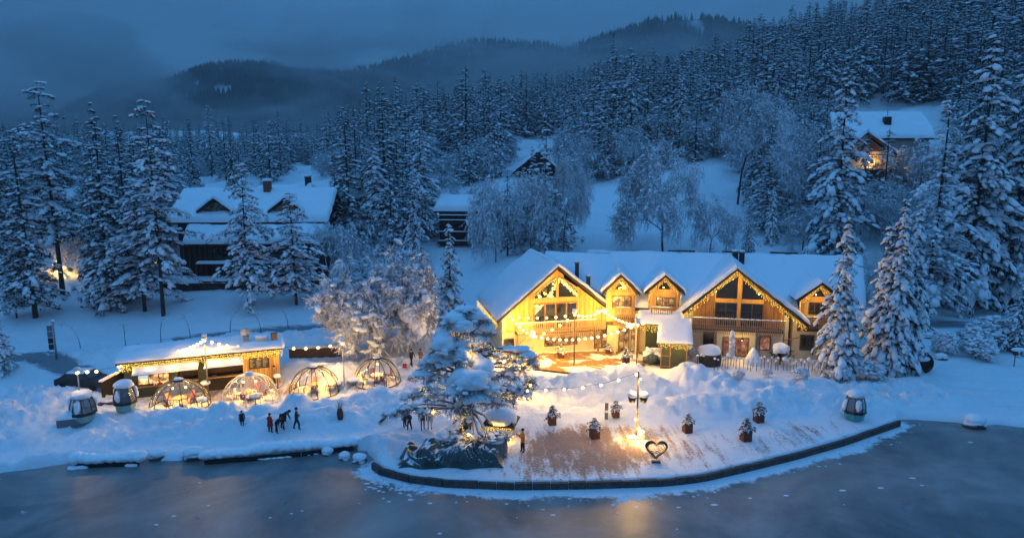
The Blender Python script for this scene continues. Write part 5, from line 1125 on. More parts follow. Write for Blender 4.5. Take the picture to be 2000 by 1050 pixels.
# ------------------------------------------------------------------ double lamp post, heart, small post
p = onground(1243, 858); lp = root('lamp_post', 'lamp post with two snow capped hanging pots and lit bulbs on the promenade', 'lamp post', p); zt = PD(1243, 726, p.y).z-p.z
mb = MB(); mb.tube([(0, 0, -.2), (0, 0, zt)], [.07, .05], M['brownwood'], 8); mb.build('post', lp)
for s, px in ((-1, 1233), (1, 1252)):
    q = PD(px, 776, p.y-.05)-p; a = s*.42; mb = MB(); mb.lathe([(.0, -.36), (.2, -.34), (.27, -.1), (.3, .08), (.24, .08)], (a, -.05, q.z), M['black'], 14); mb.tube([(0, 0, q.z), (a, -.05, q.z-.3)], .02, M['black'], 4); pt = mb.build('hanging_pot', lp)
    mb = MB(); mb.blob((a, -.05, q.z+.22), (.33, .33, .27), M['snow'], 3, .08, px, flat=.6); mb.build('snow_ball', pt)
for i, py in enumerate((739, 817, 834)):
    q = PD(1243, py, p.y)-p; mb = MB(); mb.blob((.11*(-1 if i % 2 else 1), -.1, q.z), .085, M['bulbbig'], 2, 0); mb.build('bulb', lp); lamp('bulb_light', (.11*(-1 if i % 2 else 1), -.1, q.z), (260, 150, 90)[i], (1, .66, .28), .1, lp)
lamp('bulb_light', (.1, -.4, .55), 50, (1, .68, .3), .12, lp)
mb = MB(); mb.box((.32, -.1, .2), (.5, .45, .5), M['plasterw']); mb.blob((.3, -.1, .48), (.3, .28, .12), M['snow'], 2, .1, 2); mb.blob((-.3, -.1, .05), (.5, .3, .14), M['snow'], 2, .2, 4); mb.build('base', lp)
fairy('fairy lights wound around the promenade lamp post', [[(p.x+.09*math.cos(i*1.1), p.y+.09*math.sin(i*1.1), p.z+.3+i*.12) for i in range(18)]], Matrix(), .2, (.02, .08), .03, 5)
p = P(1281, 903, 0); hs = root('heart_sculpture', 'dark metal heart sculpture with small hearts inside on the promenade', 'sculpture', (p.x, p.y, gz(p.x, p.y)), R(-6))
def heart(s, cx, cz, w, th, name, m='black'):
    n = 44; V = []; F = []
    for i in range(n):
        t_ = 2*PI*i/n; x = 16*math.sin(t_)**3/17; z = (13*math.cos(t_)-5*math.cos(2*t_)-2*math.cos(3*t_)-math.cos(4*t_))/17
        for k, y in ((1, -th/2), (1, th/2), (1-w*(1+.5*max(0, z)), -th/2), (1-w*(1+.5*max(0, z)), th/2)): V.append((cx+x*s*k, y, cz+(z+.05)*s*k))
    for i in range(n):
        a = i*4; b = ((i+1) % n)*4; F += [(a, b, b+2, a+2), (a+1, a+3, b+3, b+1), (a, a+1, b+1, b), (a+2, b+2, b+3, a+3)]
    mb = MB(); mb.add(V, F, M[m]); mb.build(name, hs)
heart(.80, 0, .95, .17, .13, 'outer_heart'); heart(.60, -.02, .92, .05, .10, 'middle_heart'); heart(.36, -.12, .56, .09, .08, 'small_heart'); heart(.24, -.12, .52, .12, .06, 'inner_heart')
mb = MB(); mb.b2(-.3, .3, -.12, .12, 0, .12, M['black']); mb.build('foot', hs)
p = onground(1184, 822); sp2 = root('info_post', 'short grey board post beside a planter on the promenade', 'sign post', p); mb = MB(); mb.b2(-.13, .13, -.06, .06, -.1, 1.35, M['grey']); mb.build('board', sp2); mb = MB(); mb.b2(-.125, .125, -.075, -.062, .55, .75, M['white']); mb.blob((0, 0, 1.37), (.15, .09, .07), M['snow'], 1, .1, 1); mb.build('panel', sp2)
p = onground(1003, 793); sp3 = root('bollard', 'blue and red wooden bollard behind the great pine', 'bollard', p); mb = MB(); mb.lathe([(.14, -.1), (.14, .8)], (0, 0, 0), pbr('blue_paint', (.06, .14, .28), .6), 10); mb.build('post', sp3); mb = MB(); mb.lathe([(.141, .8), (.141, 1.05), (.12, 1.2), (.0, 1.22)], (0, 0, 0), M['corten'], 10); mb.blob((0, 0, 1.25), (.15, .15, .09), M['snow'], 1, .1, 2); mb.build('cap', sp3)

# ------------------------------------------------------------------ gondola cabins
def gondola(px, py, w, label, col, rz, bench=False):
    p = onground(px, py); p.z -= .05; g = root('gondola_cabin', label, 'gondola cabin', p, rz); r = w/2
    mb = MB(); mb.lathe([(r*.55, 0), (r*.80, .12), (r*.95, .62)], (0, 0, 0), M[col], 8, smooth=False); mb.build('lower_body', g)
    mb = MB(); mb.lathe([(r*.95, .62), (r*1.04, .66), (r*1.04, .82), (r*.97, .86)], (0, 0, 0), M['black'], 8, smooth=False); mb.build('belt', g)
    mb = MB(); mb.lathe([(r*.97, .86), (r*.92, 1.3), (r*.72, 1.85), (r*.5, 1.98), (0, 2.02)], (0, 0, 0), M['gond'], 8, smooth=False); mb.build('window_shell', g)
    for k in range(8): mb = MB(); t_ = 2*PI*k/8; mb.tube([(r*f*math.cos(t_), r*f*math.sin(t_), z) for f, z in ((.98, .86), (.93, 1.3), (.73, 1.86), (.5, 1.99))], .035, M['black'], 4); mb.build('rib', g)
    mb = MB(); mb.b2(-r*.5, r*.5, -.2, .25, .5, .9, M['darkwood']); mb.build('seat', g)
    mb = MB(); rr = random.Random(px)
    for k in (0, 3, 5): t_ = 2*PI*(k+.5)/8; mb.blob((r*.86*math.cos(t_), r*.86*math.sin(t_), 1.25+rr.uniform(-.1, .15)), (.22, .22, .5), M['snow'], 2, .25, k+px)
    mb.build('side_snow', g); mb = MB(); mb.blob((0, 0, 2.12), (r*.82, r*.78, .38), M['snow'], 3, .10, px, flat=.45); mb.build('snow_cap', g)
gondola(1667, 822, 1.65, 'teal gondola cabin with snow cap standing at the end of the promenade', 'teal', .3)
gondola(246, 800, 1.7, 'mint gondola cabin with snow cap standing before the bar counter', 'mint', .2)
gondola(165, 826, 1.8, 'mint gondola cabin with snow cap behind the leftmost lamp pole', 'mint', .5)
p = onground(142, 833); gb = root('snowy_bench', 'low grey box bench with thick snow at the foot of the left gondola cabin', 'bench', p, .35); mb = MB(); mb.b2(-.9, .9, -.4, .4, -.1, .5, M['grey']); mb.build('box', gb); mb = MB(); snow_slab(mb, [(-.98, -.46, .5), (.98, -.46, .5), (.98, .46, .5), (-.98, .46, .5)], .42, 8, 5, 3, edge=.3); mb.build('snow_cover', gb)
# barrel
p = onground(1797, 728); br = root('barrel_sauna', 'dark round barrel sauna half buried in snow right of the snowy spruces', 'barrel sauna', p+Vector((0, 0, .9)), R(-12)); T_ = Matrix.Rotation(PI/2, 4, 'X'); n = 22
for k in range(n): mb = MB(); t0, t1 = 2*PI*k/n+.01, 2*PI*(k+1)/n-.01; mb.poly([(1.12*math.cos(t0), 1.12*math.sin(t0)), (1.12*math.cos(t1), 1.12*math.sin(t1)), (1.04*math.cos(t1), 1.04*math.sin(t1)), (1.04*math.cos(t0), 1.04*math.sin(t0))], 0, 2.3, M['brownwood']); mb.build('stave', br)
mb = MB(T_); mb.lathe([(0, -.35), (1.02, -.35)], (0, 0, 0), M['darkwood'], 24, smooth=False); mb.build('end_wall', br)
mb = MB(); mb.blob((0, 1.1, 1.1), (.9, 1.3, .35), M['snow'], 3, .08, 4, flat=.4); mb.blob((0, .25, .42), (.86, .45, .32), M['snow'], 2, .05, 6); mb.build('snow_cover', br)
mb = MB()
mb.tube([(1.09*math.cos(2*PI*i/24), -.02, 1.09*math.sin(2*PI*i/24)) for i in range(25)], .03, M['galv'], 5); mb.build('hoop', br)
# ------------------------------------------------------------------ bar
BF = Matrix.Translation((-32.8, 55.4, 0)) @ Matrix.Rotation(R(21), 4, 'Z'); LB = onpl(548, 740, BF)[0]
bar = root('bar_pavilion', 'long dark bar pavilion with snow roof and lit counter window behind the domes', 'bar'); hb_ = 3.05
BX = lambda px, py=740, y=0: onpl(px, py, BF, y)[0]; BZ = lambda px, py, y=0: onpl(px, py, BF, y)[1]
xw = BX(476)
wx = [BX(268), BX(332), BX(348), BX(388), BX(404), BX(472)]
mb = MB(BF); mb.b2(0, LB, 1.2, 4.2, -.3, hb_, M['darkwood']); mb.b2(0, wx[0], 0, 1.2, -.3, hb_, M['green']); mb.b2(wx[0], wx[1], 0, .2, -.3, 1.05, M['green']); mb.b2(wx[1], wx[2], 0, 1.2, -.3, hb_, M['green'])
mb.b2(wx[2], wx[3], 0, .2, -.3, 1.15, M['darkwood']); mb.b2(wx[3], wx[4], 0, 1.2, -.3, hb_, M['green']); mb.b2(wx[4], xw, 0, .2, -.3, 1.15, M['darkwood']); mb.b2(wx[0], xw, 0, .15, 2.35, hb_, M['darkwood']); mb.build('wall', bar)
cl_ = MB(BF); cl_.b2(xw, LB-.02, .02, 1.2, -.3, hb_, M['darkwood']); clo = cl_.build('clad_wall', bar)
planks(clo, (xw, LB), -.1, lambda x: hb_+.1, 0, BF, w=.2, mat='plank')
# lit counter window with shelves of goods, a cool screen in the corner
window(bar, wx[0], wx[1], 1.08, 2.33, .08, BF, 3, 1, glass='litwarm', fr='black')
mb = MB(BF); mb.b2(wx[0]+.12, wx[0]+.85, -.06, -.02, 1.65, 2.25, M['sign']); mb.build('screen', bar)
mb = MB(BF); mb.b2(wx[0]-.1, wx[1]+.1, -.35, -.02, .98, 1.06, M['plank2']); mb.build('counter', bar)
rr = random.Random(5)
for i in range(11): mb = MB(BF); x = wx[0]+.95+i*.17; h_ = rr.uniform(.15, .3); mb.lathe([(.05, 0), (.055, h_*.6), (.02, h_*.8), (.02, h_)], (x, -.18, 1.063), M[rr.choice(['green', 'white', 'corten', 'red'])], 8); tag(mb.build('bottle'), 'bottle or jar on the lit bar counter', 'bottle', 'bottles on the bar counter')
for a, b in ((wx[2], wx[3]), (wx[4], xw)):
    mb = MB(BF); mb.b2(a, b, -.45, .0, 1.17, 1.24, M['plank']); mb.build('shelf', bar); mb = MB(BF); mb.b2(a+.05, b-.05, 1.1, 1.18, 1.2, 2.3, M['brownwood']); mb.build('back_panel', bar)
mb = MB(BF); mb.b2(wx[2]+.1, wx[3]-.1, .02, .08, 2.0, 2.3, M['plank2']); mb.build('name_board', bar)
mb = MB(BF); 
for i in range(7): mb.b2(wx[2]+.3+i*.17, wx[2]+.38+i*.17, .005, .018, 2.1, 2.2, M['white'])
mb.build('board_lettering', bar)
mbx0, mbx1, mz0, mz1 = BX(488), BX(528), BZ(508, 718), BZ(508, 697)
mb = MB(BF); mb.b2(mbx0, mbx1, -.12, -.055, mz0, mz1, M['black']); mo = mb.build('menu_board', bar)
mb = MB(BF)
for c_i in range(3):
    for k in range(7):
        x = mbx0+.1+c_i*(mbx1-mbx0-.1)/3; mb.b2(x, x+rr.uniform(.2, .42), -.128, -.122, mz1-.15-k*.115, mz1-.12-k*.115, M['paleclo'])
mb.build('menu_lettering', mo)
mb = MB(BF); mb.b2(LB-.55, LB-.3, -.2, -.056, 2.55, 2.8, M['black']); mb.build('wall_lamp', bar)
for k, (a, b) in enumerate(((wx[0]-.2, wx[3]+.1), (wx[3]+.6, xw+.05))):
    mb = MB(BF); mb.thick([(a, -1.15, 2.35), (b, -1.15, 2.35), (b, -.02, 2.75), (a, -.02, 2.75)], .05, M['darkwood']); aw = mb.build('awning', bar); mb = MB(BF); snow_slab(mb, [(a, -1.2, 2.36), (b, -1.2, 2.36), (b, -.02, 2.77), (a, -.02, 2.77)], .2, 14, 4, 60+k, edge=.2); mb.build('awning_snow', aw)
mb = MB(BF); mb.b2(-.5, LB+.4, -.35, 4.6, hb_+.05, hb_+.28, M['darkwood']); ro = mb.build('roof', bar)
mb = MB(BF); snow_slab(mb, [(-.6, -.45, hb_+.28), (LB+.5, -.45, hb_+.28), (LB+.5, 4.7, hb_+.28), (-.6, 4.7, hb_+.28)], .3, 40, 14, 66, edge=.4); mb.build('roof_snow', ro)
q = BX(481, 665, 2.2); mb = MB(BF); mb.b2(q-.28, q+.28, 1.9, 2.5, hb_+.5, hb_+1.05, M['galv']); mb.lathe([(.1, 1.05), (.45, 1.2), (.5, 1.45), (.3, 1.7), (.05, 1.75)], (q, 2.2, hb_), M['plasterw'], 8, smooth=False); mb.build('roof_vent', ro)
q = BX(536, 665, 1.5); mb = MB(BF); mb.b2(q-.28, q+.28, 1.5, 2.0, hb_+.4, hb_+1.15, M['plank2']); mb.build('roof_box', ro)
mb = MB(BF); mb.b2(BX(500, 665, 1.5), BX(522, 665, 1.5), 1.4, 2.4, hb_+.5, hb_+.9, M['plasterw']); mb.blob(((BX(500,665,1.5)+BX(522,665,1.5))/2, 1.9, hb_+.95), (.6, .6, .15), M['snow'], 2, .1, 3); mb.build('roof_unit', ro)
fairy('curtain of fairy lights along the roof edge of the bar', [[(-.3, -.42, hb_+.1), (LB+.3, -.42, hb_+.1)]], BF, .075, (.15, .62), .034, 21, 7, light_at=[(x, -.9, hb_-.25) for x in np.linspace(.4, LB-.4, 8)])
# roof string of globes on the bar
e0 = BF @ Vector((0, -.2, hb_+.5)); festoon('festoon string lying along the snowy roof of the bar', [PD(232,712,56.0), PD(262,700,56.4), PD(300,694,56.5), PD(330,690,57), PD(350,684,58)], 7, 40, group='festoon strings round the bar', r=.13)
pd = pole(408, 776, 662, 'tall lamp pole between the two left domes', .065, 'galv', power=300); pe = pole(673, 762, 668, 'lamp pole between the two right domes', .05, 'galv', power=520); pf = pole(162, 824, 724, 'lamp pole at the far left end of the bar terrace', .06, 'galv', cap=False, power=110)
festoon('festoon string rising from the bar roof to the tall pole', [PD(350,683,57.6), pd], 8, 40, group='festoon strings round the bar', sag=.1)
festoon('festoon string from the tall pole along the roof to its right end', [pd, PD(440,672,58.8), PD(500,678,59.6), PD(550,672,60.4)], 9, 40, group='festoon strings round the bar')
festoon('festoon string from the bar roof to the lamp pole between the right domes', [PD(550,676,60.4), pe], 6, 45, group='festoon strings round the bar', sag=.25)
festoon('festoon string over the dark fence from the far left pole to the bar', [pf, PD(195,722,55.5), PD(224,716,56), PD(236,710,56)], 4, 40, group='festoon strings round the bar')
# dark side fence left of the bar
W0 = onground(200, 780); W1 = onground(238, 772); W0.z = W1.z = 0
a = math.atan2(W1.y-W0.y, W1.x-W0.x); fn = root('board_fence', 'dark board fence closing the left end of the bar', 'fence', W0, a); l = (W1-W0).length+1.4; hh = BZ(215, 732)
for i in range(int(l/.16)): mb = MB(); mb.b2(i*.16+.006, i*.16+.154, -.02-.004*(i % 2), .03, -.2, 2.05, M['darkwood']); mb.build('board', fn)
mb = MB(); snow_slab(mb, [(0, -.12, 2.05), (l, -.12, 2.05), (l, .2, 2.05), (0, .2, 2.05)], .16, 8, 3, 5, edge=.12); mb.blob((l-.5, .1, 2.35), (.5, .3, .3), M['snow'], 2, .15, 3); mb.build('snow_cover', fn)
# car behind it
p = onground(166, 756); car = root('parked_car', 'dark parked car with snow on the roof behind the left lamp poles', 'car', p, R(-6))
prof = [(-2.2, .45), (-2.15, .85), (-1.7, 1.0), (-1.1, 1.42), (.5, 1.45), (1.2, 1.02), (2.05, .85), (2.15, .5), (2.0, .28), (-2.1, .28)]; mb = MB(); mb.poly(prof[::-1], -.82, .82, M['car']); mb.build('body', car)
mb = MB(); mb.poly([(-1.05, 1.0), (-.85, 1.36), (.42, 1.38), (.95, 1.02)][::-1], -.835, -.822, M['glass']); mb.build('side_window', car); mb = MB(); mb.add([(.55, -.7, 1.44), (.55, .7, 1.44), (1.17, .74, 1.05), (1.17, -.74, 1.05)], [(3, 2, 1, 0)], M['glass'], T=Matrix.Translation((.02, 0, .012))); mb.build('windscreen', car)
for x in (-1.35, 1.35):
    for s in (-1, 1):
        mb = MB(Matrix.Translation((x, s*.78, .33)) @ Matrix.Rotation(PI/2, 4, 'X')); mb.lathe([(.0, -.11), (.2, -.11), (.33, -.1), (.34, 0), (.33, .1), (.2, .11), (0, .11)], (0, 0, 0), M['tyre'], 18); wl = mb.build('wheel', car); mb = MB(Matrix.Translation((x, s*.78, .33)) @ Matrix.Rotation(PI/2, 4, 'X')); mb.lathe([(0, -.125), (.19, -.12)], (0, 0, 0), M['galv'], 12); mb.build('rim', wl)
mb = MB(); snow_slab(mb, [(-1.05, -.75, 1.43), (.5, -.75, 1.45), (.5, .75, 1.45), (-1.05, .75, 1.43)], .14, 6, 4, 4, edge=.15); mb.build('roof_snow', car)
# ------------------------------------------------------------------ domes and what stands in them
def chair(loc, rz, label, mat='tan', h=.46, back=.45, group=None, snow=False):
    c = root('chair', label, 'chair', loc, rz, group); mb = MB(); mb.box((0, 0, h), (.46, .46, .06), M[mat]); mb.build('seat', c); mb = MB(); mb.box((0, .22, h+.03+back/2), (.46, .05, back), M[mat], rx=-.12); mb.build('backrest', c)
    for x in (-1, 1):
        for y_ in (-1, 1): mb = MB(); mb.tube([(x*.19, y_*.19, h-.03), (x*.21, y_*.21, 0)], .022, M['black'], 5); mb.build('leg', c)
    if snow: mb = MB(); mb.blob((0, 0, h+.1), (.25, .25, .1), M['snow'], 1, .1, 2); mb.build('seat_snow', c)
    return c
def table(loc, label, r=.5, h=.74, mat='white', snow=0, cat='table', leg='black', group=None, sq=False):
    t_ = root('table', label, cat, loc, 0, group); mb = MB()
    if sq: mb.box((0, 0, h), (r*2, r*2, .05), M[mat])
    else: mb.lathe([(0, -.03), (r, -.03), (r, .02), (0, .02)], (0, 0, h), M[mat], 18, smooth=False)
    mb.build('tabletop', t_); mb = MB(); mb.lathe([(r*.55, 0), (r*.5, .03), (.05, .06), (.04, h-.04)], (0, 0, 0), M[leg], 10); mb.build('pedestal', t_)
    if snow: mb = MB(); mb.blob((0, 0, h+.02+snow*.4), (r*1.02, r*1.02, snow), M['snow'], 3, .07, int(loc[0]*10), flat=.4); mb.build('snow_cover', t_)
    return t_
DOMES = [(353, 793, 2.3, 'black', 'leftmost glass dome with dark ribs and red cushions inside', ['terracotta', 'tan', 'corten']), (490, 780, 2.25, 'white', 'second glass dome from the left with pale ribs', ['terracotta', 'paleclo', 'terracotta']),
         (615, 765, 2.15, 'black', 'third glass dome from the left with dark ribs beside the pole', ['tan', 'white', 'tan']), (737, 746, 2.1, 'black', 'rightmost glass dome with dark ribs below the frosted tree', ['corten', 'tan', 'corten'])]
for di, (px, py, r, rm, lb, cm) in enumerate(DOMES):
    p = P(px, py, 0); p.z = .02; d = root('glass_dome', lb, 'dome', p, .2*di); n = 12; hz = 2.25
    prof = [(r*math.cos(t_)*1.0, hz*math.sin(t_)**.93) for t_ in np.linspace(0.02, PI/2*.94, 12)]
    for k in range(n):
        mb = MB(); a0 = 2*PI*k/n; mb.lathe(prof, (0, 0, 0), M['dome'], 3, True, a0, a0+2*PI/n); mb.build('panel', d)
        mb = MB(); mb.tube([(x*1.004*math.cos(a0), x*1.004*math.sin(a0), z) for x, z in prof], .038, M[rm], 5); mb.build('rib', d)
    mb = MB(); mb.tube([(r*math.cos(2*PI*i/36), r*math.sin(2*PI*i/36), .04) for i in range(37)], .05, M[rm], 5); mb.build('base_ring', d)
    mb = MB(); mb.lathe([(.42, -.04), (.42, .05), (0, .09)], (0, 0, hz*1.0-.02), M[rm], 14); mb.build('top_cap', d)
    mb = MB(); mb.blob((0, 0, hz+.1), (.36, .34, .12), M['snow'], 2, .12, di, flat=.3); mb.build('cap_snow', d)
    nm = ('leftmost', 'second', 'third', 'rightmost')[di]
    table(p+Vector((0, -.1, .01)), 'round table set inside the %s glass dome' % nm, .55, .74, 'plank2' if di != 3 else 'white')
    for k in range(4):
        a = 1.2+k*PI/2+di*.3; chair(p+Vector((1.15*math.cos(a), 1.15*math.sin(a), .01)), a-PI/2, 'cushioned chair inside the %s glass dome' % nm, cm[k % 3], group='chairs in the %s dome' % nm)
    for k, (ox, oy, oz) in enumerate(((-.55, 0, 1.55), (.5, .1, 1.6)) if di != 3 else ((.05, 0, 1.72),)):
        l = root('pendant_lamp', ('left' if k == 0 else 'right')+' glowing pendant lamp inside the %s glass dome' % nm if di != 3 else 'single glowing pendant lamp inside the rightmost glass dome', 'lamp', p+Vector((ox, oy, oz))); mb = MB(); mb.tube([(0, 0, .1), (0, 0, .5)], .01, M['black'], 4); mb.build('cord', l)
        mb = MB(); mb.blob((0, 0, 0), .10, M['bulbbig'], 2, 0); mb.build('bulb', l); lamp('lamp_light', (0, 0, 0), 230, (1, .58, .22), .115, l)
    gl = MB(); rr = random.Random(di)
    fairy('garland of tiny lights round the wall of the %s glass dome' % nm, [[(p.x+(r-.2)*math.cos(2*PI*i/16), p.y+(r-.2)*math.sin(2*PI*i/16), 1.0+.12*(i % 2)) for i in range(17)]], Matrix(), .3, (.02, .1), .026, di+30)
    mb = MB()
    for i in range(10): a = 2*PI*i/10; mb.blob((p.x+.38*math.cos(a), p.y-.1+.38*math.sin(a), .80), (.07, .07, .05), M[rr.choice(['white', 'red', 'paleclo', 'plank'])], 1, .1, i)
    tag(mb.build('tableware'), 'cups and plates on the table inside the %s glass dome' % nm, 'tableware')
# ---- snowy tables between the domes
for a in ((395, 796, .42, .62, 'square snowy table left of the tall pole in front of the leftmost dome'), (403, 770, .4, .95, 'high snowy table at the foot of the tall pole'), (500, 790, .5, .7, 'snowy box table before the second dome'), (655, 762, .55, .6, 'snowy box table right of the third dome'), (690, 756, .5, .6, 'snowy box table left of the rightmost dome'), (543, 757, .3, 1.0, 'high snowy table behind the second dome')):
    p = P(a[0], a[1], 0); table(p, a[4], a[2], a[3], 'grey', .22, sq=a[3] < .8)
for i, (px, py) in enumerate(((400, 745), (385, 752), (433, 745), (460, 740), (420, 752))):
    p = P(px, py, 0); t_ = root('bar_stool', ('white bar stool with snow at the bar counter, number from the left '.replace(', number from the left ', '')+(' left of the pole', ' farthest left', ' just right of the pole', ' farthest right', ' nearest the pole foot')[i]), 'stool', p); mb = MB(); mb.lathe([(0, .78), (.2, .78), (.22, .84), (.0, .86)], (0, 0, 0), M['white'], 12); mb.build('seat', t_); mb = MB()
    for k in range(4): mb.tube([(.1*math.cos(k*PI/2), .1*math.sin(k*PI/2), .8), (.22*math.cos(k*PI/2), .22*math.sin(k*PI/2), 0)], .018, M['white'], 4)
    mb.build('leg_frame', t_); mb = MB(); mb.blob((0, 0, .9), (.22, .22, .1), M['snow'], 1, .1, i); mb.build('snow_cap', t_)
# pallet crates, dark obelisks (slatted pyramids) in front of the bar
for (px, py, lb) in ((320, 752, 'slim slatted wooden obelisk tree before the lit counter'), (452, 742, 'slim slatted wooden obelisk tree before the right counter')):
    p = P(px, py, 0); p.y -= .6; ob = root('wooden_obelisk', lb, 'obelisk', p); h_ = 2.7
    for sx, sy in ((-1, -1), (1, -1), (1, 1), (-1, 1)): mb = MB(); mb.tube([(sx*.38, sy*.38, 0), (sx*.05, sy*.05, h_)], .035, M['darkwood'], 4); mb.build('leg', ob)
    for k in range(9):
        f = 1-k/10; mb = MB(); w_ = .38*f+.02
        for s in (-1, 1): mb.b2(-w_, w_, s*w_-.02, s*w_+.02, h_*k/10+.15, h_*k/10+.24, M['brownwood']); mb.b2(s*w_-.02, s*w_+.02, -w_+.02, w_-.02, h_*k/10+.15, h_*k/10+.24, M['brownwood'])
        mb.build('rung', ob)
    mb = MB(); mb.blob((0, 0, h_+.05), (.12, .12, .1), M['snow'], 1, .1, 1); mb.build('snow_cap', ob)
for (a, b, px, lb, z, m_) in ((1.3, .5, 626, 'low brown board screen behind the third dome', 0, 'plank2'),):
    p = P(px-25, 744, 0); p.y += 1.2; s = root('board_screen', lb, 'screen', p, .1)
    for k in range(4): mb = MB(); mb.b2(0, 2.2, 0, .05, .15+k*.26, .38+k*.26, M[m_]); mb.build('board', s)
    mb = MB(); mb.blob((1.1, 0, 1.25), (1.1, .14, .12), M['snow'], 2, .1, 1); mb.build('snow_cover', s)
mb = MB(); p = P(212, 795, 0); ct = root('wooden_crate', 'low rusty brown crate table between the two mint gondola cabins', 'crate', p, .2)
for k in range(4): mb = MB(); mb.b2(-.7, .7, -.38+k*.2, -.21+k*.2, .42, .47, M['corten']); mb.build('plank', ct)
mb = MB(); mb.b2(-.65, .65, -.35, .37, -.02, .418, M['corten']); mb.blob((.1, .1, .5), (.5, .3, .07), M['snow'], 2, .2, 3); mb.build('body', ct)
# dark hedge/stone wall behind the right end of the bar
fw = root('low_wall', 'low dark snow capped wall running behind the domes under the festoon', 'wall'); 
for i in range(9):
    p = P(572+i*11, 695-i*.4, .6); mb = MB(); mb.box((p.x, p.y, .95), (.62, .45, 1.0+.1*(i % 2)), M['brownwood'], rz=.1); mb.build('block', fw)
mb = MB(); 
for i in range(9): p = P(572+i*11, 695-i*.4, .6); mb.blob((p.x, p.y, 1.5), (.45, .38, .16), M['snow'], 2, .2, i)
mb.build('snow_cover', fw)
# ------------------------------------------------------------------ sign totem, road furniture, saplings
p = onground(108, 702); st = root('sign_totem', 'tall grey sign mast with small dark boards beside the left road', 'sign', p, .2); zt = PD(108, 627, p.y).z-p.z; mb = MB(); mb.tube([(.15, 0, -.3), (.15, 0, zt)], .09, M['galv'], 8); mb.build('mast', st)
for k in range(4): mb = MB(); mb.b2(-.42, .02, -.04, .04, zt*.74-k*.62, zt*.74-k*.62+.55, M['grey' if k < 2 else 'black']); mb.build('board', st)
mb = MB(); mb.blob((.15, 0, zt+.08), (.16, .14, .1), M['snow'], 1, .1, 2); mb.blob((-.2, 0, zt*.74+.6), (.24, .08, .07), M['snow'], 1, .1, 3); mb.build('snow_cap', st)
sap = []
for i, (px, py, top, bend) in enumerate(((158, 684, 640, -1), (246, 680, 632, 0), (315, 672, 630, .3), (372, 661, 620, -.4), (450, 654, 626, 1.2), (510, 650, 615, -.7), (563, 642, 612, -.5))):
    g = onground(px, py); h_ = 2.7; p0 = g; rr = random.Random(i+3); s = root('sapling', ('bare sapling bent far left at the roadside beside the sign mast', 'straight bare sapling at the roadside above the left end of the bar', 'bare sapling leaning right above the bar roof', 'thin bare sapling above the tall pole', 'sapling bent over like a hoop above the roof vent', 'bowed bare sapling right of the hoop shaped one', 'bare sapling farthest right along the road')[i], 'sapling', p0)
    mb = MB(); path = [(bend*2.2*(k/7)**2.2, 0, h_*math.sin(min(1, k/7)*(1.75 if abs(bend) > .9 else 1.4))) for k in range(8)]; path[0] = (0, 0, -.2); mb.tube(path, [.045-.005*k for k in range(8)], M['twigdark'], 4); mb.build('stem', s); mb = MB()
    for k in range(14): q = Vector(path[rr.randint(3, 7)]); mb.tube([q, q+Vector((rr.gauss(0, .35), rr.gauss(0, .3), rr.uniform(-.2, .5)))], .012, M['twigdark'], 3, cap=False)
    mb.build('twig_tuft', s)
p = onground(1980, 716); s = root('road_post', 'small round sign post with snow at the right edge', 'sign post', p); mb = MB(); mb.tube([(0, 0, -.2), (0, 0, 1.3)], .05, M['grey'], 6); mb.build('post', s); mb = MB(); mb.lathe([(0, 0), (.22, .02), (.25, .2), (.2, .38), (0, .4)], (0, 0, 1.2), M['corten'], 12); mb.build('head', s); mb = MB(); mb.blob((.25, 0, 1.75), (.75, .3, .2), M['snow'], 2, .1, 4); mb.build('snow_cap', s)
for i, (px, py, w_, lb) in enumerate(((1815, 661, .9, 'dark low snowed over box near the right road'), (1838, 702, .6, 'small dark stone poking from the snow right of the barrel'), (165, 600, .5, 'small snow topped stone among the left pines'), (240, 592, .6, 'snow topped stump beside the tall narrow spruce'), (938, 860, .1, ''))):
    if not lb: continue
    g = onground(px, py); s = root('snowy_stone', lb, 'stone', g); mb = MB(); mb.blob((0, 0, .1), (w_, w_*.6, .35), M['rock'], 2, .2, i); mb.build('stone', s); mb = MB(); mb.blob((0, .1, .4), (w_*1.0, w_*.7, .25), M['snow'], 2, .15, i, flat=.5); mb.build('snow_cap', s)
for i, (px, py, h_, w_, lb) in enumerate(((1905, 700, 2.0, 1.2, 'dense snow buried bush right of the barrel'), (1850, 690, 2.2, .9, 'twiggy frosted bush behind the buried one'), (1945, 672, 3.0, 1.2, 'big snow loaded bush left of the young spruce'), (1990, 668, 3.6, 1.2, 'snow loaded bush at the right edge'), (1640, 748, 1.3, 1.0, 'small frosted bush at the foot of the snow crusted spruce'), (1560, 742, 1.1, 1.0, 'small frosted bush by the end of the stake fence'), (1500, 738, .8, 1.0, 'tiny frosted bush under the stake fence'), (1440, 738, .8, 1.0, 'tiny frosted bush below the parasol'),
       (1690, 742, 1.6, 1.3, 'frosted bush between the two snow crusted spruces'), (1350, 705, 1.5, .6, 'thin frosted bush at the right corner of the green shed'), (1010, 640, 1.5, .8, 'dark little bush at the left corner of the chalet'))):
    g = onground(px, py); plant('snowy_shrub', K['bush'], g, h_, lb, 'shrub', wid=w_)

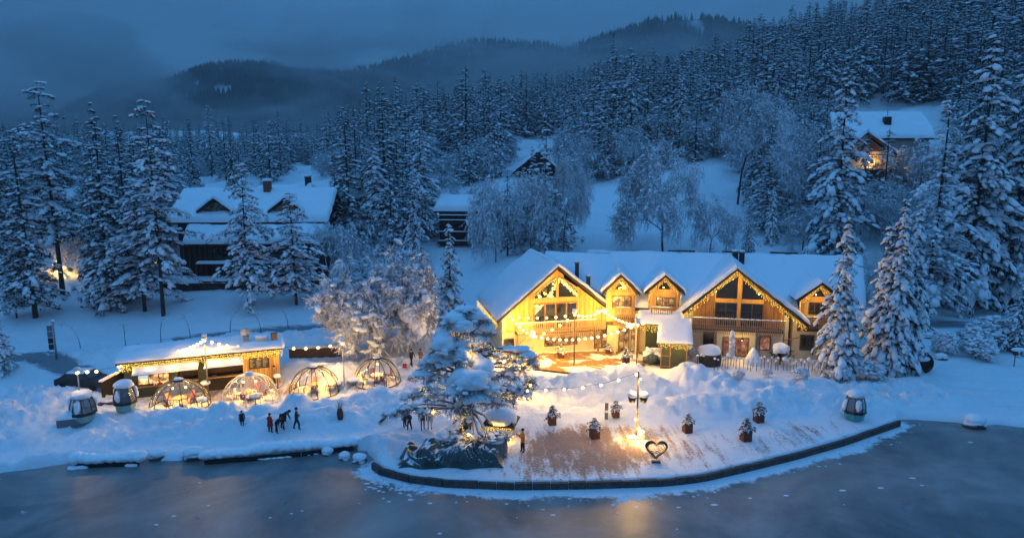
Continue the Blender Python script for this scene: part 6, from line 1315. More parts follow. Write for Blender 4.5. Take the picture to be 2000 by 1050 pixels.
# ------------------------------------------------------------------ kiosk with snow roof, wooden tub, tarpaulin, great pine
p = P(979, 842, 0); p.z = gz(p.x, p.y); kz = root('small_kiosk', 'small kiosk with thick warm lit snow roof behind the great pine', 'kiosk', p, R(-12)); kz.scale = (.86, .86, 1); zk = PD(985, 822, p.y).z-p.z
for x, y_ in ((-.9, -.8), (.95, -.8), (.95, .8), (-.9, .8)): mb = MB(); mb.b2(x-.08, x+.08, y_-.08, y_+.08, -.2, zk, M['darkwood']); mb.build('post', kz)
mb = MB(); mb.b2(-.8, .85, -.75, .75, -.2, 1.0, M['darkwood']); mb.build('counter', kz)
mb = MB(); V = [(-1.45, -1.35, zk), (1.45, -1.35, zk), (1.45, 1.35, zk), (-1.45, 1.35, zk), (-.5, 0, zk+.9), (.5, 0, zk+.9)]; mb.add(V, [(0, 1, 5, 4), (1, 2, 5), (2, 3, 4, 5), (3, 0, 4), (3, 2, 1, 0)], M['roof']); kr = mb.build('roof', kz)
mb = MB(); mb.blob((0, 0, zk+.34), (1.45, 1.35, .72), M['snow'], 3, .10, 12, flat=.35); mb.build('roof_snow', kr)
for k in range(18): mb = MB(); a = -1.4+k*.165; mb.b2(a-.04, a+.04, -1.4, -1.36, zk-.14, zk+.02, M['galv']); mb.build('eave_slat', kr)
fairy('fairy lights hanging under the eave of the small kiosk', [[(-1.3, -1.42, zk-.05), (1.3, -1.42, zk-.05)]], Matrix.Translation(p) @ Matrix.Rotation(R(-12), 4, 'Z') @ Matrix.Diagonal((.86, .86, 1, 1)), .12, (.15, .7), .03, 44, 26, light_at=[(-.6, -1.7, zk-.5), (.6, -1.7, zk-.5)])
p = P(967, 888, 0); tb_ = root('wooden_tub', 'round grey tub of upright staves between tarpaulin and kiosk', 'tub', p)
for k in range(20): t_ = 2*PI*k/20; mb = MB(Matrix.Rotation(t_, 4, 'Z')); mb.b2(.78, .86, -.115, .115, -.1, 1.15, M['grey']); mb.build('stave', tb_)
mb = MB(); mb.lathe([(0, 1.02), (.77, 1.02)], (0, 0, 0), M['darkwood'], 20); mb.blob((0, 0, 1.08), (.7, .7, .12), M['snow'], 2, .1, 2); mb.build('lid', tb_)
# tarpaulin thrown over a heap
tx0 = P(783, 892, 0); tx1 = P(985, 900, 0); nxx, nyy = 120, 44; Wd = tx1.x-tx0.x; Ym = P(885, 912, 0).y; V = []; F = []
def tarph(u, v):
    pk = 1.35*math.exp(-((u-.28)/.10)**2)*(1 if v > .2 else 1)+1.0*math.exp(-((u-.52)/.16)**2)+.95*math.exp(-((u-.72)/.14)**2)+.75*math.exp(-((u-.92)/.10)**2)+.75*math.exp(-((u-.06)/.08)**2)
    e = math.sin(PI*min(1, max(0, v)))**.45; eu = min(1, min(u, 1-u)*14+.02)
    return (pk*.95+.15)*e*eu
for j in range(nyy+1):
    for i in range(nxx+1):
        u, v = i/nxx, j/nyy; h_ = tarph(u, v); fold = abs(float(vn(u*17+2.2*math.sin(v*5)+v*3.5*math.sin(u*9), v*1.3+2, 5)))*1.25+abs(float(vn(u*38-v*9, v*3.5, 7)))*.5
        y_ = Ym-.25+v*2.9-.9*(u-.5)**2*-1.2+float(vn(u*9, 3, 2))*.4*(v < .3); V.append((tx0.x+u*Wd+float(vn(v*6, u*5, 4))*.22, y_, max(-.05, .02+h_*(1-.15*fold)+(fold-.35)*.75*min(1, h_*1.5))))
for j in range(nyy):
    for i in range(nxx): a = j*(nxx+1)+i; F.append((a, a+1, a+nxx+2, a+nxx+1))
# snow settles in the flatter hollows of the sheet
tmm = newmat('tarpaulin_snow'); t = NT(tmm); o_ = t.n('OutputMaterial'); p_ = t.n('BsdfPrincipled'); t.l(p_.outputs[0], o_.inputs[0]); c_ = t.n('TexCoord'); g_ = t.n('NewGeometry'); s_ = t.n('SeparateXYZ'); t.l(g_.outputs['Normal'], s_.inputs[0])
f_ = rng(mth('ADD', s_.outputs[2], mth('MULTIPLY', noise(1.3, 5), .7)), 1.10, 1.24); t.l(mixc(f_, mixc(rng(noise(1.1, 3), .4, .6), (.04, .075, .072), (.018, .03, .034)), (.8, .83, .87)), p_.inputs['Base Color']); t.l(rng(f_, 0, 1, .33, .8), p_.inputs['Roughness'])
mb = MB(); mb.add(V, F, tmm, False); tag(mb.build('tarpaulin'), 'crumpled dark green tarpaulin over a heap under the great pine', 'tarpaulin')

# great pine hung with snow
p = P(905, 872, 0); TB_ = Vector((p.x, p.y+.6, .2)); gt = root('great_pine', 'great spreading pine hung with blue snow masses and fairy lights over the tarpaulin', 'tree', TB_)
Yt = TB_.y; rr = random.Random(99)
def L_(px, py, dy=0): return PD(px, py, Yt+dy)-TB_
trk = [L_(905, 875), L_(906, 850), L_(913, 820, 0), L_(917, 795, .1), L_(905, 765, .1), L_(903, 730, .1), L_(907, 695, .2), L_(910, 660, .2), L_(908, 625, .2), L_(908, 600, .2)]
mb = MB(); mb.tube(trk, [.62, .46, .40, .38, .34, .29, .24, .18, .11, .05], M['bark'], 10); mb.tube([L_(912, 835), L_(893, 800, -.3), L_(885, 770, -.6)], [.2, .16, .1], M['bark'], 7); mb.build('trunk', gt)
# pads: px, py, depth offset, half width px, half height px, snow amount
PADS = [(908,603,.2,24,10,.8),(890,622,-.3,26,16,1.1),(928,618,.2,24,14,.8),(905,640,-.6,24,18,1.1),(950,642,.3,18,13,1.0),(875,650,-.2,26,16,1.0),(868,672,-.9,28,20,1.3),(900,668,-.5,30,18,1.0),(935,662,.2,24,14,.9),
 (850,700,0,26,13,.9),(838,715,.5,24,11,.7),(880,705,-.4,28,14,.8),(903,695,-1.1,18,20,1.2),(925,700,-.6,22,17,.9),(960,690,.2,26,13,.6),(990,680,.6,24,11,.6),(1015,682,.4,22,12,.7),(1030,692,.2,20,12,.7),(1000,700,0,22,14,.6),(1040,705,.2,13,12,.5),
 (825,730,-.3,24,10,.7),(860,735,-.2,26,11,.6),(905,738,-1.4,32,24,1.6),(925,745,-1.8,38,26,1.6),(942,718,-1.0,26,20,1.2),(895,760,-1.6,26,17,.8),(930,775,-1.7,34,16,.9),(958,755,-1.3,26,16,.8),(960,778,-1.2,24,14,.7),(985,730,-.2,26,15,.6),(1005,755,-.4,20,14,.6),(1020,765,-.4,16,12,.5),(985,775,-.8,22,14,.6),
 (890,790,-1.5,18,14,.6),(830,760,-.5,24,9,.5),(800,790,-.2,18,10,.5),(780,800,0,16,9,.5),(800,770,.2,16,8,.4),(850,775,-.4,18,8,.4),(760,805,.1,12,7,.4),(835,800,-.6,20,7,.4),(865,850,-1.4,16,20,.9),(880,835,-1.2,14,12,.7),
 (925,845,-1.9,22,14,.5),(950,850,-2.0,24,13,.5),(975,845,-1.9,22,14,.5),(940,870,-2.3,24,12,.5),(965,872,-2.3,22,12,.5),(915,865,-2.0,20,10,.4),(900,850,-1.6,16,10,.4),(905,815,-1.2,16,9,.4),(1010,720,.6,24,13,.5),(870,620,.6,12,9,.6),(948,625,.8,14,10,.6)]
pc_ = FPX/(Yt*cp+(H-5)*sp); br_ = MB(); sn_ = MB(); NC = []; ND = []; NL = []; TA = []; TBn = []
for (px, py, dy, wx_, hx_, am) in PADS:
    c = L_(px, py, dy); w_ = wx_/pc_; h_ = hx_/pc_; k = min(range(len(trk)), key=lambda i: abs(trk[i].z-(c.z-.10*abs(c.x-trk[i].x)-.05*(i % 3))) if 2 < i else 9); a = trk[k]; lowb = py > 755 and px < 870
    m = a.lerp(c, .5)+Vector((0, 0, .35 if not lowb else .1)); rb_ = .11 if (c-a).length > 2 else .07; br_.tube([a, a.lerp(m, .6), m, m.lerp(c, .55)+Vector((0, 0, .05)), c-Vector((0, 0, .08))], [rb_, rb_*.85, rb_*.7, rb_*.5, .03], M['bark'], 6, cap=False)
    n = int(26+70*w_*h_)
    for _ in range(n):
        a_ = rr.random()*6.28; s_ = rr.random()**.5*1.12; q = Vector((w_*s_*math.cos(a_), w_*.8*s_*math.sin(a_), -h_*.55*rr.random()-h_*.45*s_*s_)); d_ = Vector((math.cos(a_), math.sin(a_)*.8, -.3-.5*s_)).normalized(); NC.append(c+q); ND.append(d_); NL.append(rr.uniform(.16, .30))
        if rr.random() < .35: TA.append(c-Vector((0, 0, .05))); TBn.append(c+q)
    # snow lies as lumps of different size: thick and smooth where the pad is heavily laden, crumbs elsewhere
    if am > .65: sn_.blob(c+Vector((0, 0, h_*.10)), (w_*.86, w_*.72, h_*.72*min(1.15, am)), M['snow'], 3, .16, px+py, flat=.62)
    for _ in range(int((5+9*w_/.8)*(1 if am > .75 else .8))):
        a_ = rr.random()*6.28; s_ = rr.uniform(.35, 1.08); z_ = h_*(.35-.8*s_*s_)*(1 if am > .7 else .55); r_ = rr.uniform(.10, .28)*(1 if am > .75 else .8)*(1.25-.45*s_); sn_.blob(c+Vector((w_*s_*math.cos(a_), w_*.8*s_*math.sin(a_), z_)), (r_*1.25, r_*1.1, r_*.62), M['snow'], 2, .2, rr.randint(0, 999), flat=.7)
br_.build('limb', gt); Vn, Fn = spikes(np.array([tuple(v) for v in NC]), np.array([tuple(v) for v in ND]), np.array(NL)*1.15, .045, 18, 5, .35); pv, pf_ = prisms(np.array([tuple(v) for v in TA]), np.array([tuple(v) for v in TBn]), np.full(len(TA), .028), np.full(len(TA), .012)); pf3 = np.concatenate([pf_[:, [0, 1, 2]], pf_[:, [0, 2, 3]]])
cr_ = link('crown', fastmesh('great_pine_crown', np.concatenate([Vn, pv]), np.concatenate([Fn, pf3+len(Vn)]), [M['pineneedle']], smooth=False), gt); sn_.build('crown_snow', cr_, kind='stuff')
def tw_(l): return [TB_+L_(*a) for a in l]
fairy('fairy lights strung through the branches of the great pine', [tw_([(925,840,-1.9),(905,850,-1.9),(915,870,-2.1),(900,820,-1.6),(915,800,-1.6)]), tw_([(830,795,-.8),(850,800,-.9),(880,808,-1.3),(905,812,-1.5)]), tw_([(945,835,-2.1),(975,835,-2.1)]), tw_([(850,745,-.8),(900,772,-1.9),(960,765,-1.7),(1010,772,-.8)]), tw_([(880,640,-.9),(905,655,-1.1),(940,665,-.4),(985,690,0),(1030,702,-.2)]), tw_([(915,640,-.4),(920,690,-.9),(900,715,-1.4)]), tw_([(835,760,-.7),(815,755,-.3),(845,770,-.6)])], Matrix(), .19, (.08, .5), .028, 71, 3, light_at=tw_([(915,850,-2.4),(850,806,-1.3),(960,828,-2.4),(925,690,-1.4),(985,705,-.6)]))
p = onground(1030, 772); s = root('leaning_bush', 'small leaning frosted bush with a glowing bulb right of the great pine', 'shrub', p); mb = MB(); mb.tube([(-.5, 0, -.1), (-.1, 0, .5), (.1, 0, 1.1)], [.12, .1, .06], M['bark'], 6); mb.build('stem', s)
C_ = np.array([[rr.gauss(.2, .3), rr.gauss(0, .3), 1.0+rr.gauss(0, .32)] for _ in range(150)]); V_, F_ = spikes(C_, C_*0+[0, 0, .2], np.full(150, .28), .06, 7, 5); link('crown', fastmesh('leaning_bush_crown', V_, F_, [M['needle']], smooth=False), s); mb = MB(); mb.blob((.25, -.35, 1.0), .11, M['bulbbig'], 2, 0); mb.build('bulb', s); lamp('bulb_light', (.25, -.38, 1.0), 160, (1, .66, .25), .125, s)

# frosted tree by the domes, lit from below
p = onground(742, 694); kt = leafless('lit_rime_tree', 11.5, 6.6, 88, 6, 4, .28, .034, 1.1, fork=.2, ntw=7, lumps=1.3, stem=.33)
zt = PD(742, 478, p.y).z; plant('rime_tree', kt, p, zt-p.z, 'wide frosted tree glowing warm pink in the lamp light above the rightmost dome', 'tree', rz=2.2, wid=.93)
mb = MB(); sc_ = root('snow_pad', 'great curved pad of snow resting on the right side of the warm lit tree', 'snow mass', p)
for (a, b, w_, h_, dy) in ((800, 610, 20, 22, -2.5), (812, 625, 16, 26, -2.4), (790, 595, 16, 12, -2.2), (735, 612, 18, 14, -3.2), (725, 605, 12, 10, -3.2), (820, 645, 12, 16, -2.4), (835, 595, 16, 8, -1), (730, 575, 9, 8, -2.6)):
    q = PD(a, b, p.y+dy)-p; k = FPX/72; mb.blob(q, (w_/k, w_/k*.8, h_/k*.8), M['snow'], 3, .2, a)
mb.build('snow', sc_)
# ------------------------------------------------------------------ houses on the slopes
def simple_house(name, label, px, py, Y, ang, w, dep, hw_, hr_, wall='darkwood', base='brownwood', ov=.9, sn=.5, gable_front=True, seed=0, wins=(), zoff=0):
    """w wide, dep deep, walls hw_ high and ridge at hr_; gable to the lake or ridge along the lake"""
    g = PD(px, py, Y); zb = float(ground(np.array([g.x]), np.array([g.y]))[0])-.3+zoff; h = root(name, label, 'house', (g.x, g.y, zb), R(ang))
    mb = MB()
    if gable_front: mb.poly([(-w/2, -2), (w/2, -2), (w/2, hw_), (0, hr_-.3), (-w/2, hw_)], 0, dep, M[wall])
    else:
        mb.b2(-w/2, w/2, 0, dep, -2, hw_, M[wall]); mb.add([(-w/2, 0, hw_), (-w/2, dep, hw_), (-w/2, dep/2, hr_-.3), (w/2, 0, hw_), (w/2, dep, hw_), (w/2, dep/2, hr_-.3)], [(0, 1, 2), (3, 5, 4)], M[wall])
    mb.build('wall', h)
    if gable_front: gable_roof(h, w/2+ov, hw_-ov*(hr_-hw_)/(w/2), hr_, -ov*1.3, dep+ov, sn=sn, seed=seed)
    else:
        sl = (hr_-hw_)/(dep/2); ro = MB(); a = [(-w/2-ov, -ov, hw_-ov*sl), (w/2+ov, -ov, hw_-ov*sl), (w/2+ov, dep/2, hr_), (-w/2-ov, dep/2, hr_)]; b = [(-w/2-ov, dep/2, hr_), (w/2+ov, dep/2, hr_), (w/2+ov, dep+ov, hw_-ov*sl), (-w/2-ov, dep+ov, hw_-ov*sl)]
        ro.thick(a, .25, M['darkwood']); ro.thick(b, .25, M['darkwood']); o = ro.build('roof', h); mb = MB(); snow_slab(mb, [(q[0], q[1], q[2]+.02) for q in a], sn, 40, 16, seed, edge=.45, lumps=.09); snow_slab(mb, [(q[0], q[1], q[2]+.02) for q in b], sn, 20, 8, seed+1, edge=.45); mb.build('roof_snow', o)
    for (x0, x1, z0, z1, nx, nz, gl) in wins: window(h, x0, x1, z0, z1, -.04, Matrix(), nx, nz, glass=gl)
    return h
def smallchim(h, x, y, z0, z1, w=.7, m='terracotta'):
    mb = MB(); mb.b2(x-w/2, x+w/2, y-w/2, y+w/2, z0, z1, M[m]); mb.build('chimney', h); mb = MB(); mb.blob((x, y, z1+.15), (w*.75, w*.7, .28), M['snow'], 2, .1, 4, flat=.5); mb.build('chimney_snow', h)
# old chalet on the left
oc = simple_house('old_chalet', 'large dark old chalet with two dormers and snow roof among the left pines', 495, 545, 99, 3, 20.5, 12, 9.0, 12.3, 'darkwood', gable_front=False, seed=71, sn=.75, ov=1.3)
zb = oc.location.z
for px in (425, 560):
    q = PD(px, 408, 99.6); x = q.x-oc.location.x; D_ = Matrix.Translation((x, -.2, 0)); za = PD(px, 388, 99).z-zb; ze = PD(px, 408, 99).z-zb
    mb = MB(D_); mb.poly([(-1.9, ze-.6), (1.9, ze-.6), (0, za-.3)], .35, 4.5, M['darkwood']); mb.build('dormer_wall', oc)
    o = polywin(oc, [(-1.55, ze-.35), (-.06, ze-.35), (-.06, za-.55), (-1.5, ze+.05)], .3, D_, 'rail'); polywin(oc, [(.06, ze-.35), (1.55, ze-.35), (1.5, ze+.05), (.06, za-.55)], .3, D_, 'rail')
    gable_roof(oc, 2.5, ze-.35, za+.15, -.2, 5, D_, sn=.5, seed=px, name='dormer_roof')
smallchim(oc, PD(526,370,104).x-oc.location.x, 5.0, 10.5, 13.9, 1.0)
mb = MB(); a = [(-7.5, -5.5, 5.7), (11.5, -5.5, 5.7), (11.5, .2, 7.7), (-9.0, .2, 7.7)]; mb.thick(a, .3, M['darkwood']); o = mb.build('lower_roof', oc); mb = MB(); snow_slab(mb, [(q[0], q[1], q[2]+.02) for q in a], .8, 36, 12, 73, edge=.6); mb.build('lower_roof_snow', o)
mb = MB(); mb.b2(-8.2, 11, -4.2, 0, -2, 5.3, M['darkwood']); mb.build('front_wing', oc)
for i in range(8): mb = MB(); x = -8.0+i*.75; mb.b2(x, x+.22, -4.45, -4.2, .8+.2*(i % 2), 5.2, M['brownwood']); mb.build('timber_fin', oc)
for k, z in ((0, 3.1), (1, .9)):
    mb = MB(); mb.b2(-5.5+k, 10.8, -6.3-k*1.2, -4.2, z-.25, z, M['darkwood']); mb.b2(-5.5+k, 10.8, -6.35-k*1.2, -6.25-k*1.2, z+.7, z+.85, M['brownwood']); d_ = mb.build('deck', oc); mb = MB(); snow_slab(mb, [(-5.6+k, -6.4-k*1.2, z), (10.9, -6.4-k*1.2, z), (10.9, -5.3-k*1.2, z), (-5.6+k, -5.3-k*1.2, z)], .35, 24, 4, 80+k, edge=.25); mb.build('deck_snow', d_)
    window(oc, -5+k, 10, z+.2, z+1.9, -4.25, Matrix(), 9, 1)
mb = MB(); mb.b2(-9.8, 2, -7.2, -5.6, -3.2, .6, M['darkwood']); mb.build('cellar_wall', oc)
for i in range(9): mb = MB(); x = -9.6+i*1.25; mb.b2(x, x+1.12, -7.32, -7.22, -2.6, .3, M['green' if i % 3 else 'darkwood']); mb.build('cellar_panel', oc)
mb = MB(); snow_slab(mb, [(-10, -7.5, .62), (2.3, -7.5, .62), (2.3, -5.0, .8), (-10, -5.0, .8)], .5, 24, 6, 84, edge=.4); mb.build('cellar_snow', oc)
# other houses
h2 = simple_house('gable_house', 'small dark gabled house with chimney behind the right end of the old chalet', 610, 390, 128, 24, 7.6, 11, 2.8, 6.4, gable_front=True, seed=75, sn=.6, wins=((-.8, .8, 2.8, 4.3, 2, 1, 'glass'),), zoff=1.2); smallchim(h2, -.2, 3, 5, 8.0, 1.1, 'black')
mb = MB(); mb.b2(-8.4, -3.6, 3, 10, -2, 3.8, M['darkwood']); mb.build('side_wing', h2); mb = MB(); snow_slab(mb, [(-9, 1.5, 3.3), (-3.0, 1.5, 3.3), (-1.0, 7, 6.0), (-9, 7, 6.0)], .6, 18, 10, 77, edge=.5); mb.build('wing_roof_snow', h2)
simple_house('snowy_house', 'low snow roofed house behind the left pines above the warm glow', 135, 458, 118, -8, 8.5, 8, 2.6, 6.2, gable_front=False, seed=91, sn=.7, wins=((-2.5, -.5, .8, 2, 2, 1, 'glass'),))
simple_house('snowy_house', 'snow roofed hut peeking over the middle wood', 878, 348, 165, 5, 7, 6, 2.2, 4.2, gable_front=False, seed=93, sn=.5)
h5 = simple_house('hillside_cabin', 'dark wooden cabin with snow gable roof up on the hillside', 1050, 338, 160, 0, 9.6, 8, 2.6, 6.6, 'darkwood', seed=95, sn=.55, ov=1.0, wins=((-1.2, 1.2, 1.0, 2.4, 2, 1, 'glass'),)); mb = MB(); mb.b2(-1.5, 3.0, -1.0, -.06, -2, .6, M['terracotta']); mb.build('brick_base', h5)
h6 = simple_house('balcony_house', 'dark house with snowy balcony rails half hidden by frosted trees', 908, 470, 113, -4, 8.5, 8, 6.2, 7.6, 'darkwood', gable_front=False, seed=97, sn=.9, ov=.8)
for z in (1.0, 2.5, 4.4, 5.2): mb = MB(); mb.b2(-4.3, 4.3, -1.5, -1.35, z, z+.14, M['darkwood']); b_ = mb.build('rail', h6); mb = MB(); snow_slab(mb, [(-4.3, -1.55, z+.14), (4.3, -1.55, z+.14), (4.3, -1.3, z+.14), (-4.3, -1.3, z+.14)], .14, 10, 3, 3, edge=.1); mb.build('rail_snow', b_)
mb = MB(); mb.b2(-4.4, 4.4, -1.5, 0, .6, .8, M['darkwood']); mb.b2(-4.4, 4.4, -1.5, 0, 3.9, 4.1, M['darkwood']); mb.build('balcony_floor', h6)
# hillside house with the lit window
g = PD(1705, 350, 136); HM = root('hillside_house', 'pale hillside house with one warmly lit window and black chimney', 'house', (g.x, g.y, g.z), R(-6)); gz_ = g.z
HX = Matrix.Translation((g.x, g.y, g.z)) @ Matrix.Rotation(R(-6), 4, 'Z'); hx = lambda px, py, y=0: onpl(px, py, HX, y); lz = lambda px, py, y=0: hx(px, py, y)[1]-0
def lz(px, py, y=0): return (HX.inverted() @ Vector((0, 0, hx(px, py, y)[1])) ).z if False else hx(px, py, y)[1]
a0, za = hx(1695, 258); l0, ze = hx(1640, 305); r0, ze2 = hx(1762, 312)
mb = MB(); mb.poly([(l0+1, -3), (r0-1.2, -3), (r0-1.2, ze2+.3), (a0, za-.6), (l0+1, ze+.3)], 1, 9, M['plasterw']); mb.build('gable_wall', HM)
mb = MB(); q = [hx(*k, .9) for k in ((1678, 296), (1727, 296), (1697, 272))]; mb.poly(q, .85, .98, M['corten']); mb.build('gable_panel', HM)
gable_roof(HM, a0-l0, ze, za, 0, 8, Matrix(), xa=a0, hwr=r0-a0, sn=.5, seed=101)
x1_, z1_ = hx(1830, 268, 2); mb = MB(); mb.b2(a0, x1_-1, 3, 12, -3, z1_+.2, M['plasterw']); mb.build('main_wall', HM)
rq = [(l0-1, 1.2, z1_-.2), (x1_, 1.2, z1_-.2), (x1_, 9, hx(1790, 222, 9)[1]), (l0+.5, 9, hx(1790, 222, 9)[1])]; mb = MB(); mb.thick(rq, .3, M['darkwood']); ro = mb.build('main_roof', HM); mb = MB(); snow_slab(mb, [(q[0], q[1], q[2]+.02) for q in rq], .6, 30, 14, 103, edge=.5); mb.build('roof_snow', ro)
mb = MB(); cx = hx(1731, 250, 5)[0]; mb.b2(cx-.65, cx+.65, 4.4, 5.6, hx(1731, 254, 5)[1]-1, hx(1731, 229, 5)[1], M['black']); mb.tube([(cx, 5, hx(1731,229,5)[1]), (cx, 5, hx(1731,216,5)[1])], .06, M['black'], 5); mb.blob((cx, 5, hx(1731,229,5)[1]+.1), (.7, .6, .18), M['snow'], 2, .1, 3, flat=.4); mb.build('chimney', HM)
wx0, wz0 = hx(1690, 329, .96); wx1, wz1 = hx(1723, 303, .96)
window(HM, wx0, (wx0+wx1)/2, wz0, wz1, .96, Matrix(), 1, 1, glass='litwarm', fr='plank2'); window(HM, (wx0+wx1)/2+.2, wx1, wz0, wz1, .96, Matrix(), 1, 1, glass='lit', fr='plank2')
mb = MB(); b0_, bz_ = hx(1680, 331, -.5); b1_, _ = hx(1752, 331, -.5); mb.b2(b0_, b1_, -.5, 1, bz_-.25, bz_, M['darkwood']); 
for k in range(4): mb.b2(b0_, b1_, -.5, -.44, bz_+.2+k*.25, bz_+.25+k*.25, M['galv'])
mb.b2(b0_, b1_, -.55, -.4, bz_+1.2, bz_+1.3, M['white']); mb.build('balcony', HM); mb = MB(); mb.b2(b0_+.5, b1_-2, .3, 1, -3.5, bz_-.26, M['brownwood']); mb.build('ground_floor', HM)
lamp('window_light', ((wx0+wx1)/2-.6, .5, (wz0+wz1)/2), 120, (1, .6, .25), .3, HM)
x, z = hx(1805, 290, 2.9); window(HM, x-.8, x+1, z-.9, z+1.2, 2.95, Matrix(), 2, 1)
simple_house('snowy_house', 'snow roofed side house right of the hillside house', 1850, 300, 142, -30, 8, 9, 3.0, 5.8, seed=105, sn=.6, zoff=2)
simple_house('dark_shed', 'dark open shed with snowy roof at the right edge', 1985, 592, 86, -18, 9, 7, 2.9, 5.2, 'darkwood', gable_front=False, seed=107, sn=.6, ov=1.2, wins=((-2.6, -1.7, -.2, 2.4, 1, 1, 'glass'),))
# two lamps among the left trees
for px, py, pw, lb in ((128, 524, 420, 'warm glowing garden lamp behind the tallest pine'), (298, 502, 70, 'small warm lamp by the stem left of the old chalet'), (105, 520, 250, 'second warm garden lamp left of the tallest pine')):
    g = onground(px, py+14); z = PD(px, py, g.y).z; l = root('garden_lamp', lb, 'lamp', g); mb = MB(); mb.tube([(0, 0, -.2), (0, 0, z-g.z)], .05, M['black'], 5); mb.build('post', l); mb = MB(); mb.blob((0, 0, z-g.z+.1), .2, M['bulbbig'], 2, 0); mb.build('bulb', l); lamp('lamp_light', (0, 0, z-g.z+.1), pw, (1, .52, .2), .22, l)
g = onground(140, 535); plant('rime_tree', K['rime'], g+Vector((1.5, 2.5, 0)), 6, 'low frosted tree lit orange by the garden lamp', 'tree')

# ------------------------------------------------------------------ people
def person(px, py, h, rz, label, top, legs='blackcloth', hat=None, lean=0.0, stride=.12, arms='down', hood=False, gpt=None, skirt=False, bag=None):
    """one continuous skinned body; arms: down, up (hands at the face), fwd, bent"""
    g = gpt or onground(px, py); s = h/1.76
    J = [(0, 0, .95), (0, .01-lean*.12, 1.12), (0, 0-lean*.36, 1.38), (0, 0-lean*.45, 1.48), (0, -.03-lean*.58, 1.62)]
    if lean > .8: J = [(0, 0, .93), (0, -.12, 1.08), (0, -.36, 1.26), (0, -.46, 1.30), (0, -.58, 1.33)]
    V = [Vector(j) for j in J]; E = [(0, 1), (1, 2), (2, 3), (3, 4)]; Rd = [.175, .165, .185, .07, .105]; Rg = [1, 1, 1, 2, 3]
    def add(parent, p, r, rg): V.append(Vector(p)); E.append((parent, len(V)-1)); Rd.append(r); Rg.append(rg); return len(V)-1
    for sx, st in ((-1, stride), (1, -stride)):
        a = add(0, (sx*.1, 0, .86), .125, 4); a = add(a, (sx*.11, -st*.9-.02, .48), .085, 4); a = add(a, (sx*.115, -st*1.2+abs(st)*.3, .10), .06, 4); add(a, (sx*.13, -st*1.2-.13+abs(st)*.3, .045), .055, 5)
    C2 = V[2]
    for sx in (-1, 1):
        sh_ = add(2, (C2.x+sx*.2, C2.y, C2.z+.0), .085, 1)
        if arms == 'up': el = add(sh_, (sx*.26, C2.y-.12, C2.z-.24), .065, 1); wr = add(el, (sx*.12, C2.y-.36, C2.z-.06), .05, 1); hd = (sx*.07, C2.y-.42, C2.z-.02)
        elif arms == 'fwd': el = add(sh_, (sx*.24, C2.y-.16, C2.z-.26), .065, 1); wr = add(el, (sx*.2, C2.y-.30, C2.z-.46), .05, 1); hd = (sx*.18, C2.y-.34, C2.z-.54)
        elif arms == 'bent': el = add(sh_, (sx*.28, C2.y+.05, C2.z-.26), .065, 1); wr = add(el, (sx*.16, C2.y-.2, C2.z-.30), .05, 1); hd = (sx*.1, C2.y-.26, C2.z-.28)
        else: el = add(sh_, (sx*.27, C2.y+.03*sx, C2.z-.28), .065, 1); wr = add(el, (sx*.28, C2.y-.06-.05*sx, C2.z-.54), .048, 1); hd = (sx*.28, C2.y-.09, C2.z-.63)
        w_ = add(wr, hd, .042, 3)
        for k in range(5): f = Vector(hd)+Vector(((k-2)*.018, -.015-(.02 if k else 0), -.075+.012*abs(k-2))) if k else Vector(hd)+Vector((-sx*.045, -.02, -.035)); add(w_, f, .010, 3)
    me = bpy.data.meshes.new('person_body'); me.from_pydata(V, E, []); o = bpy.data.objects.new('tmp', me); COL.objects.link(o)
    sk = o.modifiers.new('s', 'SKIN'); sk.use_smooth_shade = True; sb_ = o.modifiers.new('u', 'SUBSURF'); sb_.levels = 1; sb_.render_levels = 1
    for i, d in enumerate(me.skin_vertices[0].data): d.radius = (Rd[i], Rd[i]*.85); d.use_root = (i == 0)
    dg = bpy.context.evaluated_depsgraph_get(); m2 = bpy.data.meshes.new_from_object(o.evaluated_get(dg)); bpy.data.objects.remove(o); m2.name = 'person_body'
    ms = [M['skin'], M[top], M['skin'], M['skin'], M[legs], M['blackcloth']]
    m2.materials.clear()
    for m in ms: m2.materials.append(m)
    A = np.array([(*v,) for v in V]); seg_ = [(a, b) for a, b in E]; PA = A[[a for a, b in seg_]]; PB = A[[b for a, b in seg_]]; RG_ = np.array([Rg[b] for a, b in seg_])
    for pl_ in m2.polygons:
        c = np.array(pl_.center); d = PB-PA; t_ = np.clip(((c-PA)*d).sum(1)/np.maximum((d*d).sum(1), 1e-6), 0, 1); k = int(np.argmin(np.linalg.norm(PA+d*t_[:, None]-c, axis=1))); rg = RG_[k]
        if rg == 4 and c[2] > .78: rg = 1
        pl_.material_index = int(rg); pl_.use_smooth = True
    pr_ = root('person', label, 'person', g, rz); pr_.scale = (s, s, s); link('body', m2, pr_); hd = V[4]
    # coat, hair or hat, face
    mb = MB()
    if skirt: mb.lathe([(.19, 1.1), (.22, .9), (.25, .62), (.23, .60)], (0, 0, 0), M[top], 14); mb.build('coat', pr_)
    mb = MB(); hc = M[hat or 'hair']; mb.blob(hd+Vector((0, .025, .045)), (.112, .118, .105), hc, 2, .04, 3); 
    if hood: mb.blob(hd+Vector((0, .05, -.02)), (.14, .13, .16), M[top], 2, .05, 4)
    mb.build('hair' if not hat else 'hat', pr_); mb = MB(); f = hd+Vector((0, -.098, -.015))
    for sx in (-1, 1): mb.blob(f+Vector((sx*.035, .004, .02)), (.012, .008, .008), M['black'], 1, 0)
    mb.blob(f+Vector((0, -.012, -.01)), (.014, .02, .022), M['skin'], 1, 0); mb.b2(f.x-.025, f.x+.025, f.y-.004, f.y+.01, f.z-.055, f.z-.045, M['terracotta']); mb.build('face', pr_)
    return pr_, hd, s
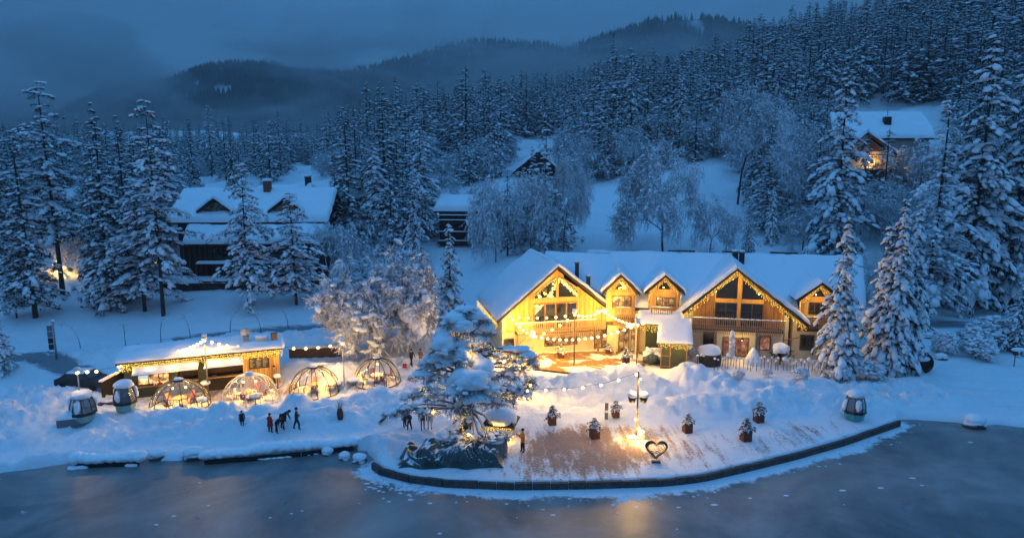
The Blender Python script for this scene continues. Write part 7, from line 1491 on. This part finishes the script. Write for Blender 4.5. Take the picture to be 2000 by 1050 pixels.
P1, hd, s = person(1021, 888, 1.78, R(-75), 'man in an orange jacket and dark trousers taking a photo on the promenade', 'orange', 'blackcloth', arms='up', stride=.05)
c = root('camera', 'small camera held up by the man in orange', 'camera', P1.matrix_basis @ Vector((0, -.46, 1.40))); c.rotation_euler = (0, 0, R(-75)); mb = MB(); mb.b2(-.07, .07, -.03, .03, -.045, .045, M['black']); mb.build('camera_body', c); mb = MB(Matrix.Rotation(PI/2, 4, 'X')); mb.lathe([(.03, .03), (.035, .1), (0, .1)], (0, 0, 0), M['black'], 10); mb.build('lens', c)
person(529, 852, 1.55, R(150), 'person in a bright red coat standing left of the bending ones', 'red', 'blackcloth', skirt=True, arms='bent', stride=.04)
person(541, 850, 1.6, R(80), 'person in black bending forward beside the red coat', 'blackcloth', lean=1.0, arms='down', stride=.10)
person(553, 848, 1.85, R(85), 'taller person in black stooping right of the red coat', 'blackcloth', lean=.9, arms='down', stride=.12, skirt=True)
person(581, 848, 1.75, R(100), 'lone walker in dark clothes on the shore path', 'navy', arms='bent', stride=.18)
person(474, 838, 1.25, R(30), 'child in dark coat in the snow left of the red coat', 'blackcloth', arms='down', stride=.02, skirt=True)
person(804, 722, 1.78, R(60), 'dark clothed person with red bag behind the domes', 'blackcloth', arms='fwd', stride=.14)
person(822, 716, 1.7, R(-30), 'person in a brown jacket behind the domes', 'tan', arms='bent', stride=.08, legs='paleclo')
person(791, 838, 1.75, R(40), 'person in black coat left under the great pine branch', 'blackcloth', arms='bent', stride=.05, skirt=True)
person(800, 840, 1.5, R(-40), 'shorter person in dark jacket beside the black coat under the branch', 'navy', arms='bent', stride=.10)
person(826, 842, 1.8, R(20), 'person in black jacket and brown boots under the great pine', 'blackcloth', 'tan', arms='down', stride=.06)
person(840, 838, 1.7, R(-20), 'person in pale jacket rightmost of the group under the great pine', 'paleclo', 'paleclo', arms='down', stride=.05)
person(537, 752, 1.75, R(-80), 'person in tan coat beside the menu board of the bar', 'tan', 'blackcloth', arms='bent', stride=.05)
g = onground(800, 722); b_ = root('carried_bag', 'red and white bag held by the person behind the domes', 'bag', g+Vector((-.45, -.1, .45))); mb = MB(); mb.box((0, 0, 0), (.4, .2, .4), M['red'], taper=.85); mb.build('bag_body', b_); mb = MB(); mb.tube([(-.12, 0, .2), (-.08, 0, .4), (.08, 0, .4), (.12, 0, .2)], .012, M['black'], 4); mb.build('handle', b_)
g = onground(752, 828); d_ = root('sledge', 'dark sledge standing askew in the snow left of the group', 'sledge', g, .4)
mb = MB(); mb.box((0, 0, .45), (1.0, .3, .06), M['darkwood'], ry=-.7); mb.build('seat', d_); mb = MB()
for s_ in (-1, 1): mb.tube([(-.5, s_*.16, 0), (0, s_*.16, .38), (.4, s_*.16, .85)], .03, M['darkwood'], 5)
mb.build('runner', d_)
g = onground(665, 824); d_ = root('wrapped_shrub', 'small brown wrapped shrub with frosted twigs in the snow right of the walkers', 'shrub', g); mb = MB(); mb.lathe([(.0, -.1), (.22, -.1), (.26, .4), (.18, .75), (0, .8)], (0, 0, 0), M['brownwood'], 10); mb.build('wrap', d_); mb = MB()
for i in range(30): a = i*2.4; mb.tube([(0, 0, .5), (.45*math.cos(a)*random.random(), .45*math.sin(a)*random.random(), 1.0+.5*random.random())], .015, M['twig'], 3, cap=False)
mb.build('twig_tuft', d_)
g = onground(835, 632); ct = root('parked_car', 'snowed up car with pink tail lights behind the slim spruce', 'car', g, R(80)); mb = MB(); mb.poly(prof[::-1], -.8, .8, M['car']); mb.build('body', ct); mb = MB(); snow_slab(mb, [(-1.9, -.8, .98), (1.9, -.8, .98), (1.2, .8, 1.2), (-1.2, .8, 1.2)], .6, 10, 6, 4, edge=.4); mb.build('snow_cover', ct)
for x in (-1.35, 1.35):
    for s_ in (-1, 1): mb = MB(Matrix.Translation((x, s_*.78, .33)) @ Matrix.Rotation(PI/2, 4, 'X')); mb.lathe([(0, -.11), (.33, -.1), (.33, .1), (0, .11)], (0, 0, 0), M['tyre'], 14); mb.build('wheel', ct)
